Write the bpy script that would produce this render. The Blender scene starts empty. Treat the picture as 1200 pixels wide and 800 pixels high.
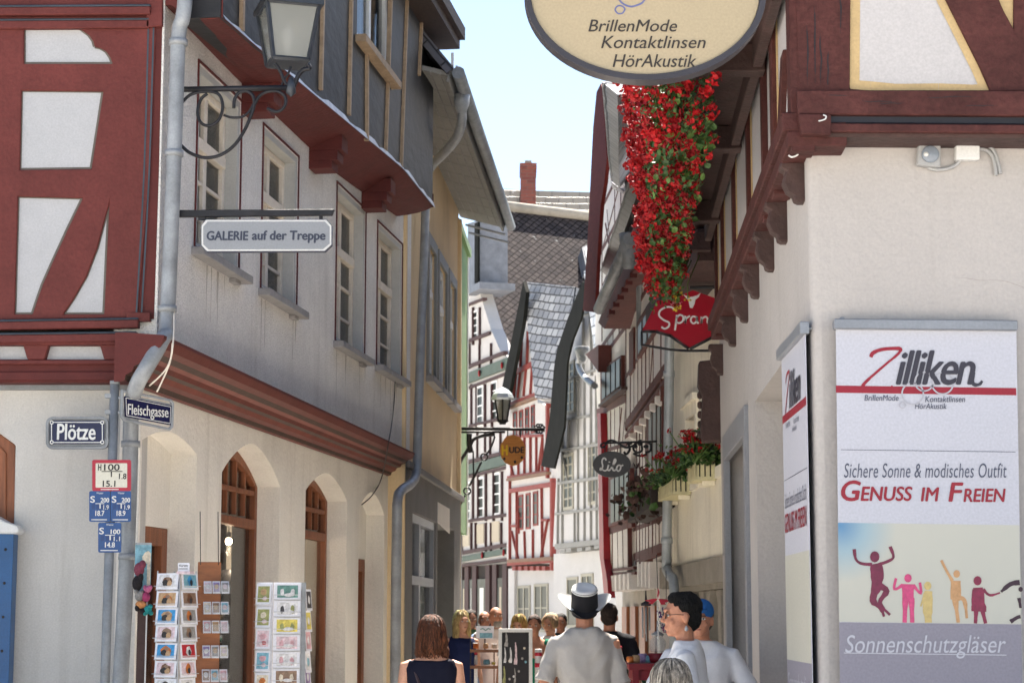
import bpy, bmesh, math, random
from mathutils import Vector, Matrix, noise
from mathutils.geometry import tessellate_polygon
rnd = random.Random(11)
PI = math.pi
sc = bpy.context.scene
COL = sc.collection
# ---------------- camera, sky, sun, exposure ----------------
FPX, HZ, CAMZ = 2300.0, 722.0, 1.62           # focal length in pixels of the 1200 px photograph, horizon row, eye height
TH = math.atan((HZ - 400) / FPX)
cam_d = bpy.data.cameras.new('camera')
cam = bpy.data.objects.new('camera', cam_d); COL.objects.link(cam)
cam.location = (0, 0, CAMZ); cam.rotation_euler = (PI / 2 + TH, 0, 0)
cam_d.sensor_width = 36; cam_d.lens = FPX / 1200 * 36; cam_d.clip_start = 0.1; cam_d.clip_end = 2000
cam_d.dof.use_dof = True; cam_d.dof.focus_distance = 11.5; cam_d.dof.aperture_fstop = 7.0
sc.camera = cam
SUN_EL, SUN_AZ = math.radians(60), math.radians(8)     # azimuth measured from +Y towards +X: the sun stands ahead, over the lane
wd = bpy.data.worlds.new('World'); sc.world = wd; wd.use_nodes = True
nt = wd.node_tree; sky = nt.nodes.new('ShaderNodeTexSky'); sky.sky_type = 'NISHITA'; sky.sun_disc = False
sky.sun_elevation = SUN_EL; sky.sun_rotation = SUN_AZ; sky.air_density = 1.0; sky.dust_density = 0.3; sky.ozone_density = 1.0
bg = nt.nodes['Background']; bg.inputs['Strength'].default_value = 0.05
nt.links.new(sky.outputs[0], bg.inputs['Color'])
sd = bpy.data.lights.new('sun', 'SUN'); sd.energy = 5.0; sd.angle = math.radians(0.5); sd.color = (1, 0.95, 0.87)
sun = bpy.data.objects.new('sun', sd); COL.objects.link(sun)
sdir = Vector((math.cos(SUN_EL) * math.sin(SUN_AZ), math.cos(SUN_EL) * math.cos(SUN_AZ), math.sin(SUN_EL)))
sun.rotation_euler = sdir.to_track_quat('Z', 'Y').to_euler(); sun.location = (0, 20, 30)
sc.view_settings.view_transform = 'Standard'; sc.view_settings.look = 'None'; sc.view_settings.gamma = 1
sc.view_settings.exposure = 2.35
sc.view_settings.use_white_balance = True; sc.view_settings.white_balance_temperature = 6800; sc.view_settings.white_balance_tint = 11
sc.render.engine = 'CYCLES'

# ---------------- materials ----------------
def S(r, g, b, k=1.0):
    f = lambda c: ((c / 255 + 0.055) / 1.055) ** 2.4 if c > 10 else c / 255 / 12.92
    return tuple(min(0.9, f(c) * k) for c in (r, g, b))
def mat(name, col, rough=0.7, var=0.12, vs=3.0, bump=0.0, bs=60.0, metal=0.0, spec=0.4, stain=0.0, col2=None, emit=0, aniso=None, grain=0.07, gs=85.0):
    m = bpy.data.materials.new(name); m.use_nodes = True
    n = m.node_tree.nodes; l = m.node_tree.links; b = n['Principled BSDF']
    b.inputs['Roughness'].default_value = rough; b.inputs['Metallic'].default_value = metal
    b.inputs['Specular IOR Level'].default_value = spec
    tc = n.new('ShaderNodeTexCoord'); src = tc.outputs['Object']
    if aniso:
        mp = n.new('ShaderNodeMapping'); mp.inputs['Scale'].default_value = aniso; l.new(src, mp.inputs[0]); vsrc = mp.outputs[0]
    else: vsrc = src
    t = n.new('ShaderNodeTexNoise'); t.inputs['Scale'].default_value = vs; t.inputs['Detail'].default_value = 6; t.inputs['Roughness'].default_value = 0.65
    l.new(vsrc, t.inputs['Vector'])
    r = n.new('ShaderNodeValToRGB'); c2 = col2 or tuple(c * (1 - var * 2) for c in col)
    r.color_ramp.elements[0].position = 0.3; r.color_ramp.elements[1].position = 0.7
    r.color_ramp.elements[0].color = (*c2, 1); r.color_ramp.elements[1].color = (*[min(0.9, c * (1 + var)) for c in col], 1)
    l.new(t.outputs[0], r.inputs[0]); out = r.outputs[0]
    if stain:                                   # rain streaks and dirt: noise stretched down the wall
        mp2 = n.new('ShaderNodeMapping'); mp2.inputs['Scale'].default_value = (3.5, 3.5, 0.28); l.new(src, mp2.inputs[0])
        t2 = n.new('ShaderNodeTexNoise'); t2.inputs['Scale'].default_value = 1.6; t2.inputs['Detail'].default_value = 8; t2.inputs['Roughness'].default_value = 0.7
        l.new(mp2.outputs[0], t2.inputs['Vector'])
        r2 = n.new('ShaderNodeValToRGB'); r2.color_ramp.elements[0].position = 0.52; r2.color_ramp.elements[1].position = 0.78
        r2.color_ramp.elements[0].color = (0, 0, 0, 1); r2.color_ramp.elements[1].color = (stain, stain, stain, 1)
        l.new(t2.outputs[0], r2.inputs[0])
        mx = n.new('ShaderNodeMixRGB'); mx.inputs[2].default_value = (*[c * 0.45 * w for c, w in zip(col, (1.0, .93, .82))], 1)
        l.new(r2.outputs[0], mx.inputs[0]); l.new(out, mx.inputs[1]); out = mx.outputs[0]
    if grain:                                   # fine speckle of the surface itself
        tg_ = n.new('ShaderNodeTexNoise'); tg_.inputs['Scale'].default_value = gs; tg_.inputs['Detail'].default_value = 3; l.new(vsrc, tg_.inputs['Vector'])
        mr = n.new('ShaderNodeMapRange'); mr.inputs['From Min'].default_value = .3; mr.inputs['From Max'].default_value = .7; mr.inputs['To Min'].default_value = 1 - grain; mr.inputs['To Max'].default_value = 1 + grain; l.new(tg_.outputs[0], mr.inputs['Value'])
        mg = n.new('ShaderNodeVectorMath'); mg.operation = 'SCALE'; l.new(out, mg.inputs[0]); l.new(mr.outputs[0], mg.inputs['Scale']); out = mg.outputs[0]
    l.new(out, b.inputs['Base Color'])
    if bump:
        tb = n.new('ShaderNodeTexNoise'); tb.inputs['Scale'].default_value = bs; tb.inputs['Detail'].default_value = 5
        l.new(vsrc, tb.inputs['Vector'])
        bp = n.new('ShaderNodeBump'); bp.inputs['Strength'].default_value = bump; bp.inputs['Distance'].default_value = 0.02
        l.new(tb.outputs[0], bp.inputs['Height']); l.new(bp.outputs[0], b.inputs['Normal'])
    if emit:
        b.inputs['Emission Color'].default_value = (*col, 1); b.inputs['Emission Strength'].default_value = emit
    return m
def glassmat(name, tint, opaque=0.5, rough=0.03):
    m = bpy.data.materials.new(name); m.use_nodes = True
    n = m.node_tree.nodes; l = m.node_tree.links; b = n['Principled BSDF']; o = n['Material Output']
    b.inputs['Base Color'].default_value = (*tint, 1); b.inputs['Roughness'].default_value = rough; b.inputs['Specular IOR Level'].default_value = 0.8
    tr = n.new('ShaderNodeBsdfTransparent'); mx = n.new('ShaderNodeMixShader'); mx.inputs[0].default_value = opaque
    tc = n.new('ShaderNodeTexCoord'); t = n.new('ShaderNodeTexNoise'); t.inputs['Scale'].default_value = 2.2; l.new(tc.outputs['Object'], t.inputs[0])
    bp = n.new('ShaderNodeBump'); bp.inputs['Strength'].default_value = 0.05; bp.inputs['Distance'].default_value = 0.05
    l.new(t.outputs[0], bp.inputs['Height']); l.new(bp.outputs[0], b.inputs['Normal'])
    l.new(tr.outputs[0], mx.inputs[1]); l.new(b.outputs[0], mx.inputs[2]); l.new(mx.outputs[0], o.inputs[0])
    return m
def tilemat(name, c1, c2, mortar, w, h, rot=0.0, rough=0.45, bump=0.6, offs=0.5, spots=0.0, ms=0.012, spec=0.5):   # slates laid on the UV of a roof plane (metres)
    m = bpy.data.materials.new(name); m.use_nodes = True
    n = m.node_tree.nodes; l = m.node_tree.links; b = n['Principled BSDF']
    b.inputs['Roughness'].default_value = rough; b.inputs['Specular IOR Level'].default_value = spec
    uv = n.new('ShaderNodeUVMap'); uv.uv_map = 'UVMap'
    nz = n.new('ShaderNodeTexNoise'); nz.inputs['Scale'].default_value = 1.7; l.new(uv.outputs[0], nz.inputs[0])
    ad = n.new('ShaderNodeVectorMath'); ad.operation = 'MULTIPLY_ADD'; ad.inputs[1].default_value = (0.05, 0.05, 0); l.new(nz.outputs['Color'], ad.inputs[0]); l.new(uv.outputs[0], ad.inputs[2])
    mp = n.new('ShaderNodeMapping'); mp.inputs['Rotation'].default_value = (0, 0, rot); l.new(ad.outputs[0], mp.inputs[0])
    br = n.new('ShaderNodeTexBrick'); br.inputs['Scale'].default_value = 1; br.inputs['Brick Width'].default_value = w; br.inputs['Row Height'].default_value = h
    br.offset = offs; br.inputs['Mortar Size'].default_value = ms; br.inputs['Mortar Smooth'].default_value = 0.6
    br.inputs['Color1'].default_value = (*c1, 1); br.inputs['Color2'].default_value = (*c2, 1); br.inputs['Mortar'].default_value = (*mortar, 1)
    l.new(mp.outputs[0], br.inputs['Vector']); out = br.outputs['Color']
    if spots:
        t = n.new('ShaderNodeTexNoise'); t.inputs['Scale'].default_value = 3.1; t.inputs['Detail'].default_value = 3; t.inputs['Roughness'].default_value = 0.8; l.new(uv.outputs[0], t.inputs[0])
        r = n.new('ShaderNodeValToRGB'); r.color_ramp.elements[0].position = 0.66; r.color_ramp.elements[1].position = 0.70
        l.new(t.outputs[0], r.inputs[0]); mx = n.new('ShaderNodeMixRGB'); mx.inputs[2].default_value = (spots, spots, spots, 1)
        l.new(r.outputs[0], mx.inputs[0]); l.new(out, mx.inputs[1]); out = mx.outputs[0]
    l.new(out, b.inputs['Base Color'])
    bp = n.new('ShaderNodeBump'); bp.inputs['Strength'].default_value = bump; bp.inputs['Distance'].default_value = 0.03; bp.invert = True
    l.new(br.outputs['Fac'], bp.inputs['Height']); l.new(bp.outputs[0], b.inputs['Normal'])
    return m

# ---------------- pixels -> world ----------------
_c, _s = math.cos(TH), math.sin(TH)
CAM = Vector((0, 0, CAMZ))
def ray(px, py):
    a, b = (px - 600) / FPX, -(py - 400) / FPX
    return Vector((a, _c - b * _s, _s + b * _c))
def at(px, py, Y):
    r = ray(px, py); return CAM + r * (Y / r.y)
def vdir(px):
    r = ray(px, HZ); return Vector((r.x, r.y, 0)).normalized()
class Fr:
    """a flat frame in the world: origin, u along it, v up it, n out of it"""
    def __init__(s, o, ux, uz=(0, 0, 1)):
        s.o = Vector(o); s.ux = Vector(ux).normalized(); s.uz = Vector(uz).normalized(); s.n = s.ux.cross(s.uz).normalized()
    def p(s, px, py, d=0):
        r = ray(px, py); t = (s.o + s.n * d - CAM).dot(s.n) / r.dot(s.n); w = CAM + r * t - s.o
        return (w.dot(s.ux), w.dot(s.uz))
    def P(s, pts, d=0): return [s.p(x, y, d) for x, y in pts]
    def w(s, u, v, d=0): return s.o + s.ux * u + s.uz * v + s.n * d
    def off(s, d): return Fr(s.o + s.n * d, s.ux, s.uz)
    def mpp(s, px, py, d=0):
        u, v = s.p(px, py, d); return (s.w(u, v, d) - CAM).length / FPX
def front(Y): return Fr((0, Y, 0), (1, 0, 0))
def facadeL(px, py, Y, vp):   # on the left of the lane: u runs away from the camera
    q = at(px, py, Y); return Fr((q.x, q.y, 0), vdir(vp))
def facadeR(px, py, Y, vp):   # on the right: u runs towards the camera
    q = at(px, py, Y); return Fr((q.x, q.y, 0), -vdir(vp))

# ---------------- mesh builder ----------------
_txt = {}
def text_geo(body, shear, bold, sp):
    k = (body, shear, bold, sp)
    if k not in _txt:
        cu = bpy.data.curves.new('t', 'FONT'); cu.body = body; cu.size = 1; cu.shear = shear; cu.offset = bold; cu.space_character = sp; cu.resolution_u = 4
        ob = bpy.data.objects.new('t', cu); COL.objects.link(ob); bpy.context.view_layer.update()
        me = bpy.data.meshes.new_from_object(ob.evaluated_get(bpy.context.evaluated_depsgraph_get()))
        _txt[k] = ([v.co.copy() for v in me.vertices], [tuple(p.vertices) for p in me.polygons])
        bpy.data.objects.remove(ob); bpy.data.curves.remove(cu); bpy.data.meshes.remove(me)
    return _txt[k]
def spline(pts, n=6, closed=False):
    P = [Vector(p) for p in pts]; out = []; m = len(P)
    for i in range(m if closed else m - 1):
        g = (lambda j: P[j % m]) if closed else (lambda j: P[max(0, min(m - 1, j))])
        a, b, c, d = g(i - 1), g(i), g(i + 1), g(i + 2)
        for k in range(n):
            t = k / n
            out.append(0.5 * ((2 * b) + (c - a) * t + (2 * a - 5 * b + 4 * c - d) * t * t + (3 * b - a - 3 * c + d) * t ** 3))
    if not closed: out.append(P[-1])
    return out
class MB:
    def __init__(s): s.v, s.f, s.m, s.sm, s.uv, s.mats = [], [], [], [], [], []
    def mi(s, m):
        if m not in s.mats: s.mats.append(m)
        return s.mats.index(m)
    def add(s, vs, fs, m, smooth=False, uvs=None):
        b = len(s.v); k = s.mi(m); s.v += [Vector(v) for v in vs]
        for i, f in enumerate(fs):
            s.f.append([b + j for j in f]); s.m.append(k); s.sm.append(smooth)
            s.uv.append(uvs[i] if uvs else [(0, 0)] * len(f))
        return s
    def prism(s, F, pts, d0, d1, m, holes=(), msides=None, back=True):
        loops = [list(pts)] + [list(h) for h in holes]
        flat = [p for lp in loops for p in lp]; n = len(flat)
        vs = [F.w(u, v, d1) for u, v in flat] + [F.w(u, v, d0) for u, v in flat]
        tri = tessellate_polygon([[Vector((u, v, 0)) for u, v in lp] for lp in loops])
        fs = [tuple(t) for t in tri] + ([tuple(n + i for i in reversed(t)) for t in tri] if back else [])
        uv = [[flat[i] for i in t] for t in tri] + ([[flat[i] for i in reversed(t)] for t in tri] if back else [])
        s.add(vs, fs, m, False, uv)
        b0 = len(s.v) - 2 * n; k = s.mi(msides or m); o = 0
        for lp in loops:
            L = len(lp); acc = 0
            for i in range(L):
                a, c = o + i, o + (i + 1) % L
                s.f.append([b0 + a, b0 + c, b0 + n + c, b0 + n + a]); s.m.append(k); s.sm.append(False)
                ln = math.dist(flat[a], flat[c]); s.uv.append([(acc, d1), (acc + ln, d1), (acc + ln, d0), (acc, d0)]); acc += ln
            o += L
        return s
    def pp(s, F, pts, d0, d1, m, holes=(), **k):                     # same, outline given in photograph pixels
        return s.prism(F, F.P(pts, d1), d0, d1, m, [F.P(h, d1) for h in holes], **k)
    def rect(s, F, u0, u1, v0, v1, d0, d1, m, **k):
        return s.prism(F, [(u0, v0), (u1, v0), (u1, v1), (u0, v1)], d0, d1, m, **k)
    def beam(s, F, x0, y0, x1, y1, wpx, d0, d1, m):                  # a timber between two photograph points, wpx wide
        a = Vector(F.p(x0, y0, d1)); b = Vector(F.p(x1, y1, d1)); t = (b - a).normalized(); nn = Vector((-t.y, t.x)) * (wpx * F.mpp(x0, y0, d1) if wpx >= 1 else wpx) * 0.5
        q = [a + nn, a - nn, b - nn, b + nn]
        return s.prism(F, [tuple(p) for p in q], d0, d1, m)
    def box(s, c, sx, sy, sz, m, rz=0.0, F=None):
        R = Matrix.Rotation(rz, 3, 'Z'); c = Vector(c)
        vs = [c + R @ Vector((x * sx / 2, y * sy / 2, z * sz / 2)) for x in (-1, 1) for y in (-1, 1) for z in (-1, 1)]
        return s.add(vs, [(0, 1, 3, 2), (4, 6, 7, 5), (0, 4, 5, 1), (2, 3, 7, 6), (0, 2, 6, 4), (1, 5, 7, 3)], m)
    def tube(s, pts, r, m, seg=8, smooth=True, flat=1.0):
        P = [Vector(p) for p in pts]; n = len(P); R = r if isinstance(r, (list, tuple)) else [r] * n
        vs = []; up = None
        for i in range(n):
            t = (P[min(n - 1, i + 1)] - P[max(0, i - 1)])
            t = t.normalized() if t.length > 1e-9 else Vector((0, 0, 1))
            if up is None: up = Vector((0, 0, 1)) if abs(t.z) < 0.9 else Vector((0, 1, 0))
            x = up.cross(t); x = x.normalized() if x.length > 1e-6 else Vector((1, 0, 0)).cross(t).normalized(); y = t.cross(x); up = y
            for k in range(seg):
                a = 2 * PI * k / seg; vs.append(P[i] + (x * math.cos(a) + y * math.sin(a) * flat) * R[i])
        fs = [(i * seg + k, i * seg + (k + 1) % seg, (i + 1) * seg + (k + 1) % seg, (i + 1) * seg + k) for i in range(n - 1) for k in range(seg)]
        s.add(vs, fs, m, smooth)
        b = len(s.v) - n * seg; kk = s.mi(m)
        for base, rev in ((0, True), ((n - 1) * seg, False)):
            q = [b + base + k for k in range(seg)]; s.f.append(q[::-1] if rev else q); s.m.append(kk); s.sm.append(False); s.uv.append([(0, 0)] * seg)
        return s
    def lathe(s, c, prof, m, seg=20, ax=(0, 0, 1), smooth=True, sx=1.0, sy=1.0):
        c = Vector(c); z = Vector(ax).normalized(); x = (Vector((1, 0, 0)) if abs(z.x) < 0.9 else Vector((0, 1, 0))); y = z.cross(x).normalized(); x = y.cross(z)
        vs = [c + z * h + (x * math.cos(2 * PI * k / seg) * sx + y * math.sin(2 * PI * k / seg) * sy) * r for r, h in prof for k in range(seg)]
        n = len(prof); fs = [(i * seg + k, i * seg + (k + 1) % seg, (i + 1) * seg + (k + 1) % seg, (i + 1) * seg + k) for i in range(n - 1) for k in range(seg)]
        if prof[0][0] > 1e-6: fs.append(tuple(range(seg))[::-1])
        if prof[-1][0] > 1e-6: fs.append(tuple((n - 1) * seg + k for k in range(seg)))
        return s.add(vs, fs, m, smooth)
    def ell(s, c, r, m, R=None, seg=14, rings=9):
        c = Vector(c); R = R or Matrix.Identity(3); vs = []
        for i in range(rings + 1):
            th = PI * i / rings
            for k in range(seg):
                ph = 2 * PI * k / seg; vs.append(c + R @ Vector((r[0] * math.sin(th) * math.cos(ph), r[1] * math.sin(th) * math.sin(ph), r[2] * math.cos(th))))
        fs = [(i * seg + k, (i + 1) * seg + k, (i + 1) * seg + (k + 1) % seg, i * seg + (k + 1) % seg) for i in range(rings) for k in range(seg)]
        return s.add(vs, fs, m, True)
    def torso(s, rings, m, seg=20):      # rings: (x, y, z, rx, ry)
        vs = [Vector((x + rx * math.copysign(abs(math.cos(a)) ** .85, math.cos(a)), y + ry * math.copysign(abs(math.sin(a)) ** .85, math.sin(a)), z)) for x, y, z, rx, ry in rings for a in [2 * PI * k / seg for k in range(seg)]]
        n = len(rings); fs = [(i * seg + k, i * seg + (k + 1) % seg, (i + 1) * seg + (k + 1) % seg, (i + 1) * seg + k) for i in range(n - 1) for k in range(seg)]
        fs += [tuple(range(seg))[::-1], tuple((n - 1) * seg + k for k in range(seg))]
        return s.add(vs, fs, m, True)
    def text(s, F, body, x0, y0, x1, y1, m, d=0.004, shear=0.0, bold=0.0, sp=1.0, th=0.0015):   # the ink fills the pixel box
        V, Fa = text_geo(body, shear, 0.0, sp)
        ax, bx = min(v.x for v in V), max(v.x for v in V); ay, by = min(v.y for v in V), max(v.y for v in V)
        u0, v0 = F.p(x0, y1, d); u1 = F.p(x1, y1, d)[0]; v1 = F.p(x0, y0, d)[1]
        q = [(u0 + (v.x - ax) / (bx - ax) * (u1 - u0), v0 + (v.y - ay) / (by - ay) * (v1 - v0)) for v in V]
        off = [(0, 0)] if bold <= 0 else [(-bold * .5, 0), (bold * .5, .0), (0, bold * .35), (0, -bold * .35)]
        hh = (v1 - v0)
        for i, (a, b) in enumerate(off): s.add([F.w(u + a * hh, v + b * hh, d + th + i * .00025) for u, v in q], Fa, m)
        return s
    def stroke(s, F, pts, wpx, m, d=0.004, n=6, closed=False, th=0.001):       # a painted line through pixel points; wpx number or list, in pixels
        P2 = [Vector(F.p(x, y, d)) for x, y in pts]; q = spline(P2, n, closed); N = len(q)
        mp = F.mpp(*pts[0], d)
        Wd = [(wpx[min(len(wpx) - 1, int(i / max(1, N - 1) * (len(wpx) - 1) + .5))] if isinstance(wpx, (list, tuple)) else wpx) * mp * .5 for i in range(N)]
        L, Rr = [], []
        for i in range(N):
            t = (q[(i + 1) % N] - q[i - 1]) if closed else (q[min(N - 1, i + 1)] - q[max(0, i - 1)])
            t = t.normalized() if t.length > 1e-9 else Vector((1, 0)); nn = Vector((-t.y, t.x)) * Wd[i]
            L.append(q[i] + nn); Rr.append(q[i] - nn)
        vs = [F.w(p.x, p.y, d + th) for p in L] + [F.w(p.x, p.y, d + th) for p in Rr]
        fs = [(i, (i + 1) % N, N + (i + 1) % N, N + i) for i in range(N if closed else N - 1)]
        return s.add(vs, fs, m)
    def build(s, name, parent=None, base=None, bevel=0.0, label=None, kind=None, smooth_angle=None, seg=1):
        me = bpy.data.meshes.new(name); w = Vector((0, 0, 0)); p = parent
        while p is not None: w = w + p.location; p = p.parent
        if base is not None and parent is None: w = Vector(base)
        me.from_pydata([v - w for v in s.v], [], s.f); me.update()
        for m in s.mats: me.materials.append(m)
        me.polygons.foreach_set('material_index', s.m); me.polygons.foreach_set('use_smooth', s.sm)
        uvl = me.uv_layers.new(name='UVMap'); flat = [c for f in s.uv for q in f for c in q]
        if len(flat) == 2 * len(me.loops): uvl.data.foreach_set('uv', flat)
        bm = bmesh.new(); bm.from_mesh(me); bmesh.ops.recalc_face_normals(bm, faces=bm.faces); bm.to_mesh(me); bm.free()
        ob = bpy.data.objects.new(name, me); COL.objects.link(ob)
        if parent is not None: ob.parent = parent
        else: ob.location = w
        if bevel:
            b = ob.modifiers.new('bevel', 'BEVEL'); b.width = bevel; b.segments = seg; b.limit_method = 'ANGLE'; b.angle_limit = math.radians(40); b.harden_normals = False
        if label: ob['label'] = label
        if kind: ob['kind'] = kind
        return ob
def thing(name, label, cat, loc=(0, 0, 0), group=None):
    o = bpy.data.objects.new(name, None); COL.objects.link(o); o.location = loc; o.empty_display_size = 0.2
    o['label'] = label; o['category'] = cat
    if group: o['group'] = group
    return o
def tag(o, label, cat, group=None):
    o['label'] = label; o['category'] = cat
    if group: o['group'] = group
    return o
def grid_panel(mb, F, u0, u1, v0, v1, d, m, nu=1, nv=1): mb.prism(F, [(u0, v0), (u1, v0), (u1, v1), (u0, v1)], d - .01, d, m)

# ---------------- palette ----------------
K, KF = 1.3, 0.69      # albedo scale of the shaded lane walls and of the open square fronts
M = {}
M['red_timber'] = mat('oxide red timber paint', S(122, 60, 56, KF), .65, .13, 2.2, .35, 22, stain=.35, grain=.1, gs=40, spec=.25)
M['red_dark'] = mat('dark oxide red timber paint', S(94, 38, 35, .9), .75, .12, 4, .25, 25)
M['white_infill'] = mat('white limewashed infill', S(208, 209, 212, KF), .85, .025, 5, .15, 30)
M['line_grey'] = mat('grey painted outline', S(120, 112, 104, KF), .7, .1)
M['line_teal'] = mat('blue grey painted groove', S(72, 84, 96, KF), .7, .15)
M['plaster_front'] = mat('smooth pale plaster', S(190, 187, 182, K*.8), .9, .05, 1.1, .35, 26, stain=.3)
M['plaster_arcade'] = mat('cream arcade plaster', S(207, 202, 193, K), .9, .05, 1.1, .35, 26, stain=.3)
M['roughcast'] = mat('grey roughcast', S(206, 203, 199, K), .95, .06, 1.6, 1.0, 70, stain=.3, grain=.16, gs=70)
M['stone_sill'] = mat('grey stone sill', S(128, 126, 126, K), .8, .1, 8, .2, 60)
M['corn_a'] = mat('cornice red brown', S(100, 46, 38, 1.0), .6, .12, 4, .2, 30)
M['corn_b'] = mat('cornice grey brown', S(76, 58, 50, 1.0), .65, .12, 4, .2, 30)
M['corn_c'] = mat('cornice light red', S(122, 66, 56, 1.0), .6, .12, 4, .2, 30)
M['tar'] = mat('dark sarking membrane', S(29, 29, 32, 1), .6, .25, 1.6, .8, 3.5, aniso=(1, 1, 2.2))
M['batten'] = mat('raw pine batten', S(150, 128, 104, K), .7, .15, 12, .2, 40)
M['flash'] = mat('torn pale flashing', S(196, 196, 198, K), .5, .12, 8)
M['zinc'] = mat('weathered zinc', S(150, 154, 158, 1.0), .45, .16, 5, .06, 20, metal=.15, stain=.3)
M['zinc_dark'] = mat('dull grey galvanised steel', S(140, 144, 148, .9), .5, .16, 6, .08, 30, metal=.15, stain=.2)
M['iron'] = mat('black wrought iron', S(42, 42, 46, 1), .5, .2, 8, .15, 40, metal=.3)
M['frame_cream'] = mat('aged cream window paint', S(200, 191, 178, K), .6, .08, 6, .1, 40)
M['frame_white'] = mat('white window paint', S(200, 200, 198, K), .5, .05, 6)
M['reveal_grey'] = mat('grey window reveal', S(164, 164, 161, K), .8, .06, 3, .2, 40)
M['wood_brown'] = mat('varnished brown oak', S(122, 72, 46, K), .5, .2, 4, .2, 30, aniso=(6, 6, .6))
M['glass'] = glassmat('window glass', (.03, .034, .036), .42)
M['glass_far'] = mat('dark distant glazing', S(58, 62, 60, 1), .3, .45, 1.4, spec=.12)
M['glass_shop'] = glassmat('shop window glass', (.03, .033, .033), .35)
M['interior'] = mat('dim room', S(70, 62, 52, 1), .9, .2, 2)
M['curtain'] = mat('beige curtain', S(206, 190, 160, 1.2), .9, .12, 6)
M['white'] = mat('white enamel', S(228, 228, 226, .8), .35, .02)
M['black'] = mat('black print', S(28, 26, 30, 1), .5, .1)
M['enamel_blue'] = mat('dark blue enamel', S(24, 26, 74, KF), .25, .06)
M['sign_grey'] = mat('pale grey sign face', S(166, 170, 176, KF), .35, .03)
M['sign_text'] = mat('slate blue lettering', S(66, 72, 92, KF), .4, .05)
M['zinc_lane'] = mat('pale zinc pipe', S(150, 156, 160, 1.3), .45, .12, 5, metal=.2)
M['ground'] = None

# ---------------- ground ----------------
def groundmat():
    m = bpy.data.materials.new('stone paving'); m.use_nodes = True; n = m.node_tree.nodes; l = m.node_tree.links; b = n['Principled BSDF']
    tc = n.new('ShaderNodeTexCoord'); br = n.new('ShaderNodeTexBrick'); br.inputs['Scale'].default_value = 1; br.inputs['Brick Width'].default_value = .22; br.inputs['Row Height'].default_value = .14
    br.inputs['Mortar Size'].default_value = .008; br.inputs['Color1'].default_value = (.58, .55, .51, 1); br.inputs['Color2'].default_value = (.48, .46, .43, 1); br.inputs['Mortar'].default_value = (.16, .15, .14, 1)
    l.new(tc.outputs['Object'], br.inputs[0]); l.new(br.outputs[0], b.inputs['Base Color']); b.inputs['Roughness'].default_value = .85
    bp = n.new('ShaderNodeBump'); bp.inputs['Strength'].default_value = .4; bp.inputs['Distance'].default_value = .01; bp.invert = True; l.new(br.outputs['Fac'], bp.inputs['Height']); l.new(bp.outputs[0], b.inputs['Normal'])
    return m
M['ground'] = groundmat()
mb = MB(); mb.add([(-600, -600, 0), (600, -600, 0), (600, 600, 0), (-600, 600, 0)], [(0, 1, 2, 3)], M['ground'])
mb.build('pavement', kind='structure')

def win_open(F, parent, u0, u1, v0, v1, rec, fm, gm, bars_v=(), bars_h=(), transom=None, bw=.055, back=-1.0, cur=None, name='window', reveal=None, casement=.04):
    """a window set in a real opening: frame, transom and glazing bars, a pane behind, the room behind that"""
    mb = MB(); d1, d0 = -rec, -rec - .06
    mb.prism(F, [(u0, v0), (u1, v0), (u1, v1), (u0, v1)], d0, d1, fm, [[(u0 + bw, v0 + bw), (u1 - bw, v0 + bw), (u1 - bw, v1 - bw), (u0 + bw, v1 - bw)]])
    for b in bars_v:
        u = u0 + (u1 - u0) * b; mb.rect(F, u - casement, u + casement, v0 + bw, v1 - bw, d0 + .008, d1 - .006, fm)
    if transom:
        v = v0 + (v1 - v0) * transom; mb.rect(F, u0 + bw * .6, u1 - bw * .6, v - .045, v + .045, d0 + .004, d1 + .018, fm)
    for b in bars_h:
        v = v0 + (v1 - v0) * b; mb.rect(F, u0 + bw, u1 - bw, v - .014, v + .014, d0 + .016, d1 - .012, fm)
    w = mb.build(name, parent, bevel=.004)
    g = MB(); g.rect(F, u0 + bw, u1 - bw, v0 + bw, v1 - bw, d0 + .02, d0 + .026, gm); g.build('pane', w)
    if cur:
        c = MB(); n = 14
        for a, b in cur:
            uu = [u0 + (u1 - u0) * (a + (b - a) * i / n) for i in range(n + 1)]
            c.add([F.w(u, v, d0 - .12 + (.03 if i % 2 else 0)) for i, u in enumerate(uu) for v in (v0, v1)], [(2 * i, 2 * i + 2, 2 * i + 3, 2 * i + 1) for i in range(n)], M['curtain'], True)
        c.build('curtain', w)
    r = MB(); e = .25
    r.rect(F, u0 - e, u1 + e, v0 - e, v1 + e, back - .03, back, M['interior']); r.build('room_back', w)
    return w
def arch(u0, u1, v0, vs, va, n=9, pointed=.35):
    """an opening: jambs to vs, a slightly pointed arch to va at the middle"""
    um = (u0 + u1) / 2; pts = [(u0, v0), (u1, v0)]
    for i in range(n + 1):
        t = i / n; pts.append((u1 + (um - u1) * t, vs + (va - vs) * (math.sin(t * PI / 2) ** (1 - .2 * pointed)) * (1 - pointed * .12 * math.sin(t * PI))))
    for i in range(n - 1, -1, -1):
        t = i / n; pts.append((u0 + (um - u0) * t, vs + (va - vs) * (math.sin(t * PI / 2) ** (1 - .2 * pointed)) * (1 - pointed * .12 * math.sin(t * PI))))
    return pts

# ================= corner house on the left =================
FR, FL = front(13.0), front(13.2)
G0 = facadeL(160, 722, 13.2, 925); G1 = facadeL(190, 250, 13.06, 925); GS = G1.off(.4)
hb = at(160, 722, 13.2); hb.z = 0
house = thing('corner_house', 'corner house with red timber framing, grey roughcast upper storey and cream arcade on the left', 'house', hb)
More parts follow.
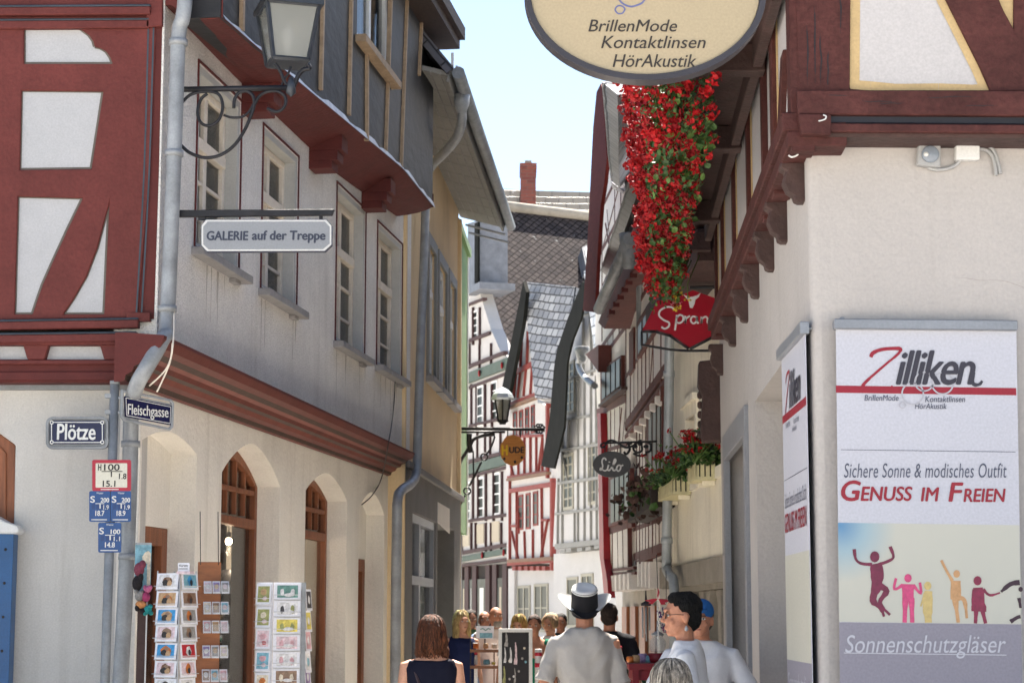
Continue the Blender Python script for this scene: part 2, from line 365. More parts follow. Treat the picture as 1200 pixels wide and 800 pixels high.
# red timber front, upper storey
mb = MB()
P1 = [(28, 32), (92, 32), (97, 36), (104, 41), (109, 48), (111, 55), (117, 56), (124, 60), (129, 67), (132, 75), (28, 75)]
P2 = [(25, 106), (121, 107), (107, 198), (23, 199)]
P3 = [(21, 230), (97, 232), (80, 267), (62, 306), (50, 333), (44, 350), (38, 368), (17, 368)]
P4 = [(128, 238), (125, 300), (122, 368), (74, 368), (86, 350), (101, 324), (114, 290), (123, 256)]
PX1 = [(-96, 32), (8, 32), (4, 75), (-100, 75)]; PX1 = [(x - 14, y) for x, y in PX1]
PX2 = [(-110, 106), (-14, 106), (-16, 199), (-110, 199)]; PX3 = [(-112, 230), (-18, 230), (-22, 368), (-114, 368)]
P0 = [(30, -120), (134, -120), (131, -8), (29, -8)]
holes = [P0, P1, P2, P3, P4, PX2, PX3]
mb.pp(FR, [(-170, -160), (186, -160), (182, 60), (176, 200), (161, 372), (-170, 378)], -.16, 0, M['red_timber'], holes)
mb.build('timber_frame', house, bevel=.006)
mb = MB()
mb.pp(FR, [(-168, -158), (160, -158), (152, 370), (-168, 374)], -.11, -.022, M['white_infill'])
for h in holes:
    n = len(h); cx = sum(p[0] for p in h) / n; cy = sum(p[1] for p in h) / n
    for i in range(n): mb.stroke(FR, [h[i], h[(i + 1) % n]], 4.2, M['line_grey'], d=-.021 + .0003 * i, n=1)
mb.build('infill_panel', house)
mb = MB()
for (x0, y0, x1, y1, a, b) in ((-170, 8, 176, 6, .055, 0), (-170, 24, 175, 22, .03, 0), (-170, 378, 162, 373, .05, 1), (-170, 393, 160, 389, .07, 1)):
    mb.beam(FR, x0, y0 + 6, x1, y1 + 6, 9, -.02, a, M['red_timber']); mb.beam(FR, x0, y0, x1, y1, 2.2, -.02, a + .004, M['line_teal'])
mb.pp(FR, [(-170, 399), (160, 396), (157, 404), (-170, 404)], -.1, .05, M['red_timber'])
for x in (-70, -40, 26, 116): mb.pp(FR, [(x, 401), (x + 32, 401), (x + 26, 421), (x + 6, 421)] if x != 116 else [(116, 401), (160, 401), (153, 421), (122, 421)], -.2, .03, M['red_timber'])
mb.pp(FR, [(-170, 421), (158, 421), (155, 448), (-170, 448)], -.2, .0, M['red_dark'])
mb.beam(FR, -170, 424, 156, 424, 5, -.1, .035, M['red_timber']); mb.beam(FR, -170, 441, 153, 440, 10, -.1, .02, M['red_dark'])
mb.build('timber_moulding', house, bevel=.006)
mb = MB(); mb.pp(FR, [(-170, 402), (150, 402), (148, 422), (-170, 422)], -.2, -.03, M['white_infill']); mb.build('white_soffit_block', house)
mb = MB()
for x in (177, 183): mb.stroke(FR, [(x - 3, 32), (x - 8, 200), (x - 17, 366)], 1.9, M['line_teal'], d=.002, n=4, th=.003)
mb.pp(FR, [(148, 366), (176, 366), (176, 376), (148, 377)], -.02, .03, M['red_timber'])
mb.pp(FR, [(165, 20), (191, 20), (187, 200), (181, 374), (156, 374)], -.12, -.012, M['red_dark'])  # dark strip added over the bright wall end, shade put into its colour
mb.pp(FR, [(172, -160), (192, -160), (190, 30), (172, 32)], -.2, .03, M['red_timber'])
mb.build('corner_post', house, bevel=.004)
# pale front wall below, with its brown door
z1 = FL.p(0, 452)[1]; uL = FL.p(-170, 700)[0]; uR = FL.p(157, 700)[0]
dr = FL.P([(-60, 515), (-18, 505), (0, 508), (18, 521), (18, 722), (-60, 722)]); dr = [(u, v if v > 1.7 else .0) for u, v in dr]
mb = MB(); mb.prism(FL, [(uL, 0), (dr[-1][0], 0), dr[0], dr[1], dr[2], dr[3], (dr[4][0], 0), (uR, 0), (uR, z1), (uL, z1)], -.35, 0, M['plaster_front'])
mb.build('front_wall', house, bevel=.008)
mb = MB(); mb.pp(FL, [(-170, 446), (150, 446), (150, 456), (-170, 456)], -.05, .06, M['zinc_dark']); mb.build('lead_flashing', house)
mb = MB(); mb.pp(FL, [(-60, 515), (-18, 505), (0, 508), (18, 521), (18, 800), (-60, 800)], -.2, -.05, M['wood_brown'])
mb.pp(FL, [(-50, 528), (-18, 519), (-2, 521), (7, 530), (7, 790), (-50, 790)], -.12, -.035, M['wood_brown'])
mb.beam(FL, -20, 520, -20, 790, 4, -.1, -.02, M['wood_brown']); mb.build('door', house, bevel=.004)
# ---- arcade wall of the ground storey
ue = G0.p(465, 640)[0]; zb0 = G0.p(300, 504)[1]; zb1 = G0.p(460, 560)[1]; zc = (zb0 + zb1) / 2
NI = []
for (xl, xr, ya, ysr, xa) in ((163, 228, 503, 532, 190), (258, 327, 517, 570, 288), (357, 406, 553, 587, 379), (420, 450, 576, 603, 434)):
    u0, u1 = G0.p(xl, 660)[0], G0.p(xr, 660)[0]; NI.append((u0, u1, G0.p(xr, ysr)[1], G0.p(xa, ya)[1]))
holes = [arch(u0, u1, .02, vs, va) for u0, u1, vs, va in NI]
mb = MB(); mb.prism(G0, [(-.02, 0), (ue, 0), (ue, zc + .25), (-.02, zc + .25)], -.42, 0, M['plaster_arcade'], holes)
mb.build('arcade_wall', house, bevel=.01)
for i, (u0, u1, vs, va) in enumerate(NI):
    rec = .2
    mb = MB(); A = arch(u0 + .002, u1 - .002, .04, vs, va - .003)
    if i in (1, 2):                          # brown lattice window in the arch, clear glass below
        q = .075; vl = G0.p(*((258, 606) if i == 1 else (357, 624)), -rec)[1]
        inner = [(u0 + q, .5), (u1 - q, .5), (u1 - q, vl - .05), (u0 + q, vl - .03)]
        Ai = arch(u0 + q, u1 - q, vl + .03, vs, va - q * 1.2)
        mb.prism(G0, A, -rec - .08, -rec, M['wood_brown'], [inner, Ai])
        nb = 6
        for k in range(1, nb):
            u = u0 + q + (u1 - u0 - 2 * q) * k / nb; top = vs + (va - vs) * math.sqrt(max(0, 1 - abs(2 * k / nb - 1) ** 1.6)) - q
            mb.rect(G0, u - .016, u + .016, vl + .05, top, -rec - .07, -rec - .012, M['wood_brown'])
        for f in (.42,):
            v = vl + (va - vl) * f; mb.rect(G0, u0 + q, u1 - q, v - .02, v + .02, -rec - .066, -rec - .006, M['wood_brown'])
        w = mb.build('arched_window', house, bevel=.004)
        g = MB(); g.prism(G0, arch(u0 + .02, u1 - .02, .4, vs, va - .03), -rec - .05, -rec - .044, M['glass_shop']); g.build('pane', w)
        lc = MB(); lc.rect(G0, u0 + .03, u1 - .03, vl, va - .05, -rec - .16, -rec - .15, M['curtain']); lc.build('lace_blind', w)
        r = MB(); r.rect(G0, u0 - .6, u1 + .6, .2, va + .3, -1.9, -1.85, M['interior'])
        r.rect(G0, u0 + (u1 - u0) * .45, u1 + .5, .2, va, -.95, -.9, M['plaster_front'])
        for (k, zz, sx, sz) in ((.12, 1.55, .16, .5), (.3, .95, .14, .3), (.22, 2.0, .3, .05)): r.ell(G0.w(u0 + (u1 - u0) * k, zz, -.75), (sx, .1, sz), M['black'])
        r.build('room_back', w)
    else:                                     # a door deep in its niche
        ydt = 620 if i == 0 else 655; vd = G0.p(200 if i == 0 else 425, ydt, -.22)[1]
        mb.rect(G0, u0 + (.0 if i == 0 else -.05), u1 + .05, vd, va + .05, -.3, -.2, M['plaster_arcade']) if True else None
        mb.build('niche_back', house)
        mb = MB(); f = .13
        mb.prism(G0, [(u0, .02), (u1, .02), (u1, vd - .002), (u0, vd - .002)], -.32, -.21, M['wood_brown'], [[(u0 + .05, .2), (u1 - f, .2), (u1 - f, vd - f), (u0 + .05, vd - f)]])
        w = mb.build('shop_door', house, bevel=.004)
        g = MB(); g.rect(G0, u0 + .05, u1 - f, .2, vd - f, -.27, -.262, M['glass_shop']); g.build('pane', w)
        ul = u0 if i == 0 else u0 - .2
        r = MB(); r.rect(G0, ul, u1 + .2, .1, vd, -.46, -.42, M['plaster_front']); 
        r.rect(G0, ul, u1 + .2, vd - .32, vd - .1, -.419, -.41, mat('olive transom', S(110, 100, 60, K), .7))
        for zz in (2.0, 1.35, .85): r.rect(G0, u0 + (u1 - u0) * .35, u0 + (u1 - u0) * .7, zz, zz + .16 if zz != 1.35 else zz + .4, -.419, -.41, M['zinc_dark'])
        r.build('notice_board', w)
# floor-to-soffit pale return at the far end of the arcade
# ---- red moulded cornice between the storeys
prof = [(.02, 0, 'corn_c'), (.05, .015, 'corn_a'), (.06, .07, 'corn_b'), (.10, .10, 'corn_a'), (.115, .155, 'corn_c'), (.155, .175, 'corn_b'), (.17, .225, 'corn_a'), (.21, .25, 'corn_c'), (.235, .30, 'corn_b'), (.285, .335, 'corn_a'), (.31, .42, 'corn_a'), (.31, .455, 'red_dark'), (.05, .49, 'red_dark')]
uc0, uc1 = G0.p(172, 430, .2)[0], G0.p(474, 545, .2)[0]
zt0 = G0.p(300, 441, .31)[1]; zt1 = G0.p(478, 527, .31)[1]
mb = MB()
nseg = 12
def cz(u, h):
    t = (u - uc0) / (uc1 - uc0); zb = zb0 + (zb1 - zb0) * t; zt = zt0 + (zt1 - zt0) * t; return zb + (zt - zb) * h / .455
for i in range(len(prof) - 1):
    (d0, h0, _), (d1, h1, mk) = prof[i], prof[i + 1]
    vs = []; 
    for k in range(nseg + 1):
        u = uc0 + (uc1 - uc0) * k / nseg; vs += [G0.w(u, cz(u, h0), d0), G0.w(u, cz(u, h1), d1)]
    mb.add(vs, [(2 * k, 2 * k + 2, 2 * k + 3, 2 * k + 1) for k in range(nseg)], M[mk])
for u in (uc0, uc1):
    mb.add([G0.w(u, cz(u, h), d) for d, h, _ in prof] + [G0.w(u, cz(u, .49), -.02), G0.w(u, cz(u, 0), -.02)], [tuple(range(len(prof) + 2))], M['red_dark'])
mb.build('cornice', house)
# ---- roughcast upper storey with four tall windows
WN = []   # (x at mid height left, right, ytop at left edge, ybottom at left edge)
for (xl, xr, ym, yt, yb) in ((229, 282, 190, 68, 291), (306, 349, 245, 143, 339), (393, 428, 310, 212, 400), (441, 471, 350, 258, 428)):
    u0, u1 = G1.p(xl, ym)[0], G1.p(xr, ym)[0]; WN.append((u0, u1, G1.p(xl, yb)[1], G1.p(xl + 2, yt)[1]))
va, vb = sum(w[2] for w in WN) / 4, sum(w[3] for w in WN) / 4
uA, uB = -.05, G1.p(481, 400)[0]
zt = G1.p(397, 206)[1]
r1 = .03
mb = MB(); mb.prism(G1, [(uA, zc + .2), (uB, zc + .2), (uB, zt + .45), (uA, zt + .1)], -.3, 0, M['roughcast'], [[(a + r1, c + r1), (b - r1, c + r1), (b - r1, d - r1), (a + r1, d - r1)] for a, b, c, d in WN])
mb.build('upper_wall', house)
for i, (a, b, c, d) in enumerate(WN):
    mb = MB(); o = .0
    mb.prism(G1, [(a, c), (b, c), (b, d), (a, d)], -.01, .012, M['red_dark'], [[(a + .018, c + .018), (b - .018, c + .018), (b - .018, d - .018), (a + .018, d - .018)]])
    q = .085
    mb.prism(G1, [(a + .019, c + .019), (b - .019, c + .019), (b - .019, d - .019), (a + .019, d - .019)], -.17, -.004, M['reveal_grey'], [[(a + q, c + q * .6), (b - q, c + q * .6), (b - q, d - q), (a + q, d - q)]])
    mb.build('window_surround', house, bevel=.004)
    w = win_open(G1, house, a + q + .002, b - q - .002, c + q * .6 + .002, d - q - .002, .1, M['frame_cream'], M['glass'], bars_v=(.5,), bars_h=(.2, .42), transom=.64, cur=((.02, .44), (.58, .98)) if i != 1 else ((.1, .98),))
    s = MB(); s.rect(G1, a - .05, b + .07, c - .065, c - .002, -.02, .1, M['stone_sill']); s.rect(G1, b - .25, b - .1, c - .1, c - .065, -.02, .05, M['stone_sill']); s.build('window_sill', w, bevel=.006)
# ---- red cove under the third storey
up = [G1.p(x, y) for x, y in ((205, 18), (282, 97), (397, 206), (487, 269))]; lo = [GS.p(x, y) for x, y in ((235, 0), (300, 56), (470, 197), (507, 243))]
def lin(q, u):
    for (a, za), (b, zb_) in zip(q, q[1:]):
        if u <= b or (b, zb_) == q[-1]: return za + (zb_ - za) * (u - a) / (b - a)
mb = MB(); us = [uA + (lo[-1][0] - uA) * k / 14 for k in range(15)]
rows = [(0, 0.0, 0), (.03, .0, 0), (.05, .05, 0), (.12, .35, .02), (.24, .7, .03), (.33, .9, .02), (.39, .98, .0), (.41, 1.0, 0)]
def covez(u, f): a = lin(up, u); b = lin(lo, u); return a + (b - a) * f
for (d0, f0, e0), (d1, f1, e1) in zip(rows, rows[1:]):
    vs = []
    for u in us: vs += [G1.w(u, covez(u, f0) - e0, d0), G1.w(u, covez(u, f1) - e1, d1)]
    mb.add(vs, [(2 * k, 2 * k + 1, 2 * k + 3, 2 * k + 2) for k in range(14)], M['red_dark'], False)
for u in (us[0], us[-1]):
    mb.add([G1.w(u, covez(u, f) - e, d) for d, f, e in rows] + [G1.w(u, covez(u, 1) + .15, .41), G1.w(u, covez(u, 1) + .15, 0)], [tuple(range(len(rows) + 2))], M['red_timber'])
mb.build('cove_soffit', house)
for (x0, x1, y0, y1) in ((300, 333, 105, 132), (377, 408, 165, 202), (437, 467, 222, 252)):
    u0 = G1.p(x0, y1, .12)[0]; u1 = u0 + .24; zt_ = covez(u0, .3) + .06; h = .3
    mb = MB(); mb.rect(G1, u0, u1, zt_ - h * .45, zt_, 0, .3, M['red_dark']); mb.rect(G1, u0, u1, zt_ - h * .75, zt_ - h * .45, 0, .26, M['red_dark']); mb.rect(G1, u0, u1, zt_ - h, zt_ - h * .75, 0, .21, M['red_dark'])
    mb.build('bracket', house, bevel=.006)
# ---- third storey wrapped in dark membrane with raw battens
zT = 9.3
lo2 = [(uA - .02, lin(lo, uA))] + lo[1:]
wn = [GS.p(418, 60)[0], GS.p(458, 60)[0], GS.p(418, 42)[1], GS.p(430, -120)[1]]
mb = MB(); mb.prism(GS, lo2 + [(lo2[-1][0], zT), (uA - .02, zT)], -.3, 0, M['tar'], [[(wn[0], wn[2]), (wn[1], wn[2]), (wn[1], wn[3]), (wn[0], wn[3])]]); mb.build('membrane_wall', house)
mb = MB(); rs = random.Random(4); top = []; bot = []
for k in range(40):
    u = uA + (lo2[-1][0] - uA) * k / 39; z = lin(lo2, u); top.append(GS.w(u, z + .012 + rs.random() * .045, .012)); bot.append(GS.w(u, z - .012, .03))
mb.add([p for t in zip(top, bot) for p in t], [(2 * k, 2 * k + 1, 2 * k + 3, 2 * k + 2) for k in range(39)], M['flash']); mb.build('drip_flashing', house)
for (xt, yt, xb, yb) in ((287, -60, 286, 36), (350, -60, 349, 40), (382, -60, 378, 105), (415, -60, 411, 135), (432, 62, 432, 165), (462, -60, 454, 176), (481, -60, 472, 195), (496, 20, 493, 88)): MB().beam(GS, xt, yt, xb, yb, .045, -.01, .03, M['batten']).build('batten', house)
win_open(GS, house, wn[0], wn[1], wn[2], wn[3], .04, M['frame_white'], M['glass'], bars_v=(.5,), transom=.6, name='attic_window', bw=.09)
s = MB(); s.rect(GS, wn[0] - .06, wn[1] + .06, wn[2] - .07, wn[2] - .002, -.02, .1, M['batten']); s.build('window_sill', house)
# eave of the roof above and the closed body of the house
EV = M['eave'] = mat('dark stained eave boards', S(54, 38, 31, 1), .7, .25, 5, .3, 25, aniso=(5, 5, .8))
ze = GS.p(492, 27)[1]; us_ = lo2[-1][0]
mb = MB(); mb.rect(GS, uA - .3, us_ + .2, ze, ze + .1, -.3, .26, EV); mb.rect(GS, uA - .3, us_ + .2, ze + .1, ze + .24, .1, .32, EV); mb.build('roof_eave', house)
SL = M['slate'] = tilemat('roof slate', S(82, 82, 90, 1.2), S(70, 70, 78, 1.2), S(30, 30, 34), .3, .2)
mb = MB(); a = GS.w(uA - .3, ze + .24, .32); b = GS.w(us_ + .2, ze + .24, .32); c = GS.w(us_ + .2, ze + 2.2, -3.4); d = GS.w(uA - .3, ze + 2.2, -3.4)
e = GS.w(us_ + .2, ze + .24, -7.4); f = GS.w(uA - .3, ze + .24, -7.4)
mb.add([a, b, c, d, e, f], [(0, 1, 2, 3), (3, 2, 4, 5), (1, 4, 2), (0, 3, 5)], SL, uvs=[[(0, 0), (9, 0), (9, 5), (0, 5)], [(0, 0), (9, 0), (9, 5), (0, 5)], [(0, 0), (1, 0), (.5, 1)], [(0, 0), (1, 0), (.5, 1)]]); mb.build('roof', house)
mb = MB(); q = [G1.w(uA, 0, -2.05), G0.w(ue - .02, 0, -.43), G0.w(ue - .02, 0, -6), G0.w(0, 0, -6)]
q0 = [Vector((FL.w(uL, 0, -.4).x, 13.65, 0)), Vector((hb.x - .3, 13.65, 0)), G0.w(.6, 0, -2.2), G0.w(ue - .02, 0, -2.2), G0.w(ue - .02, 0, -7), Vector((FL.w(uL, 0).x, 21, 0))]
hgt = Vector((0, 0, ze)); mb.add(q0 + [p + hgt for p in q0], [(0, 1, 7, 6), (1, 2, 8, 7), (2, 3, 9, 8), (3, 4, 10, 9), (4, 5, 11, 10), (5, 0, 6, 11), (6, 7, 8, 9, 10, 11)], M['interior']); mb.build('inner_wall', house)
mb = MB(); mb.prism(Fr(G0.w(ue, 0, -.44), -G0.n), [(0, 0), (6.5, 0), (6.5, ze), (0, ze)], -.1, -.02, M['roughcast']); mb.prism(Fr(G0.w(ue, zc + .2, .1), -G0.n), [(0, 0), (.56, 0), (.56, ze - zc - .2), (0, ze - zc - .2)], -.1, -.02, M['roughcast']); mb.build('end_wall', house)
# ---- rain pipe down the corner, with its swan neck
mb = MB()
pts = [at(219, -130, 12.9), at(217, -10, 12.88), at(214, 22, 12.88), at(209, 46, 12.9), at(204, 180, 12.9), at(196, 370, 12.9), at(190, 398, 12.74), at(172, 430, 12.66), at(160, 452, 12.72), at(154, 480, 12.95), at(152, 560, 13.0), at(147, 690, 13.0), at(141, 800, 13.0)]
g = at(139, 830, 13.0); pts.append(Vector((g.x - .03, g.y, 0)))
mb.tube(spline(pts, 4), .052, M['zinc'], 14)
for k, (x, y) in ((0, (209, 50)), (1, (196, 362)), (2, (150, 652)), (3, (204, 180)), (4, (153, 520))):
    p = at(x, y, 12.9 if k in (0, 1, 3) else 13.0); mb.lathe(p - Vector((0, 0, .02)), [(.054, 0), (.064, 0), (.064, .04), (.054, .04)], M['zinc'], 14)
mb.build('rain_pipe', house)
MB().tube(spline([at(205, 275, 12.96), at(204, 350, 12.95), at(203, 400, 12.7), at(196, 430, 12.7), at(175, 452, 12.72)], 6), .006, M['frame_cream'], 5).build('cable', house)
MB().tube(spline([at(202, 402, 12.7), at(199, 425, 12.7), at(186, 455, 12.72), at(184, 458, 12.73)], 6), .006, M['frame_cream'], 5).build('cable', house)
MB().tube(spline([G1.w(*G1.p(461, 440), .02), G1.w(*G1.p(459, 480), .02), G0.w(*G0.p(455, 520, .34), .34), G0.w(*G0.p(447, 560, .02), .02), G0.w(*G0.p(436, 580, .03), .03), G0.w(*G0.p(424, 591, .02), .02)], 6), .006, M['iron'], 5).build('cable', house)

# pendant lamp burning in the gallery window
pc_ = G0.w(*G0.p(268, 634, -.75), -.75); bm_ = mat('glowing bulb', (1.0, .78, .5), emit=25, grain=0)
t = thing('pendant_lamp', 'small glowing pendant lamp behind the glass of the first lattice arch', 'lamp', pc_)
mb = MB(); mb.ell(pc_, (.03, .03, .035), bm_, seg=12, rings=8); mb.build('bulb', t); mb = MB(); mb.tube([pc_ + Vector((0, 0, .03)), pc_ + Vector((0, 0, .9))], .004, M['black'], 5); mb.lathe(pc_ + Vector((0, 0, .03)), [(.02, 0), (.02, .05), (.004, .06)], M['black'], 10); mb.build('flex', t)
ld = bpy.data.lights.new('pendant_light', 'POINT'); ld.energy = 6; ld.color = (1, .82, .6); ld.shadow_soft_size = .04; lo_ = bpy.data.objects.new('pendant_light', ld); COL.objects.link(lo_); lo_.location = pc_ + G0.n * .02 - Vector((0, 0, .09))

# ================= optician's house on the right =================
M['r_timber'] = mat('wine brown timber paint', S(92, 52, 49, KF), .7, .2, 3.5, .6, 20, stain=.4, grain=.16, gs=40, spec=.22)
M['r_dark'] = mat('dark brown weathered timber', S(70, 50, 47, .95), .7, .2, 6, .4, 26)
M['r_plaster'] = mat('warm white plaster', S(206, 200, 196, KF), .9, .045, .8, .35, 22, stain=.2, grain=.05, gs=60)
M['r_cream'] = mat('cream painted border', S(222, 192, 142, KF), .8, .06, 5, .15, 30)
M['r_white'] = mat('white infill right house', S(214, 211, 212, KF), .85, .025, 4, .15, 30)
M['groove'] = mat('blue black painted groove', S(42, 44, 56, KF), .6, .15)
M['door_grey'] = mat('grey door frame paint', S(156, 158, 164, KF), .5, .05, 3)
RF0, RF1 = front(9.3), front(9.1)
RS0 = facadeR(951, 400, 9.3, 705); RS1 = facadeR(930, 140, 9.1, 705)
rb = at(951, 400, 9.3); rb.z = 0
ropt = thing('opticians_house', 'white corner house on the right with wine brown timbering over a pale plastered ground storey', 'house', rb)
zj = RF0.p(1000, 160)[1]
qc = at(951, 400, 9.3); xw = qc.x
# ground storey: front wall and lane wall with a deep shop window and a door
uf = RS0.p(850, 600)[0]           # far end (u runs towards the camera: negative here)
oA, oB, oz = RS0.p(887, 600)[0], RS0.p(938, 600)[0], RS0.p(887, 467)[1]
dA, dB, dz = RS0.p(853.5, 650)[0], RS0.p(878, 600)[0], RS0.p(878, 483)[1]
ch = .05
mb = MB(); mb.prism(RF0, [(xw + ch, 0), (xw + 6, 0), (xw + 6, zj + .15), (xw + ch, zj + .15)], -.4, 0, M['r_plaster'])
mb.prism(RS0, [(uf - .4, 0), (-ch, 0), (-ch, zj + .15), (uf - .4, zj + .15)], -.4, 0, M['r_plaster'], [[(oA, .5), (oB, .5), (oB, oz), (oA, oz)], [(dA, .02), (dB, .02), (dB, dz), (dA, dz)]])
cpts = [RS0.w(-ch, 0), RS0.w(-ch * .4, 0, -ch * .12), Vector((xw + ch * .4, 9.3 + ch * .12, 0)), Vector((xw + ch, 9.3, 0))]
mb.add([p + Vector((0, 0, z)) for p in cpts for z in (0, zj + .15)], [(2 * i, 2 * i + 2, 2 * i + 3, 2 * i + 1) for i in range(3)], M['r_plaster'], True)
mb.build('ground_wall', ropt)
mb = MB(); f = .09
mb.prism(RS0, [(oA + .002, .502), (oB - .002, .502), (oB - .002, oz - .002), (oA + .002, oz - .002)], -.36, -.3, M['door_grey'], [[(oA + f, .5 + f), (oB - f, .5 + f), (oB - f, oz - f), (oA + f, oz - f)]])
w = mb.build('shop_window', ropt); g = MB(); g.rect(RS0, oA + f, oB - f, .5 + f, oz - f, -.34, -.334, M['glass_shop']); g.build('pane', w)
mb = MB(); mb.prism(RS0, [(dA - .06, .0), (dB + .06, .0), (dB + .06, dz + .06), (dA - .06, dz + .06)], -.02, .03, M['door_grey'], [[(dA + .1, .02), (dB - .1, .02), (dB - .1, dz - .14), (dA + .1, dz - .14)]])
mb.prism(RS0, [(dA + .1, .03), (dB - .1, .03), (dB - .1, dz - .14), (dA + .1, dz - .14)], -.3, -.22, M['door_grey'], [[(dA + .25, 1.0), (dB - .25, 1.0), (dB - .25, dz - .4), (dA + .25, dz - .4)]])
w = mb.build('door', ropt, bevel=.004); g = MB(); g.rect(RS0, dA + .25, dB - .25, 1.0, dz - .4, -.26, -.25, M['glass_far']); g.build('pane', w)
mb = MB(); mb.tube([RS0.w(dA + .17, 1.0, -.22), RS0.w(dA + .17, 1.0, -.16), RS0.w(dA + .27, 1.0, -.16)], .011, M['zinc'], 8); mb.build('handle', w)
# upper storey front
zA = 5.75
mb = MB()
H1 = [(998, -150), (996, 104), (1020, 106), (1050, 109), (1100, 108.5), (1140, 110), (1157, 109), (1160, 105), (1148, 78), (1033, -150)]
H2 = [(1082, -150), (1170, -2), (1176, 12), (1188, 34), (1189, -150)]
H3 = [(1210, -150), (1210, 104), (1380, 104), (1380, -150)]
mb.pp(RF1, [(928, -150), (936, 106), (1560, 106), (1560, -150)], -.2, 0, M['r_timber'], [H1, H2, H3])
mb.pp(RF1, [(936, -290), (936, -151), (1560, -151), (1560, -290)], -.2, 0, M['r_timber'], [[(1000, -270), (1000, -175), (1190, -175), (1190, -270)]])
mb.build('timber_frame', ropt, bevel=.006)
mb = MB(); mb.pp(RF1, [(960, -288), (960, 108), (1550, 112), (1550, -288)], -.18, -.02, M['r_white'])
for h in (H1, H2, H3):
    n = len(h)
    for i in range(n): mb.stroke(RF1, [h[i], h[(i + 1) % n]], 21, M['r_cream'], d=-.019 + .0003 * i, n=1)
mb.build('infill_panel', ropt)
mb = MB()
mb.pp(RF1, [(934, 105.5), (1560, 107), (1560, 138), (936, 134)], -.2, .045, M['r_timber'])
mb.pp(RF1, [(938, 134), (1560, 138), (1560, 149), (938, 144)], -.2, .012, M['groove'])
mb.pp(RF1, [(938, 144), (1560, 149), (1560, 158), (940, 154)], -.2, .05, M['r_timber'])
mb.pp(RF1, [(940, 154), (1560, 158), (1560, 164), (941, 160)], -.2, .02, M['r_dark'])
mb.pp(RF1, [(936, 133), (974, 134), (974, 158), (940, 157)], -.1, .065, M['r_timber'])
mb.build('sill_beam', ropt, bevel=.005)
rs = random.Random(3); mb = MB()                         # checks in the old post and beams
for (x, y, l) in ((955, 8, 90), (962, 40, 60), (970, 60, 45), (946, 30, 70), (985, -20, 60)):
    mb.stroke(RF1, [(x + rs.uniform(-1, 1), y + l * t) for t in (0, .25, .5, .75, 1)], [.4, 1.3, 1.6, 1.1, .3], M['black'], d=.0015)
for (x, y, l) in ((1010, 119, 40), (1030, 121, 30), (1085, 114, 60), (1130, 124, 40), (970, 112, 25)):
    mb.stroke(RF1, [(x + l * t, y + rs.uniform(-.8, .8)) for t in (0, .25, .5, .75, 1)], [.3, .8, 1, .7, .2], M['black'], d=.0465)
mb.build('timber_crack', ropt)
# upper storey, lane side
zs0 = RS1.p(872, 135)[1]; uF = RS1.p(837, 300)[0]
zb = lambda px, py: RS1.p(px, py)[1]
zq = RS1.p(872, 290)[1]
mb = MB(); mb.prism(RS1, [(uF, zq), (-.14, zq), (-.14, zA), (uF, zA)], -.2, -.02, M['r_white']); mb.build('lane_wall', ropt)
V = [((928, 120), .1), ((907, 150), .1), ((877, 200), .07), ((895, 160), .075), ((860, 260), .075), ((846.5, 280), .06), ((839, 300), .07)]
for (x, y), wd_ in V:
    u = RS1.p(x, y)[0]; MB().rect(RS1, u - wd_, u + wd_ * .6, zb(860, 330) - .1, zA, -.1, .012, M['r_timber']).build('lane_timber', ropt, bevel=.004)
mb = MB(); u = RS1.p(917, 150)[0]; mb.prism(RS1, [(u - .35, zb(860, 330)), (u - .18, zb(860, 330)), (u + .2, zb(860, 330) + .5), (u + .06, zb(860, 330) + .5)], -.1, .01, M['r_timber'])
mb.build('lane_timber', ropt, bevel=.004)
mb = MB()
for (a, b), (c, d) in zip(V, V[1:]):
    u1 = RS1.p(*a)[0] - b; u0 = RS1.p(*c)[0] + d * .6
    if u1 - u0 > .1:
        z0 = zb(860, 335) + .05
        mb.prism(RS1, [(u0, z0), (u1, z0), (u1, zA - .3), (u0, zA - .3)], -.019, -.012, M['r_cream'], [[(u0 + .04, z0 + .05), (u1 - .04, z0 + .05), (u1 - .04, zA - .4), (u0 + .04, zA - .4)]])
mb.build('panel_border', ropt)
mb = MB(); q0 = RS1.p(928, 170); q1 = RS1.p(840, 397); q2 = RS1.p(928, 138); q3 = RS1.p(840, 366)
zlo, zhi = (q0[1] + q1[1]) / 2, (q2[1] + q3[1]) / 2
mb.rect(RS1, uF - .1, .0, zlo, zlo + (zhi - zlo) * .45, -.25, .03, M['r_timber']); mb.rect(RS1, uF - .1, .0, zlo + (zhi - zlo) * .45, zhi, -.25, .055, M['r_timber'])
mb.build('lane_sill_beam', ropt, bevel=.006)
for (x, y0, y1) in ((941, 165, 197), (921, 214, 256), (906, 256, 297), (889, 307, 342), (876, 337, 371), (862, 370, 401), (847, 405, 436)):     # carved corbels
    u = RS0.p(x, (y0 + y1) / 2)[0]; z1 = zlo + .01; h = max(.2, min(.3, RS0.mpp(x, y0) * (y1 - y0) * 1.15))
    Fc = Fr(RS0.w(u - .055, 0), RS0.n)
    pr = [(-.05, z1), (.115, z1), (.12, z1 - h * .16), (.09, z1 - h * .24), (.1, z1 - h * .36), (.105, z1 - h * .52), (.085, z1 - h * .74), (.05, z1 - h * .86), (.055, z1 - h * .94), (.03, z1 - h), (-.05, z1 - h)]
    mb = MB(); mb.prism(Fc, pr, -.11, 0, M['r_dark']); mb.build('corbel', ropt, bevel=.008)
u = RS0.p(841, 480)[0]; z1, z0 = RS0.p(841, 437)[1], RS0.p(841, 519)[1]
